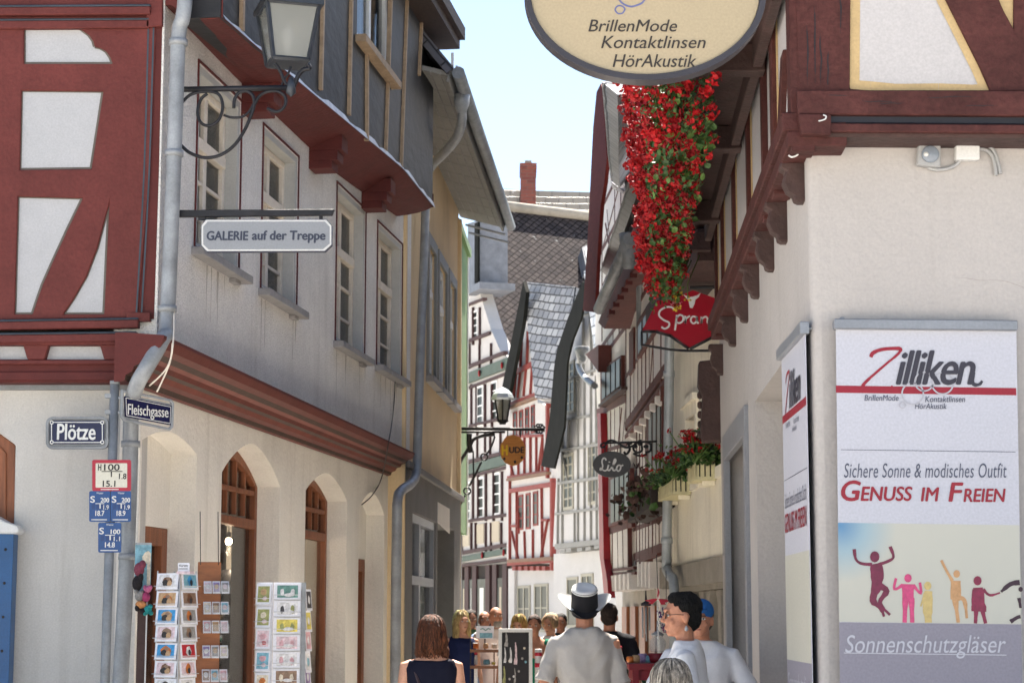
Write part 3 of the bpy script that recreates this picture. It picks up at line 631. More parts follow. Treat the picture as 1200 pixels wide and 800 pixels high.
mb = MB(); Fc = Fr(RS0.w(u - .1, 0), RS0.n); mb.prism(Fc, [(-.05, z1 + .12), (.16, z1 + .1), (.17, z1 - .1), (.13, z1 - .2), (.15, z0 + .12), (.14, z0), (-.05, z0)], -.22, 0, M['r_dark'])
for k in range(5): mb.ell(RS0.w(u - .1, z0 + .08 + k * .085, .145), (.03, .03, .035), M['r_dark'], seg=8, rings=5)
mb.build('carved_console', ropt, bevel=.01)
mb = MB()
for p in ((965, 138), ): mb.tube(spline([RF1.w(*RF1.p(x, y, .06), .06 + dd) for x, y, dd in ((959, 142, .0), (962, 142.5, .02), (966, 141, .025), (967, 138, .025), (964, 136, .02))], 4), .004, M['white'], 5)
mb.tube(spline([at(x, y, 9.18) for x, y in ((924, 182), (928, 184), (934, 182), (936, 178))], 4), .005, M['white'], 5)
mb.build('hook', ropt)
# closed body and roof
mb = MB(); b0 = [RS1.w(uF, 0, -.42), RS1.w(0, 0, -.42) + Vector((0, .45, 0)), Vector((xw + 6, 9.75, 0)), Vector((xw + 6, 16.5, 0)), RS1.w(uF, 0, -3)]
mb.add(b0 + [p + Vector((0, 0, zA)) for p in b0], [(0, 1, 6, 5), (1, 2, 7, 6), (2, 3, 8, 7), (3, 4, 9, 8), (4, 0, 5, 9), (5, 6, 7, 8, 9)], M['r_plaster']); mb.build('inner_wall', ropt)
mb = MB(); mb.prism(Fr(RS0.w(uf - .4, 0, -.4), RS0.n), [(-5, 0), (.4, 0), (.4, zA), (-5, zA)], .0, .05, M['r_plaster']); mb.build('end_wall', ropt)
mb = MB(); mb.add([RS1.w(uF - .2, zA, .5), RS1.w(.5, zA, .5), RS1.w(.5, zA + 1.1, -3.3), RS1.w(uF - .2, zA + 1.1, -3.3), RS1.w(.5, zA, -7), RS1.w(uF - .2, zA, -7)], [(0, 1, 2, 3), (2, 4, 5, 3), (1, 4, 2), (0, 3, 5), (0, 5, 4, 1)], SL, uvs=[[(0, 0), (7, 0), (7, 5), (0, 5)]] * 2 + [[(0, 0), (7, 0), (3, 5)]] * 2 + [[(0, 0), (7, 0), (7, 5), (0, 5)]]); mb.build('roof', ropt)
# shelf for the window boxes under the lane windows
u0, u1 = uF - .1, RS1.p(915, 100)[0] + .3
mb = MB(); mb.rect(RS1, u0, u1, zs0, zs0 + .04, -.02, .32, M['r_dark']); mb.rect(RS1, u0, u1, zs0 - .05, zs0 + .1, .32, .37, M['r_dark']); mb.rect(RS1, u0, u1, zs0 - .14, zs0, .012, .07, M['r_dark'])
for (x, y) in ((868, 152), (843, 230), (833, 290), (895, 60)):
    u = RS1.p(x, y)[0]; mb.rect(RS1, u - .07, u + .07, zs0 - .16, zs0 - .002, .0, .36, M['r_dark'])
mb.build('window_box_shelf', ropt, bevel=.006)

# ---------------- geraniums trailing from the window boxes ----------------
M['leaf'] = mat('geranium leaf', S(52, 82, 36, 1.15), .5, .35, 9); M['leaf2'] = mat('pale geranium leaf', S(84, 112, 54, 1.15), .5, .3, 9)
M['petal'] = mat('scarlet geranium petal', S(176, 6, 16, .95), .65, .2, 14, col2=S(124, 3, 10, .9)); M['petal2'] = mat('crimson geranium petal', S(140, 5, 16, .9), .65, .2, 14)
M['soil'] = mat('dark planter', S(54, 44, 40), .8, .2, 6)
def leaf(mb, c, r, nrm, m, rs, k=6, cup=.25):
    n = Vector(nrm).normalized(); x = n.orthogonal().normalized(); x.rotate(Matrix.Rotation(rs.random() * 6.28, 3, n)); y = n.cross(x)
    vs = [Vector(c) - n * r * cup] + [Vector(c) + (x * math.cos(2 * PI * i / k) + y * math.sin(2 * PI * i / k)) * r * (.85 + .3 * rs.random()) for i in range(k)]
    mb.add(vs, [(0, 1 + i, 1 + (i + 1) % k) for i in range(k)], m)
def head(mb, c, R, m, rs, n=18):
    R *= .85
    for _ in range(n):
        v = Vector((rs.gauss(0, 1), rs.gauss(0, 1), rs.gauss(0, .8))).normalized(); p = Vector(c) + v * R * rs.uniform(.55, 1)
        nr = v + Vector((rs.gauss(0, .5), rs.gauss(0, .5), rs.gauss(0, .5)))
        leaf(mb, p, R * rs.uniform(.26, .42), nr, m, rs, 5, .3)
def stem_to(mb, a, b): mb.tube([a, (Vector(a) + Vector(b)) / 2 + Vector((0, 0, .03)), b], .004, M['leaf2'], 4)
rs = random.Random(21)
ends = [(RS1.p(905, 100)[0], 'nearest'), (RS1.p(873, 150)[0], 'mid'), (RS1.p(853, 220)[0], 'far'), (RS1.p(838.5, 280)[0], 'end')]
lab = ['scarlet trailing geraniums in the window box close behind the oval sign', 'scarlet trailing geraniums in the middle window box of the dark shelf', 'scarlet trailing geraniums in the window box above the red shield sign']
for i in range(3):
    ua, ub = ends[i + 1][0], ends[i][0]
    t = thing('geranium_box', lab[i], 'flower box', RS1.w((ua + ub) / 2, zs0 + .04, .19), 'geranium boxes on the dark timber shelf')
    b = MB(); b.prism(RS1, [(ua + .04, zs0 + .045), (ub - .04, zs0 + .045), (ub - .02, zs0 + .22), (ua + .02, zs0 + .22)], .06, .3, M['soil']); b.build('planter', t, bevel=.006)
    L, B = MB(), MB()
    drop = (1.0, .95, 1.05)[i]
    wid = (.46, .41, .32)[i]
    for _ in range(4200):
        u = rs.uniform(ua - .05, ub + .05); s_ = rs.random() ** .8; d = .30 + wid * rs.uniform(.0, 1.0) * (1 - .3 * s_); z = zs0 + .38 - s_ * (drop) + rs.gauss(0, .05)
        if noise.noise(Vector((u * 2.6, d * 3, z * 2.6 + i * 7))) < -.18: continue
        leaf(L, RS1.w(u, z, d), rs.uniform(.012, .025), RS1.n * rs.uniform(.2, 1) + Vector((rs.gauss(0, .5), rs.gauss(0, .5) - .3, rs.gauss(0, .5) + .3)), M['leaf'] if rs.random() < .72 else M['leaf2'], rs)
    n = 0
    while n < (300, 260, 230)[i]:
        u = rs.uniform(ua, ub) if rs.random() < .75 else ub + rs.gauss(.02, .05); s_ = rs.random() ** .9; dd = rs.random() ** .8; d = .30 + (wid + .1) * dd * (1 - .3 * s_); z = zs0 + .42 - s_ * (drop + .05)
        if noise.noise(Vector((u * 1.7 + 3, d * 2, z * 1.9 + i * 5))) < -.24 + (.1 if dd < .35 else 0): continue
        head(B, RS1.w(u, z, d), rs.uniform(.03, .06), M['petal'] if rs.random() < .75 else M['petal2'], rs, 15); n += 1
    for _ in range(170):
        u = rs.uniform(ua, ub); dd = rs.random(); s_ = rs.uniform(.55, 1.08); head(B, RS1.w(u, zs0 + .42 - s_ * drop, .3 + (wid + .06) * dd * (1 - .3 * s_)), rs.uniform(.03, .055), M['petal'] if rs.random() < .6 else M['petal2'], rs, 14)
    for k in range(16):
        u = rs.uniform(ua, ub); L.tube([RS1.w(u, zs0 + .22, .25), RS1.w(u, zs0 + .3, .4), RS1.w(u + rs.gauss(0, .05), zs0 - .1, .5), RS1.w(u + rs.gauss(0, .1), zs0 - drop * .5, .5)], .005, M['leaf'], 4)
    if i == 2:                                  # a few yellow and pink blooms at the tip, over the shield sign
        mix = MB()
        for k in range(16): c_ = at(rs.uniform(779, 806), rs.uniform(338, 362), 15.4 + rs.gauss(0, .1)); head(mix, c_, .035, (mat('yellow petal', S(214, 190, 60, .9), .6) if k == 0 else bpy.data.materials['yellow petal']) if k % 3 == 0 else M['petal2'] if k % 3 == 1 else (mat('pink petal', S(206, 110, 130, .9), .6) if k == 2 else bpy.data.materials['pink petal']), rs, 9); L.tube([c_, c_ + Vector((0, 0, .12)), c_ + RS1.n * -.1 + Vector((0, 0, .35))], .004, M['leaf2'], 4)
        mix.build('mixed_blossom', t)
    L.build('foliage', t); B.build('blossom', t)

# ---------------- oval hanging sign ----------------
OS = front(9.0)
M['sign_cream'] = mat('cream sign face', S(212, 194, 160, .58), .4, .02, 2)
M['sign_rim'] = mat('dark grey sign rim', S(56, 54, 60, 1), .4, .1)
M['ink'] = mat('brown black lettering', S(52, 46, 42, 1), .5, .05)
cx, cy = OS.p(755.5, -4); ax = OS.p(896.5, -4)[0] - cx; bx = cy - OS.p(755, 97.5)[1]
t = thing('oval_shop_sign', 'large cream oval hanging sign with BrillenMode Kontaktlinsen HörAkustik in dark letters', 'hanging sign', OS.w(cx, cy, 0))
E = lambda k, n=72: [(cx + (ax + k) * math.cos(2 * PI * i / n), cy + (bx + k) * math.sin(2 * PI * i / n)) for i in range(n)]
mb = MB(); mb.prism(OS, E(0), -.05, .05, M['sign_rim'], [E(-.03)]); mb.build('rim', t, bevel=.004)
mb = MB(); mb.prism(OS, E(-.032), -.035, .035, M['sign_cream'])
for (s_, x0, y0, x1, y1) in (('BrillenMode', 689.5, 23.5, 793.5, 37.5), ('Kontaktlinsen', 704.5, 42.5, 827, 57), ('HörAkustik', 718, 64, 816, 79)): mb.text(OS, s_, x0, y0, x1, y1, M['ink'], d=.036, shear=.25, bold=.02)
bl = mat('blue grey spectacle line', S(96, 100, 140, 1), .4)
for c in ([(754, 2), (748, 6), (738, 8), (728, 3), (724, -6), (728, -18), (742, -24), (756, -18), (758, -8)], ): mb.stroke(OS, c, 2.2, bl, d=.036, closed=True)
mb.stroke(OS, [(731, 9), (727, 7), (723, 8), (721, 12), (724, 16), (729, 16), (732, 12)], 1.8, bl, d=.036, closed=True)
mb.stroke(OS, [(790, -12), (800, -25), (820, -25), (826, -12), (816, -2), (798, -2)], 2.2, bl, d=.036, closed=True)
mb.build('sign_face', t)
mb = MB(); c = OS.w(cx, cy, 0)
for zz in (bx * .72, ):
    mb.tube([c + Vector((-.35, 0, bx + .12)), c + Vector((ax + .05, 0, bx + .12))], .018, M['iron'], 8); mb.tube([c + Vector((-.3, 0, bx + .12)), c + Vector((-.3, 0, bx * .85))], .008, M['iron'], 6); mb.tube([c + Vector((.3, 0, bx + .12)), c + Vector((.3, 0, bx * .85))], .008, M['iron'], 6)
mb.tube([c + Vector((ax - .02, 0, bx + .14)), c + Vector((ax + .13, 0.05, bx + .14))], .02, M['iron'], 8)
mb.tube([c + Vector((ax - .02, 0, .1)), c + Vector((ax + .13, 0.05, .1))], .014, M['iron'], 8); mb.build('bracket_arm', t)

# ---------------- printed banners ----------------
M['ban'] = mat('printed white banner cloth', S(212, 213, 224, KF), .45, .012, 2, .05, 6)
M['ban_lilac'] = mat('lilac grey print', S(154, 150, 164, KF), .45, .015, 2)
M['ban_red'] = mat('crimson print', S(172, 22, 52, .62), .45, .03); M['ban_ink'] = mat('dark ink print', S(44, 42, 54, 1.1), .45, .05)
M['ban_pale'] = mat('pale silver print', S(196, 196, 206, KF), .4, .02); M['ban_cream'] = mat('cream print', S(212, 210, 196, KF), .45, .015, 1.5)
M['ban_ink2'] = mat('slate ink print', S(70, 74, 92, 1.1), .45)
M['alu'] = mat('satin aluminium', S(158, 162, 170, KF), .35, .05, 3, metal=.3)
BN = front(9.22)
t = thing('wall_banner', 'tall white advertising banner with GENUSS IM FREIEN and jumping silhouettes on the front wall', 'banner', BN.w(*BN.p(1088, 1100), 0))
mb = MB(); mb.pp(BN, [(978, 373), (1193, 375), (1193, 387), (978, 385)], -.03, .03, M['alu']); mb.pp(BN, [(984, 371), (990, 371), (990, 374), (984, 374)], -.06, .01, M['alu']); mb.build('top_rail', t, bevel=.005)
mb = MB(); mb.pp(BN, [(979.5, 384), (1191, 386), (1203, 1100), (988, 1100)], -.004, .0, M['ban'])
sky_m = bpy.data.materials.new('printed photograph sky'); sky_m.use_nodes = True
n_, l_ = sky_m.node_tree.nodes, sky_m.node_tree.links; uvn = n_.new('ShaderNodeUVMap'); uvn.uv_map = 'UVMap'
pc = BN.p(985, 616); sub = n_.new('ShaderNodeVectorMath'); sub.operation = 'DISTANCE'; sub.inputs[1].default_value = (pc[0], pc[1], 0); l_.new(uvn.outputs[0], sub.inputs[0])
rp = n_.new('ShaderNodeValToRGB'); e = rp.color_ramp.elements; e[0].position = 0; e[0].color = (*S(92, 150, 196, KF), 1); e[1].position = .26; e[1].color = (*S(211, 210, 198, KF), 1); x_ = e.new(.12); x_.color = (*S(168, 196, 208, KF), 1)
l_.new(sub.outputs['Value'], rp.inputs[0]); l_.new(rp.outputs[0], n_['Principled BSDF'].inputs['Base Color']); n_['Principled BSDF'].inputs['Roughness'].default_value = .45
mb.pp(BN, [(982, 612), (1194.5, 615), (1197, 731), (983.5, 728)], .0004, .0008, sky_m)
mb.pp(BN, [(983.5, 728.5), (1197, 731), (1203, 1099), (988, 1099)], .0004, .0009, M['ban_lilac'])
mb.build('cloth', t)
mb = MB(); D = .0012
mb.pp(BN, [(979.5, 451.5), (1190.8, 454.5), (1191, 463), (979.8, 460)], D - .0004, D, M['ban_red'])
mb.stroke(BN, [(1020.5, 418.5), (1023, 413.5), (1033, 409.5), (1047, 408.2), (1055, 409), (1052, 415), (1040, 425), (1026, 437), (1015, 447), (1011, 453), (1014, 457.5), (1024, 458), (1038, 457), (1046, 452)], [4, 4.5, 4, 4, 4.5, 3, 2.6, 2.8, 3.5, 4, 3.5, 3, 3, 2], M['ban_red'], d=D + .0006)
mb.text(BN, 'illiken', 1050.5, 411, 1143, 450.5, M['ban_ink'], d=D + .0012, shear=.32, bold=.05, sp=.9)
mb.stroke(BN, [(1141, 436), (1139, 446), (1142, 450.5), (1148, 450), (1151, 446)], [4, 5, 4.5, 3.5, 3], M['ban_ink'], d=D + .0016)
cir = lambda x, y, r, q=1: [(x + r * q * math.cos(a), y + r * math.sin(a)) for a in [2 * PI * i / 12 for i in range(12)]]
for c, w_ in ((cir(1069.5, 461, 12.5), 1.7), (cir(1057.5, 474.5, 3.4), 1.5), (cir(1083, 447, 11), 1.7), (cir(1104.5, 449, 12.5), 1.7)): mb.stroke(BN, c, w_, M['ban_pale'], d=D + .002, closed=True, n=4)
for (s_, x0, y0, x1, y1) in (('BrillenMode', 1013, 462.5, 1053, 469.5), ('Kontaktlinsen', 1084, 464, 1131, 471), ('HörAkustik', 1072, 472.3, 1109.5, 479)): mb.text(BN, s_, x0, y0, x1, y1, M['ban_ink2'], d=D, shear=.2, bold=.015)
mb.pp(BN, [(985.5, 526.3), (1190, 528.9), (1190, 529.6), (985.5, 527)], D - .0004, D, M['ban_ink2'])
mb.text(BN, 'Sichere Sonne & modisches Outfit', 989, 542.5, 1180, 559.5, M['ban_ink2'], d=D, shear=.22, sp=1.05)
for (s_, x0, y0, x1, y1) in (('G', 986.5, 563, 1008.5, 586.5), ('ENUSS', 1009, 570, 1069, 586.5), ('IM', 1079.5, 571, 1100.5, 586.8), ('F', 1112, 565.5, 1129, 587), ('REIEN', 1129.5, 572.5, 1178.5, 587.5)): mb.text(BN, s_, x0, y0, x1, y1, M['ban_red'], d=D, shear=.18, bold=.07)
mb.text(BN, 'Sonnenschutzgläser', 990.5, 743.5, 1179.5, 771, M['ban'], d=D + .001, shear=.25, bold=0)
mb.pp(BN, [(989, 764), (1179.5, 766.5), (1179.5, 767.5), (989, 765)], D, D + .0006, M['ban'])
mb.build('lettering', t)
def silh(mb, F, limbs, headp, r, m, d):
    for i, (pts, w_) in enumerate(limbs): mb.stroke(F, pts, w_, m, d=d + i * .0003, n=4)
    mb.prism(F, F.P(cir(headp[0], headp[1], r, .85), d), d, d + .0031, m)
mb = MB(); wine = mat('wine silhouette print', S(104, 26, 58, 1.1), .45, .2, 30); rose = mat('rose silhouette print', S(186, 62, 110, 1.1), .45, .15, 40); yel = mat('yellow silhouette print', S(222, 196, 130, KF), .45, .08, 30); org = mat('orange silhouette print', S(222, 170, 120, KF), .45, .12, 30); pl = mat('plum silhouette print', S(122, 28, 62, 1.1), .45, .2, 30); drk = mat('near black silhouette print', S(44, 18, 38, 1.1), .45)
silh(mb, BN, [([(1026, 660), (1028, 672), (1027, 690)], [13, 15, 12]), ([(1022, 661), (1010, 660), (1003, 655), (1001, 643)], [4, 3.5, 3, 4]), ([(1030, 661), (1041, 657), (1047, 652), (1043, 640)], [4, 3.5, 3, 4]), ([(1027, 688), (1023, 703), (1032, 712), (1036, 722)], [11, 8, 5, 3]), ([(1030, 686), (1039, 692), (1031, 706), (1043, 720)], [9, 7, 5, 3])], (1025, 652), 6.5, wine, D)
silh(mb, BN, [([(1064, 684), (1064, 702)], [14, 13]), ([(1061, 700), (1060, 729)], [7, 5]), ([(1068, 700), (1069, 729)], [7, 5]), ([(1058, 685), (1048, 690), (1050, 677)], [4, 3, 3]), ([(1070, 685), (1079, 695), (1078, 682)], [4, 3, 3])], (1064, 677), 5, rose, D)
silh(mb, BN, [([(1088, 692), (1087, 712), (1088, 729)], [9, 11, 8]), ([(1084, 694), (1079, 710)], [3, 2])], (1087, 686), 5, yel, D)
silh(mb, BN, [([(1120, 680), (1120, 702)], [11, 12]), ([(1119, 700), (1123, 729)], [7, 4]), ([(1122, 700), (1130, 703), (1133, 724)], [7, 5, 3]), ([(1116, 680), (1109, 668), (1103, 656)], [4, 3, 3])], (1121, 672), 4.5, org, D)
silh(mb, BN, [([(1146, 688), (1147, 702), (1147, 716)], [11, 13, 17]), ([(1144, 714), (1143, 730)], [5, 4]), ([(1151, 714), (1155, 730)], [5, 4]), ([(1152, 690), (1160, 697), (1172, 694)], [4, 3, 2]), ([(1141, 690), (1140, 705), (1142, 716)], [3, 3, 2])], (1145.5, 680), 5.5, pl, D)
silh(mb, BN, [([(1173, 693), (1184, 684), (1195, 682)], [3, 5, 6]), ([(1184, 728), (1192, 723), (1196, 722)], [5, 4, 4]), ([(1194, 700), (1196, 712)], [4, 3])], (1196, 690), 3, drk, D)
mb.build('printed_figure', t)
# the side banner hangs from the lane wall beside it
SB = facadeR(942, 500, 9.42, 645)
t = thing('side_banner', 'narrow white banner seen edge on beside the shop window opening', 'banner', SB.w(-.4, 0, 0))
mb = MB(); q = [SB.p(x, y) for x, y in ((915.5, 407), (943, 379), (943, 392), (915.5, 419))]; ub0, ub1 = q[0][0], q[1][0]; zt_ = (q[0][1] + q[1][1]) / 2; zl = zt_ - .06
mb.rect(SB, ub0 - .02, ub1 + .02, zl, zt_, -.02, .025, M['alu']); mb.tube([SB.w(ub1 - .02, zl + .03, 0), SB.w(ub1 - .02, zl + .03, -.12)], .01, M['zinc_dark'], 6); mb.tube([SB.w(ub0 + .05, zl + .03, 0), SB.w(ub0 + .05, zl + .03, -.14)], .01, M['zinc_dark'], 6); mb.build('top_rail', t, bevel=.004)
mb = MB(); mb.rect(SB, ub0, ub1, .25, zl - .001, -.004, 0, M['ban']); S2 = lambda fx, x, y: None
wS = ub1 - ub0; hS = zl
U = lambda x: ub0 + (x - 979.5) / 213 * wS
Zf = lambda y: zl - (y - 386) * wS / 213
rr = lambda x0, x1, y0, y1, d, m: mb.rect(SB, U(x0), U(x1), Zf(y1), Zf(y0), .0003, d, m)
rr(980, 1192, 613, 730, .0008, M['ban_cream']); rr(980, 1192, 730, 1050, .0008, M['ban_lilac']); mb.build('cloth', t)
class Sub:                                    # the same print laid out on the side banner, in its own plane
    o = SB.o; n = SB.n
    def p(s, x, y, d=0): return (U(x), Zf(y))
    def w(s, u, v, d=0): return SB.w(u, v, d)
    def mpp(s, x, y, d=0): return wS / 213
SF = Sub(); mb = MB(); rr(980, 1192, 452, 461, .0012, M['ban_red'])
mb.stroke(SF, [(1020.5, 418.5), (1023, 413.5), (1033, 409.5), (1047, 408.2), (1055, 409), (1052, 415), (1040, 425), (1026, 437), (1015, 447), (1011, 453), (1014, 457.5), (1024, 458), (1038, 457), (1046, 452)], 4, M['ban_red'], d=D + .0006)
mb.text(SF, 'illiken', 1050.5, 411, 1150, 450.5, M['ban_ink'], d=D + .0012, shear=.32, bold=.05, sp=.9)
mb.text(SF, 'BrillenMode', 1013, 462.5, 1053, 469.5, M['ban_ink2'], d=D); mb.text(SF, 'Kontaktlinsen', 1084, 464, 1131, 471, M['ban_ink2'], d=D); mb.text(SF, 'HörAkustik', 1072, 472.3, 1109.5, 479, M['ban_ink2'], d=D)
mb.text(SF, 'Sichere Sonne & modisches Outfit', 989, 542.5, 1180, 559.5, M['ban_ink2'], d=D, shear=.22); mb.text(SF, 'GENUSS IM FREIEN', 987, 566, 1178, 587, M['ban_red'], d=D, shear=.18, bold=.06)
rr(986, 1190, 526.5, 527.4, .0012, M['ban_ink2']); mb.text(SF, 'Sonnenschutzgläser', 990.5, 743.5, 1179.5, 771, M['ban'], d=D, shear=.25)
mb.build('lettering', t)

# ---------------- sensor lamp and junction box on the front wall ----------------
W0 = front(9.3); grey = mat('pale grey plastic', S(186, 186, 186, KF), .4, .03); dg = mat('blue grey lens', S(120, 128, 138, 1.1), .25, .05)
t = thing('wall_sensor', 'square pale grey wall sensor with a round grey lens under the brown beam', 'sensor', W0.w(*W0.p(1089, 180), .03))
mb = MB(); mb.pp(W0, [(1077, 164), (1102.5, 164), (1102.5, 196), (1075, 193)], .0, .05, grey); mb.build('housing', t, bevel=.006)
mb = MB(); c = W0.w(*W0.p(1090, 181, .05), .05); mb.lathe(c, [(0.042, 0), (.042, .008), (.036, .013), (0.0, .014)], dg, 20, (0, -1, 0)); c2 = W0.w(*W0.p(1085, 181, .06), .062); mb.lathe(c2, [(.013, 0), (.011, .008), (0, .011)], M['white'], 12, (0, -1, 0)); mb.build('lens', t)
t = tag(MB().pp(W0, [(1120.5, 160), (1148.5, 160), (1148.5, 187), (1120.5, 187)], 0, .055, M['white']).build('junction_box', base=W0.w(*W0.p(1134, 174), .02), bevel=.008, seg=2), 'plain white junction box on the wall right of the grey sensor', 'junction box')
mb = MB(); q = lambda x, y: W0.w(*W0.p(x, y, .03), .015)
for pts in ([(1148, 170), (1158, 170), (1166, 177), (1171, 192), (1173, 203)], [(1148, 174), (1156, 175), (1163, 181), (1167, 193), (1168, 205)], [(1126, 187), (1120, 193), (1110, 197), (1096, 198), (1088, 195)], [(1120, 166), (1104, 165)], [(1076, 164), (1040, 161), (1000, 160.5)]):
    mb.tube(spline([q(x, y) for x, y in pts], 5), .0095 if len(pts) > 2 else .006, grey if len(pts) > 3 else M['white'], 7)
tag(mb.build('electric_cable', base=q(1150, 185)), 'pale grey cables looping from the junction box along the plaster', 'cable')

rs = random.Random(41); mb = MB(); crk = mat('plaster crack', S(160, 152, 148), .9); 
for pts in ([(1120, 326), (1135, 325), (1150, 328), (1165, 328.5), (1180, 330), (1198, 336), (1215, 342)],):
    mb.stroke(W0, [(x + rs.uniform(-1.5, 1.5), y + rs.uniform(-1.5, 1.5)) for x, y in pts], [.2, .5, .4, .5, .2], crk, d=.0008, n=5, th=.0004) if pts[0][0] > 960 else None
mb.build('plaster_crack', ropt)

# ================= yellow house beyond, on the left =================
M['yellow'] = mat('ochre plaster', S(200, 178, 142, 1.3), .9, .06, 1.2, .25, 20, stain=.22)
M['shop_grey'] = mat('grey shopfront render', S(104, 102, 100, K), .85, .08, 3, .2, 30)
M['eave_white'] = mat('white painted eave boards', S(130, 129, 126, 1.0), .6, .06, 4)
M['green_wall'] = mat('sage green plaster', S(98, 124, 84, K), .85, .06, 1.5, .15, 25)
YF = facadeL(478, 722, 22.2, 755)
yb_ = YF.w(0, 0)
yh = thing('yellow_house', 'narrow ochre house with grey shopfront and white boarded eaves beyond the grey roughcast corner house', 'house', yb_)
ye = YF.p(536, 620)[0]; ysf = (YF.p(467, 540)[1] + YF.p(532, 580)[1]) / 2; yev = YF.p(547, 268)[1]
WY = [(YF.p(a, 360)[0], YF.p(b, 360)[0]) for a, b in ((501, 509), (513, 522), (525.5, 532.5))]
wz1, wz0 = YF.p(504, 290)[1], YF.p(504, 440)[1]
mb = MB(); mb.prism(YF, [(-.4, ysf), (ye, ysf), (ye, yev + .1), (-.4, yev + .1)], -.3, 0, M['yellow'], [[(a, wz0), (b, wz0), (b, wz1), (a, wz1)] for a, b in WY]); mb.build('upper_wall', yh)
for a, b in WY:
    win_open(YF, yh, a, b, wz0, wz1, .03, M['frame_white'], M['glass'], bars_v=(.5,), transom=.66, bw=.1)
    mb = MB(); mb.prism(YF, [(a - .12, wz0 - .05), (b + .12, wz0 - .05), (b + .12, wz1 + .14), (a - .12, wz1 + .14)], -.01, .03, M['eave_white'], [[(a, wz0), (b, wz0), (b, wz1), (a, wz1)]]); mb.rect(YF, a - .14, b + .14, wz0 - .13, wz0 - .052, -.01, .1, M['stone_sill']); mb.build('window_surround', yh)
# grey shopfront with display window and door recess
sw0, sw1, sz1 = YF.p(478, 660)[0], YF.p(506, 660)[0], YF.p(490, 605)[1]; sd0, sd1, sdz = YF.p(508, 660)[0], YF.p(528, 660)[0], YF.p(508, 612)[1]
mb = MB(); mb.prism(YF, [(-.75, 0), (ye, 0), (ye, ysf - .002), (-.75, ysf - .002)], -.3, .05, M['shop_grey'], [[(sw0, .5), (sw1, .5), (sw1, sz1), (sw0, sz1)], [(sd0, .02), (sd1, .02), (sd1, sdz), (sd0, sdz)]])
mb.rect(YF, -.7, ye + .02, ysf - .06, ysf + .02, .05, .1, M['shop_grey']); mb.build('shopfront', yh, bevel=.008)
mb = MB(); f = .1; sm_ = (sw0 + sw1) / 2 - .35; zt_ = sz1 - .75
mb.prism(YF, [(sw0 + .002, .502), (sw1 - .002, .502), (sw1 - .002, sz1 - .002), (sw0 + .002, sz1 - .002)], -.06, .03, M['alu'], [[(sw0 + f, .6), (sm_ - .07, .6), (sm_ - .07, zt_ - .05), (sw0 + f, zt_ - .05)], [(sm_ + .07, .6), (sw1 - f, .6), (sw1 - f, zt_ - .05), (sm_ + .07, zt_ - .05)], [(sw0 + f, zt_ + .05), (sm_ - .07, zt_ + .05), (sm_ - .07, sz1 - f), (sw0 + f, sz1 - f)], [(sm_ + .07, zt_ + .05), (sw1 - f, zt_ + .05), (sw1 - f, sz1 - f), (sm_ + .07, sz1 - f)]])
w = mb.build('shop_window', yh, bevel=.004); g = MB(); g.rect(YF, sw0 + f, sw1 - f, .6, sz1 - f, -.03, -.02, M['glass_shop']); g.build('pane', w)
g = MB(); g.rect(YF, sw0 - .4, sw1 + .4, .3, sz1 + .2, -1.4, -1.35, M['interior']); g.rect(YF, sm_ + .5, sw1 - .4, 1.9, 2.75, -.5, -.46, M['red_timber']); g.rect(YF, sw0 + .3, sw1 - .2, 1.3, 1.36, -.7, -.2, M['white']); g.build('window_display', w)
g = MB(); g.rect(YF, sd0 - .2, sd1 + .3, 0, sdz + .1, -1.3, -1.25, M['shop_grey']); g.build('door_recess', yh)
mb = MB(); mb.pp(YF, [(513.5, 588), (527, 596), (527, 625), (513.5, 612)], .05, .058, M['plaster_arcade']); mb.build('notice_panel', yh)
# boarded eaves, gutter, roof with dormers
OH = .66
SO = Fr(YF.w(0, yev, 0), YF.ux, YF.n - Vector((0, 0, .26)))
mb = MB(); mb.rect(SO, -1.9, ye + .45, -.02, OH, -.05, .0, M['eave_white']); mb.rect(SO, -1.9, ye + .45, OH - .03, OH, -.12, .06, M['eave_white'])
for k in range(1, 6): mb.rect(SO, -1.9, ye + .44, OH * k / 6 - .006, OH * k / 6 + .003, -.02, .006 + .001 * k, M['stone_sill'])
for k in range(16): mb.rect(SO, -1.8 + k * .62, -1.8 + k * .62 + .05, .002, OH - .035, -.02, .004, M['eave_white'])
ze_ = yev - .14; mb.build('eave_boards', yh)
mb = MB(); GY = [YF.w(u, ze_ + .0, OH + .07) for u in (-1.95, ye + .5)]; mb.tube(GY, .07, M['zinc_dark'], 10); mb.build('gutter', yh)
rfh = 4.2; mb = MB()
Fr_y = Fr(YF.w(0, ze_ + .06, OH + .02), YF.ux, (-YF.n * .8 + Vector((0, 0, 1))))
mb.rect(Fr_y, -1.95, ye + .55, 0, 5.2, -.1, 0, SL); mb.build('roof', yh)
mb = MB()
sf = (ye + 2.2) / 16
for k in range(17): mb.box(YF.w(-1.9 + sf * k, ze_ + .16, OH), .03, .05, .14, M['flash'], 0)
mb.build('snow_guard', yh)
M['dormer'] = mat('dormer slate cladding', S(92, 96, 104, K), .5, .15, 5, .2, 20)
for (u, zr, w_) in ((1.0, 2.0, 1.3), (3.3, 2.0, 1.3)):
    mb = MB(); zb_ = ze_ + .35
    mb.rect(YF, u, u + w_, zb_, zb_ + 1.5, -1.6, -.35, M['dormer']); mb.rect(YF, u + .25, u + w_ - .25, zb_ + .3, zb_ + 1.3, -.4, -.33, M['frame_white'])
    mb.prism(YF, [(u - .15, zb_ + 1.5), (u + w_ + .15, zb_ + 1.5), (u + w_ / 2, zb_ + 2.2)], -1.8, -.2, M['dormer']); mb.build('dormer', yh)
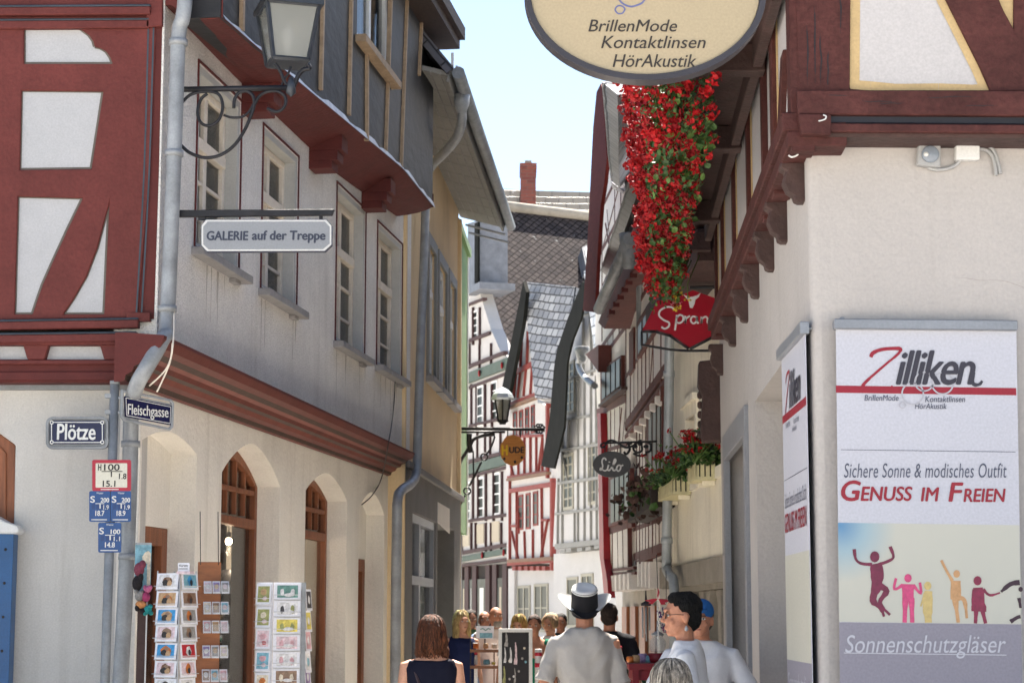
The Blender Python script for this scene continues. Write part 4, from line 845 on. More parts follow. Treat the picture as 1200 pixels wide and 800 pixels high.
mb = MB(); B = [YF.w(-.75, 0, -.31), YF.w(ye, 0, -.31), YF.w(ye, 0, -5.5), YF.w(-.75, 0, -5.5)]
B = [YF.w(-.75, 0, -1.45), YF.w(ye, 0, -1.45), YF.w(ye, 0, -5.5), YF.w(-.75, 0, -5.5)]
mb.add(B + [p + Vector((0, 0, ze_)) for p in B], [(0, 1, 5, 4), (1, 2, 6, 5), (2, 3, 7, 6), (3, 0, 4, 7), (4, 5, 6, 7)], M['interior'])
mb.prism(Fr(YF.w(ye, 0, .05), -YF.n), [(0, 0), (5.6, 0), (5.6, ze_), (0, ze_)], -.1, 0, M['yellow']); mb.prism(Fr(YF.w(-.7, 0, .05), -YF.n), [(0, 0), (5.6, 0), (5.6, ze_), (0, ze_)], -.1, 0, M['yellow']); mb.build('end_wall', yh)
# rain pipe with swan neck
mb = MB(); yq = lambda x, y, d: YF.w(*YF.p(x, y, d), d)
pts = [yq(541, 112, .7), yq(541, 124, .7), yq(541, 142, .69), yq(535, 162, .6), yq(520, 180, .4), yq(505, 196, .18), yq(500, 215, .12), yq(497, 300, .12), yq(493, 400, .12), yq(490, 500, .12), yq(488, 552, .12), yq(482, 566, .13), yq(471, 574, .15), yq(466, 585, .15), yq(465, 620, .15), yq(463, 800, .15)]
pts.append(Vector((pts[-1].x, pts[-1].y, 0)))
mb.tube(spline(pts, 4), .052, M['zinc'], 12); mb.lathe(yq(541, 122, .7), [(.05, -.1), (.085, .0), (.09, .1), (.07, .1)], M['zinc'], 12); mb.build('rain_pipe', yh)
# green house edge
GF = facadeL(535.5, 722, 28.6, 700)
gh = thing('green_house', 'narrow strip of sage green house wall past the ochre house, behind the lamp bracket', 'house', GF.w(0, 0))
z_ = GF.p(542, 285)[1]; ue_ = GF.p(547, 500)[0]
mb = MB(); mb.rect(GF, 0, ue_, GF.p(542, 624)[1], z_, -3, 0, M['green_wall']); mb.build('upper_wall', gh)
mb = MB(); mb.rect(GF, 0, ue_ - .1, 0, GF.p(542, 624)[1], -3, -.06, M['shop_grey']); mb.build('ground_wall', gh)
mb = MB(); mb.rect(GF, ue_, ue_ + .08, GF.p(542, 624)[1], z_, -2.9, .02, M['frame_white']); mb.build('corner_board', gh)
mb = MB(); mb.rect(GF, -.2, ue_ + .08, z_, z_ + .12, -3, .06, M['green_wall']); mb.prism(Fr(GF.w(0, z_ + .12, .06), GF.ux, -GF.n * .8 + Vector((0, 0, 1))), [(-.2, 0), (ue_ + .08, 0), (ue_ + .08, 3), (-.2, 3)], -.1, 0, SL); mb.build('roof', gh)

# ---------------- big wall lantern on its scroll bracket ----------------
LA = front(13.0); lp = lambda x, y, dy=0: at(x, y, 13.0 + dy)
M['lamp_grey'] = mat('dark grey lantern metal', S(62, 66, 72, 1.1), .4, .15, 8, metal=.3)
M['lamp_glass'] = glassmat('hammered lantern glass', S(150, 152, 146), .62, .25)
t = thing('wall_lantern', 'big grey square lantern on a scrolled iron arm at the grey corner pipe', 'lantern', lp(338, 104))
arm = lambda pts, r, n=5: mb.tube(spline([lp(x, y) for x, y in pts], n), r, M['iron'], 7)
mb = MB(); mb.tube([lp(212, 105), lp(344, 103)], .02, M['iron'], 8)
arm([(212, 122), (222, 112), (235, 108), (250, 108), (258, 113), (261, 125), (258, 138), (250, 146), (240, 147), (233, 140), (232, 128), (236, 116), (243, 110)], .011)
arm([(210, 168), (222, 179), (240, 185), (258, 182), (274, 171), (286, 154), (294, 136), (298, 122), (296, 112), (289, 107), (280, 109), (275, 117), (274, 127)], .012)
arm([(262, 135), (272, 138), (284, 137), (292, 131), (297, 122)], .009)
arm([(297, 126), (303, 114), (312, 108), (324, 107), (333, 112), (335, 120), (331, 128), (323, 131), (313, 127)], .011)
mb.build('scroll_arm', t)
mb = MB(); arm([(344, 102), (347, 95), (350, 88), (356, 82), (363, 80), (361, 76)], .016); arm([(338, 103), (333, 95), (330, 87), (325, 78), (322, 75)], .012); mb.lathe(lp(341, 104), [(.0, -.06), (.035, -.03), (.03, .03), (.015, .08)], M['lamp_grey'], 12)
arm([(330, 100), (334, 92), (338, 86), (341, 78)], .008); mb.build('lamp_holder', t)
def lantern(t, c, wb, wt, h, rot, mm=M['lamp_grey'], roofh=.22):
    R = Matrix.Rotation(rot, 3, 'Z'); sq = lambda s, z: [c + R @ Vector((x * s, y * s, z)) for x, y in ((-1, -1), (1, -1), (1, 1), (-1, 1))]
    mb = MB(); a, b = sq(wb, 0), sq(wt, h); w = wt * .09
    for i in range(4): mb.tube([a[i], b[i]], w, mm, 4, False); mb.tube([a[i], a[(i + 1) % 4]], w, mm, 4, False); mb.tube([b[i], b[(i + 1) % 4]], w, mm, 4, False)
    mb.build('lantern_frame', t)
    g = MB(); a2, b2 = sq(wb * .97, .01), sq(wt * .97, h - .01); g.add(a2 + b2, [(i, (i + 1) % 4, 4 + (i + 1) % 4, 4 + i) for i in range(4)], M['lamp_glass']); g.build('glass', t)
    r = MB(); e0, e1, e2, e3 = sq(wt * 1.16, h - .005), sq(wt * 1.16, h + .03), sq(wt * .62, h + roofh), sq(wt * .3, h + roofh * 1.35)
    q = e0 + e1 + e2 + e3; r.add(q, [(4 * j + i, 4 * j + (i + 1) % 4, 4 * j + 4 + (i + 1) % 4, 4 * j + 4 + i) for j in range(3) for i in range(4)] + [(0, 1, 2, 3), (12, 13, 14, 15)], mm)
    r.lathe(c + Vector((0, 0, h + roofh * 1.35)), [(wt * .3, 0), (wt * .34, .04), (wt * .2, .08), (0, .12)], mm, 12); r.build('lantern_roof', t)
    f = MB(); f.add(sq(wb, -.012) + sq(wb, .004), [(0, 1, 2, 3), (4, 5, 6, 7)] + [(i, (i + 1) % 4, 4 + (i + 1) % 4, 4 + i) for i in range(4)], mm); f.build('lantern_base', t)
    bl = MB(); bl.lathe(c + Vector((0, 0, .0)), [(.025, 0), (.025, h * .3), (.04, h * .38), (.045, h * .6), (.0, h * .7)], M['white'], 12); bl.build('bulb', t)
c = lp(337, 74, .12); m_ = .0057
lantern(t, c, 25 * m_ * .85, 35 * m_ * .9, 66 * m_, .3)

# ---------------- GALERIE sign under its bar ----------------
ga = front(12.98)
t = thing('gallery_sign', 'pale grey clipped corner sign GALERIE auf der Treppe under a black bar', 'hanging sign', ga.w(*ga.p(312, 276), 0))
mb = MB(); mb.pp(ga, [(207, 246), (392, 245), (389, 252), (207, 254)], -.02, .02, M['iron']); mb.pp(ga, [(232, 252), (241, 252), (241, 258), (232, 258)], -.008, .008, M['iron']); mb.pp(ga, [(374, 252), (378, 252), (378, 258), (374, 258)], -.008, .008, M['iron']); mb.build('sign_bar', t, bevel=.003)
oc = [(241, 257), (383, 257), (389, 264), (389, 287), (381, 294.5), (242, 295), (235.5, 288), (235.5, 264)]
mb = MB(); mb.pp(ga, oc, -.03, .02, M['sign_text']); mb.pp(ga, [(312 + (x - 312) * .992, 276 + (y - 276) * .965) for x, y in oc], .015, .022, M['white']); mb.pp(ga, [(312 + (x - 312) * .965, 276 + (y - 276) * .86) for x, y in oc], .02, .0235, M['sign_grey'])
mb.text(ga, 'GALERIE', 242.5, 271, 290.5, 281.5, M['sign_text'], d=.024, bold=.1, shear=.03); mb.text(ga, 'auf der Treppe', 295.5, 270.5, 381, 284.5, M['sign_text'], d=.024, bold=.08, shear=.03)
mb.build('sign_plate', t, bevel=0)

# ---------------- street name post ----------------
PO = front(12.75); pq = lambda x, y, dy=0: at(x, y, 12.75 + dy)
t = thing('street_name_post', 'galvanised post with two blue street plates Plötze and Fleischgasse in tube frames', 'signpost', (pq(122, 820).x, 12.75, 0))
pb = pq(121.5, 840); mb = MB(); mb.tube([Vector((pb.x - .02, 12.75, 0)), pq(123, 800), pq(134.5, 449)], .031, M['zinc_dark'], 14); mb.lathe(pq(134.5, 450), [(.033, 0), (.033, .02), (.0, .026)], M['zinc_dark'], 14); mb.build('post', t)
def rrect(x0, y0, x1, y1, r, n=5):
    o = []
    for cx_, cy_, a0 in ((x1 - r, y0 + r, -90), (x1 - r, y1 - r, 0), (x0 + r, y1 - r, 90), (x0 + r, y0 + r, 180)):
        for i in range(n + 1): a = math.radians(a0 + 90 * i / n); o.append((cx_ + r * math.cos(a), cy_ + r * math.sin(a)))
    return o
mb = MB(); P0_ = PO.off(.02)
mb.pp(P0_, rrect(53.5, 488, 127, 526, 8), -.02, .012, M['zinc_dark'], [rrect(57, 491, 124, 523, 6)]); mb.pp(P0_, rrect(57.2, 491.2, 123.8, 522.8, 6), -.012, -.006, M['zinc_dark'])
for y in (464, 483, 517): mb.box(pq(128, y), .05, .05, .03, M['zinc_dark']); mb.lathe(pq(127, y), [(.012, -.012), (.012, .012)], M['zinc'], 6, (1, 0, 0))
mb.build('plate_frame', t, bevel=.004)
mb = MB(); mb.pp(P0_, rrect(58.5, 492.5, 122, 520, 2), -.004, .004, M['enamel_blue'])
for i, (a, b, c_, d) in enumerate(((62, 494, 118, 495), (62, 517.6, 118, 518.6), (59.8, 497, 60.8, 516), (119.4, 497, 120.4, 516))): mb.pp(P0_, [(a, b), (c_, b), (c_, d), (a, d)], .004, .0052, M['white'])
for x, y in ((60.5, 494.8), (119.7, 494.8), (60.5, 517.8), (119.7, 517.8)): mb.pp(P0_, [(x + 2.4 * math.cos(a), y + 2.4 * math.sin(a)) for a in [i * PI / 5 for i in range(10)]], .004, .0062, M['white']); mb.pp(P0_, [(x + 1.2 * math.cos(a), y + 1.2 * math.sin(a)) for a in [i * PI / 5 for i in range(10)]], .004, .0074, M['enamel_blue'])
mb.text(P0_, 'Plötze', 67, 496.5, 111.5, 515, M['white'], d=.0052, bold=.05); mb.build('name_plate', t)
FS = Fr(pq(137, 480) + Vector((.02, -.03, 0)), Vector((1, .95, 0))); FS = Fr(Vector((FS.o.x, FS.o.y, 0)), FS.ux)
mb = MB(); fp = lambda pts: pts
o4 = [(143, 456), (201, 467.5), (204.5, 472), (203.5, 500), (200, 504), (146, 493), (142.5, 488)]; i4 = [(145.5, 459.5), (200, 470), (202, 473), (201, 499), (198.5, 501), (148, 490.5), (145, 486)]
mb.pp(FS, o4, -.012, .012, M['zinc'], [i4]); mb.pp(FS, [(147, 462), (201, 473), (200.6, 476), (147, 465)], -.006, .003, M['zinc'])
for y in (466, 483): mb.tube([pq(135, y), FS.w(*FS.p(145, y), 0)], .012, M['zinc'], 6)
mb.build('plate_frame', t, bevel=.003)
mb = MB(); mb.pp(FS, [(146, 464), (201.5, 475.2), (200.5, 498), (147, 488)], -.004, .006, M['enamel_blue']); bpts = [(147.5, 466), (200, 476.6), (199.3, 496), (148.3, 486.5)]
for i in range(4): mb.stroke(FS, [bpts[i], bpts[(i + 1) % 4]], .8, M['white'], d=.006 + .0004 * (i % 2), n=1)
class Shear2:
    o = FS.o; n = FS.n
    def p(s, x, y, d=0): return FS.p(x, y, d)
    def w(s, u, v, d=0): return FS.w(u, v, d)
mb.text(FS, 'Fleischgasse', 149.5, 473, 197, 489, M['white'], d=.007, bold=.03); mb.build('name_plate', t)
# hydrant and valve plates on the same post
M['plate_red'] = mat('red enamel', S(196, 40, 66, KF), .3, .05); M['plate_blue'] = mat('blue enamel', S(28, 84, 150, KF), .3, .08, 12); M['plate_cream'] = mat('cream enamel', S(226, 222, 206, .8), .35, .03)
PH = PO.off(.04)
hb_ = lambda x, y: PH.w(*PH.p(x, y), 0)
mb = MB(); mb.pp(PH, rrect(108, 538.5, 153.5, 575, 2), -.004, .004, M['plate_red']); mb.pp(PH, rrect(112, 542.5, 149, 571, 1), .002, .0055, M['plate_cream'])
for s_, a in (('H', (115, 543.5, 118.5, 551)), ('100', (122, 543.5, 140, 551)), ('1.8', (139.5, 554.5, 148, 561)), ('15.1', (120.5, 563, 135, 570))): mb.text(PH, s_, *a, M['black'], d=.0058, bold=.06)
mb.pp(PH, [(119, 551.6), (143.5, 551.6), (143.5, 552.6), (119, 552.6)], .005, .0068, M['black']); mb.pp(PH, [(129.8, 552), (131.2, 552), (131.2, 558.5), (129.8, 558.5)], .005, .0072, M['black'])
mb.pp(PH, [(118, 572.6), (139, 572.6), (139, 573.6), (118, 573.6)], .003, .0052, M['white'])
tag(mb.build('hydrant_plate', base=hb_(130, 557)), 'red rimmed cream hydrant plate H 100 on the galvanised post', 'sign plate')
for (x0, x1, y0, y1, a, b, lbl) in ((104.5, 129, 575, 611, '200', '18.7', 'blue valve plate S 200 on the left under the red rimmed plate'), (129.6, 153.5, 575, 611, '200', '18.9', 'blue valve plate S 200 on the right under the red rimmed plate'), (115, 142, 612, 647, '100', '14.8', 'blue valve plate S 100, lowest on the galvanised post')):
    mb = MB(); mb.pp(PH, rrect(x0, y0, x1, y1, 2), -.004, .004, M['plate_blue']); W_ = x1 - x0
    dk = mat('dark blue digit tile', S(22, 66, 128, KF), .3, .05) if 'dkb' not in M else M['dkb']; M['dkb'] = dk
    for k in range(4): mb.pp(PH, [(x0 + 3 + k * W_ * .22, y0 + 15), (x0 + 3 + k * W_ * .22 + W_ * .16, y0 + 15), (x0 + 3 + k * W_ * .22 + W_ * .16, y0 + 21.5), (x0 + 3 + k * W_ * .22, y0 + 21.5)], .003, .0046, dk)
    for s_, q4, bo in (('S', (x0 + 1.5, y0 + 6, x0 + 6.5, y0 + 13.5), .08), (a, (x0 + W_ * .55, y0 + 8, x1 - 1.2, y0 + 13.3), .1), ('1.9' if a == '200' else '1.1', (x0 + W_ * .68, y0 + 16.5, x1 - 1.5, y0 + 21.5), .06), (b, (x0 + W_ * .3, y0 + 23, x0 + W_ * .72, y0 + 29), .08), ('Wasser', (x0 + W_ * .35, y0 + 1.2, x0 + W_ * .68, y0 + 3.4), .03)): mb.text(PH, s_, *q4, M['white'], d=.0048, bold=bo)
    mb.pp(PH, [(x0 + W_ * .3, y0 + 14.2), (x1 - W_ * .28, y0 + 14.2), (x1 - W_ * .28, y0 + 15.1), (x0 + W_ * .3, y0 + 15.1)], .003, .0058, M['white']); mb.pp(PH, [(x0 + W_ * .49, y0 + 15), (x0 + W_ * .55, y0 + 15), (x0 + W_ * .55, y0 + 20.5), (x0 + W_ * .49, y0 + 20.5)], .003, .0063, M['white'])
    mb.pp(PH, [(x0 + W_ * .1, y1 - 3), (x1 - W_ * .15, y1 - 3), (x1 - W_ * .15, y1 - 1.9), (x0 + W_ * .1, y1 - 1.9)], .003, .0058, M['white'])
    tag(mb.build('valve_plate', base=hb_((x0 + x1) / 2, y1)), lbl, 'sign plate', 'blue valve plates on the street post')

# ---------------- blue cabinet at the left edge ----------------
CB = front(13.0); blue = mat('blue cabinet panel', S(20, 92, 150, KF), .35, .12, 3); u1 = CB.p(13.5, 700)[0]; z1 = CB.p(0, 622)[1]
t = thing('ride_cabinet', 'blue panelled cabinet with a white rounded top below the brown door at the left edge', 'cabinet', CB.w(u1 - .45, 0, 0))
mb = MB(); mb.rect(CB, u1 - .95, u1, .1, z1, -.12, 0, blue); mb.rect(CB, u1 - .9, u1 - .12, .3, z1 - .15, .0, .012, mat('lighter blue panel', S(70, 140, 180, KF), .4, .1, 3))
for k in range(5): mb.lathe(CB.w(u1 - .05, z1 - .12 - k * .22, 0), [(.012, 0), (.008, .006)], M['iron'], 8, (0, -1, 0))
mb.build('body', t, bevel=.01)
mb = MB(); mb.prism(CB, [(u1 - 1.0, z1 - .0), (u1 + .02, z1 - .02), (u1 + .045, z1 + .0), (u1 + .03, z1 + .035), (u1 - .05, z1 + .06), (u1 - .12, z1 + .1), (u1 - .25, z1 + .12), (u1 - 1.0, z1 + .12)], -.14, .03, M['white']); mb.build('rounded_top', t, bevel=.015, seg=2)
mb = MB(); mb.rect(CB, u1 - .9, u1 - .03, .0, .1, -.11, -.02, M['iron']); mb.build('plinth', t)

# rain streaks below the sills and above the arcade
rs = random.Random(17); mb = MB(); drip = mat('dark rain streak', S(186, 181, 176), .95, .1, 8)
for a, b, c, d in WN:
    for k in range(5):
        u = rs.uniform(a - .02, b + .04); L_ = rs.uniform(.12, .5); w_ = rs.uniform(.006, .016)
        mb.prism(G1, [(u - w_, c - .07), (u + w_, c - .07), (u + w_ * .6, c - .07 - L_ * .6), (u, c - .07 - L_), (u - w_ * .5, c - .07 - L_ * .5)], -.001, .0015 + .0004 * k, drip)
mb.build('rain_streak', house)

# ================= right side of the lane: beige arcade house, two timbered houses =================
M['beige'] = mat('old beige lime plaster', S(212, 206, 190, 1.25), .92, .06, .9, .3, 14, stain=.45)
M['stone'] = mat('grey sandstone', S(140, 134, 124, 1.1), .9, .12, 3, .4, 18)
M['t_brown'] = mat('brown red half timber paint', S(98, 54, 49, 1.0), .75, .15, 4, .3, 20)
M['t_white'] = mat('aged white infill', S(214, 210, 206, 1.25), .88, .04, 3, .15, 25, stain=.1)
M['dark_in'] = mat('dark recess', S(44, 38, 34), .9, .2)
M['slat_cream'] = mat('cream painted slats', S(198, 190, 150, 1.1), .7, .08, 5)
def block(F, u0, u1, h, depth, m, name, parent, v0=0):
    mb = MB(); mb.rect(F, u0, u1, v0, h, -depth, -.25, m); return mb.build(name, parent)
BR = facadeR(850, 722, 17.0, 520)
bh = thing('beige_house', 'beige plastered house with a low stone arcade beyond the opticians corner on the right', 'house', BR.w(-3, 0))
ul, ur = BR.p(788, 600)[0], .9; zl = (BR.p(788, 665)[1] + BR.p(850, 650)[1]) / 2; ztop = 7.2
wx0, wx1 = BR.p(806, 520)[0], BR.p(817, 520)[0]; wz1, wz0 = BR.p(817, 483)[1], BR.p(817, 560)[1]
dx0, dx1 = BR.p(838, 520)[0], BR.p(848, 520)[0]
mb = MB(); mb.prism(BR, [(ul, zl), (ur, zl), (ur, ztop), (ul, ztop)], -.3, 0, M['beige'], [[(wx0, wz0), (wx1, wz0), (wx1, wz1), (wx0, wz1)], [(dx0, wz0), (dx1, wz0), (dx1, wz1 + .2), (dx0, wz1 + .2)]]); mb.build('upper_wall', bh, bevel=.01)
for a, b, c in ((wx0, wx1, wz1), (dx0, dx1, wz1 + .2)):
    w = win_open(BR, bh, a, b, wz0, c, .1, M['wood_brown'], M['glass'], bars_v=(.5,), transom=.62, bw=.07)
    mb = MB(); mb.prism(BR, [(a - .12, wz0 - .1), (b + .12, wz0 - .1), (b + .12, c + .12), (a - .12, c + .12)], -.02, .025, M['beige'], [[(a, wz0), (b, wz0), (b, c), (a, c)]]); mb.rect(BR, a - .15, b + .15, c + .12, c + .18, -.02, .06, M['beige']); mb.build('window_surround', bh)
# arcade: beam, stone columns with brackets, dark recess with glazed shops
mb = MB(); mb.rect(BR, ul - .1, ur, zl - .22, zl, -.3, .03, M['stone']); mb.rect(BR, ul - .1, ur, zl - .27, zl - .22, -.3, -.02, M['stone']); mb.build('arcade_beam', bh)
for x in (797, 818, 838, 850.5):
    u = BR.p(x, 720)[0]; mb = MB()
    mb.rect(BR, u - .1, u + .1, 0, zl - .27, -.24, -.04, M['stone'])
    for sg in (-1, 1): mb.prism(BR, [(u + sg * .1, zl - .8), (u + sg * .1, zl - .271), (u + sg * .42, zl - .271), (u + sg * .3, zl - .36), (u + sg * .16, zl - .5)], -.22, -.06, M['stone'])
    mb.build('arcade_column', bh, bevel=.01)
mb = MB(); mb.rect(BR, ul - .2, ur, 0, zl, -1.3, -1.2, M['dark_in'])
for k in range(5): mb.rect(BR, ul + .3 + k * 1.0, ul + .9 + k * 1.0, .4, zl - .4, -1.19, -1.17, M['glass_far'])
mb.build('shop_recess', bh)
mb = MB(); mb.rect(BR, ul, ur, zl + .01, ztop, -5, -1.0, M['beige']); mb.prism(Fr(BR.w(ul - .02, 0, 0), -BR.n), [(.0, zl), (5, zl), (5, ztop), (.0, ztop)], -.05, 0, M['beige']); mb.build('rear_wall', bh)
# dark timber storey above it
zo = BR.p(820, 408)[1]
mb = MB(); zk = [BR.p(830, y)[1] for y in (345, 300, 262)]
mb.rect(BR, BR.p(792, 345)[0], ur, zk[0], zk[0] + .28, -.2, .32, M['r_dark']); mb.rect(BR, BR.p(796, 300)[0], ur, zk[0] + .28, ztop + .5, -.2, .2, M['r_dark']); mb.rect(BR, BR.p(796, 300)[0], ur, zk[1], zk[1] + .2, .2, .34, M['r_dark'])
for k in range(4): mb.rect(BR, -2.6 + k * .85, -2.45 + k * .85, zk[0] + .28, ztop + .5, .2, .26, M['r_timber'])
mb.build('timber_oriel', bh, bevel=.008)
mb = MB(); mb.prism(Fr(BR.w(0, ztop + .5, .5), BR.ux, -BR.n * .8 + Vector((0, 0, 1))), [(ul + .9, 0), (ur, 0), (ur, 5), (ul + .9, 5)], -.12, 0, SL); mb.build('roof', bh)
# two planters with red flowers, cream slats
for i, (x0, x1, yt, yb, lbl) in enumerate(((771, 811, 563, 584, 'cream slatted flower box with red geraniums, lower left, next to the zinc pipe'), (806, 841, 543, 567, 'cream slatted flower box with red geraniums under the small brown window'))):
    ua, ub = BR.p(x0, 570, .2)[0], BR.p(x1, 570)[0]; zt_, zb_ = BR.p(x1 - 10, yt)[1], BR.p(x1 - 10, yb)[1]
    t = thing('flower_box', lbl, 'flower box', BR.w((ua + ub) / 2, zb_, .2), 'cream flower boxes on the beige wall')
    mb = MB(); mb.rect(BR, ua, ub, zb_, zb_ + .03,   .01, .2, M['slat_cream']); mb.rect(BR, ua + .02, ub - .02, zb_ + .03, zt_ - .03, .03, .175, M['soil']); mb.build('planter', t)
    n = 9; mb = MB()
    for k in range(n): u = ua + (ub - ua - .08) * k / (n - 1); mb.rect(BR, u, u + .08, zb_ + .03, zt_, .178, .2, M['slat_cream'])
    for k in range(4): F2 = Fr(BR.w(ub, 0, .02 + .048 * k), BR.n); mb.rect(F2, 0, .034, zb_ + .03, zt_, -.0, .02, M['slat_cream'])
    mb.build('slat_front', t)
    mb = MB(); mb.rect(BR, ua + .1, ua + .14, zb_ - .04, zb_ - .001, .01, .12, M['beige']); mb.rect(BR, ub - .14, ub - .1, zb_ - .04, zb_ - .001, .01, .12, M['beige']); mb.build('bracket', t)
    L, B = MB(), MB()
    for _ in range(1300):
        u = rs.uniform(ua + .02, ub + .05); h = abs(rs.gauss(0, .1)); d = .11 + rs.gauss(0, .09)
        leaf(L, BR.w(u, zt_ - .05 + h + (.06 if h > .2 else 0), d), rs.uniform(.012, .028), Vector((rs.gauss(0, .6), rs.gauss(0, .6) - .3, .7)) + BR.n * .4, M['leaf'] if rs.random() < .7 else M['leaf2'], rs)
    for _ in range(60):
        u = rs.uniform(ua, ub + .05); z = zt_ + rs.uniform(.04, .28); d = .11 + rs.gauss(0, .11); c = BR.w(u, z, d); head(B, c, rs.uniform(.03, .055), M['petal'], rs, 13); L.tube([BR.w(u, zt_ - .03, .2), c], .005, M['leaf2'], 4)
    L.build('foliage', t); B.build('blossom', t)
# zinc pipe between the houses
mb = MB(); zp = lambda x, y, d=.12: BR.w(*BR.p(x, y, d), d)
mb.tube(spline([zp(785, 250), zp(785, 330), zp(784, 450), zp(782.5, 560), zp(781, 655), zp(782, 668), zp(786, 676), zp(790, 690), zp(790, 800)] , 4) , .05, M['zinc_lane'], 12)
p = zp(790, 800); mb.tube([p, Vector((p.x, p.y, 0))], .05, M['zinc_lane'], 12)
for y in (438, 545, 633): mb.lathe(zp(784 if y < 500 else 781.5, y) - Vector((0, 0, .03)), [(.05, 0), (.06, 0), (.06, .06), (.05, .06)], M['zinc_lane'], 12)
tag(mb.build('zinc_downpipe', base=Vector((p.x, p.y, 0))), 'grey zinc downpipe between the beige wall and the brown timbered oriel', 'downpipe')

def timbers(F, parent, lst, mk, d=.035, name='timber_frame'):
    mb = MB()
    for i, (x0, y0, x1, y1, w_) in enumerate(lst): mb.beam(F, x0, y0, x1, y1, w_, -.05, d + .0022 * (i % 4), M[mk])
    return mb.build(name, parent)
def fwin(F, parent, x0, x1, y0, y1, m, g, nv=2, nh=3, bw=1.2, d=.024, name='window'):     # y given at the left edge
    u0, u1 = F.p(x0, (y0 + y1) / 2)[0], F.p(x1, (y0 + y1) / 2)[0]; v1, v0 = F.p(x0, y0)[1], F.p(x0, y1)[1]; b = (v1 - v0) * .045 + .01; bu = (u1 - u0) * .09
    mb = MB(); mb.prism(F, [(u0, v0), (u1, v0), (u1, v1), (u0, v1)], -.02, d, M[m], [[(u0 + bu, v0 + b), (u1 - bu, v0 + b), (u1 - bu, v1 - b), (u0 + bu, v1 - b)]])
    for k in range(1, nv): u = u0 + (u1 - u0) * k / nv; mb.rect(F, u - bu * .45, u + bu * .45, v0 + b, v1 - b, -.02, d - .003, M[m])
    for k in range(1, nh): v = v0 + (v1 - v0) * k / nh; mb.rect(F, u0 + bu, u1 - bu, v - .015, v + .015, -.02, d - .006, M[m])
    w = mb.build(name, parent); g_ = MB(); g_.rect(F, u0 + bu, u1 - bu, v0 + b, v1 - b, -.02, d - .014, M[g]); g_.build('pane', w); return w
# ---- oriel house T1
T1 = facadeR(779, 722, 21.2, 575)
th = thing('oriel_house', 'brown timbered house with a jettied oriel on corbels beyond the zinc downpipe', 'house', T1.w(-2, 0))
ua, ub = T1.p(732, 480)[0], .0
mb = MB(); mb.pp(T1, [(731, 250), (779, 180), (779, 385), (779, 441), (769, 448), (731, 505)], -2.5, 0, M['t_white']); mb.build('oriel_wall', th)
L = [(732, 499, 778, 432, 9), (732, 512, 778, 446, 4), (732, 443, 776, 375, 4), (731, 385, 779, 300, 5), (731, 330, 779, 245, 5), (774, 250, 774, 470, 9), (733, 300, 733, 505, 5)]
L += [(x, 443 - (x - 732) * 1.5, x, 499 - (x - 732) * 1.47, 1.7) for x in (738, 742.5, 747, 751.5, 756, 760.5, 765)] + [(765, 396, 761, 455, 1.6)]
L += [(x, 330 - (x - 731) * 1.75, x, 385 - (x - 731) * 1.75, 2) for x in (738, 745, 752, 760, 768)]
timbers(T1, th, L, 't_brown', .006)
mb = MB(); q0, q1 = T1.p(740, 410), T1.p(762, 380); mb.pp(T1, [(737, 390), (742, 383), (742, 432), (737, 440)], 0, .03, M['t_brown']); mb.pp(T1, [(746, 378), (766, 345), (766, 388), (746, 420)], .0, .05, M['t_brown'])
for k in range(3): mb.pp(T1, [(747.5 + 6 * k, 383 - 9.4 * k), (751.5 + 6 * k, 376 - 9.4 * k), (751.5 + 6 * k, 408 - 9 * k), (747.5 + 6 * k, 415 - 9 * k)], .04, .06, M['glass_far'])
mb.build('window', th)
zc_ = T1.p(778, 446)[1]; 
for k in range(7):                                           # corbels in receding rows under the oriel
    u = T1.p(737 + 6.2 * k, 500)[0]; mb = MB(); F2 = Fr(T1.w(u, 0, 0), T1.n)
    z1 = zc_ - .02; mb.prism(F2, [(-1.1, z1), (.0, z1), (.0, z1 - .1), (-.25, z1 - .2), (-.5, z1 - .35), (-.8, z1 - .42), (-1.1, z1 - .5)], -.08, .08, M['t_white' if 1 else 't_brown']); mb.build('corbel', th)
T1b = T1.off(-.1)
mb = MB(); mb.pp(T1b, [(722, 512), (783, 440), (783, 640), (757, 655), (722, 672)], -2, 0, M['t_white']); mb.build('lower_wall', th)
L = [(x, 470, x, 660, 2.2) for x in (738.5, 742, 745.5, 749, 752.5, 756, 759.5)] + [(x, 590 - .4 * (x - 760), x, 650, 2.6) for x in (764, 768, 772, 776)] + [(736, 590, 760, 572, 5), (737, 622, 778, 606, 5), (735, 655, 778, 640, 8), (738, 662, 770, 648, 4)]
timbers(T1b, th, L, 't_brown', .006)
mb = MB(); mb.pp(T1b, [(757, 470), (776, 445), (776, 560), (757, 580)], 0, .03, M['t_brown']);
for x in (760, 765, 770): mb.pp(T1b, [(x, 478), (x + 3.4, 473), (x + 3.4, 560), (x, 565)], .02, .04, M['glass_far'])
mb.build('window', th)
for k in range(6):
    u = T1b.p(740 + 4.5 * k, 665)[0]; mb = MB(); z1 = T1b.p(740 + 4.5 * k, 658)[1]; mb.rect(T1b, u - .1, u + .1, z1 - .32, z1, -.4, .02, M['t_white']); mb.build('joist_end', th)
mb = MB(); mb.pp(T1b, [(742, 672), (786, 662), (786, 672), (776, 690), (748, 682)], -.5, -.1, M['stone']); zg = T1b.p(750, 683)[1]; mb.rect(T1b, T1b.p(736, 720)[0], 0, 0, zg, -3, -.9, M['stone'])
for x in (750, 761.5, 773): u = T1b.p(x, 720)[0]; mb.rect(T1b, u - .16, u + .16, 0, zg + .1, -.6, -.3, M['stone'])
mb.build('stone_ground_storey', th)
mb = MB(); u = T1b.p(757.5, 720)[0]; mb.rect(T1b, u - .2, u + .2, 0, zg, -.3, -.15, M['t_white']); mb.build('white_pier', th)
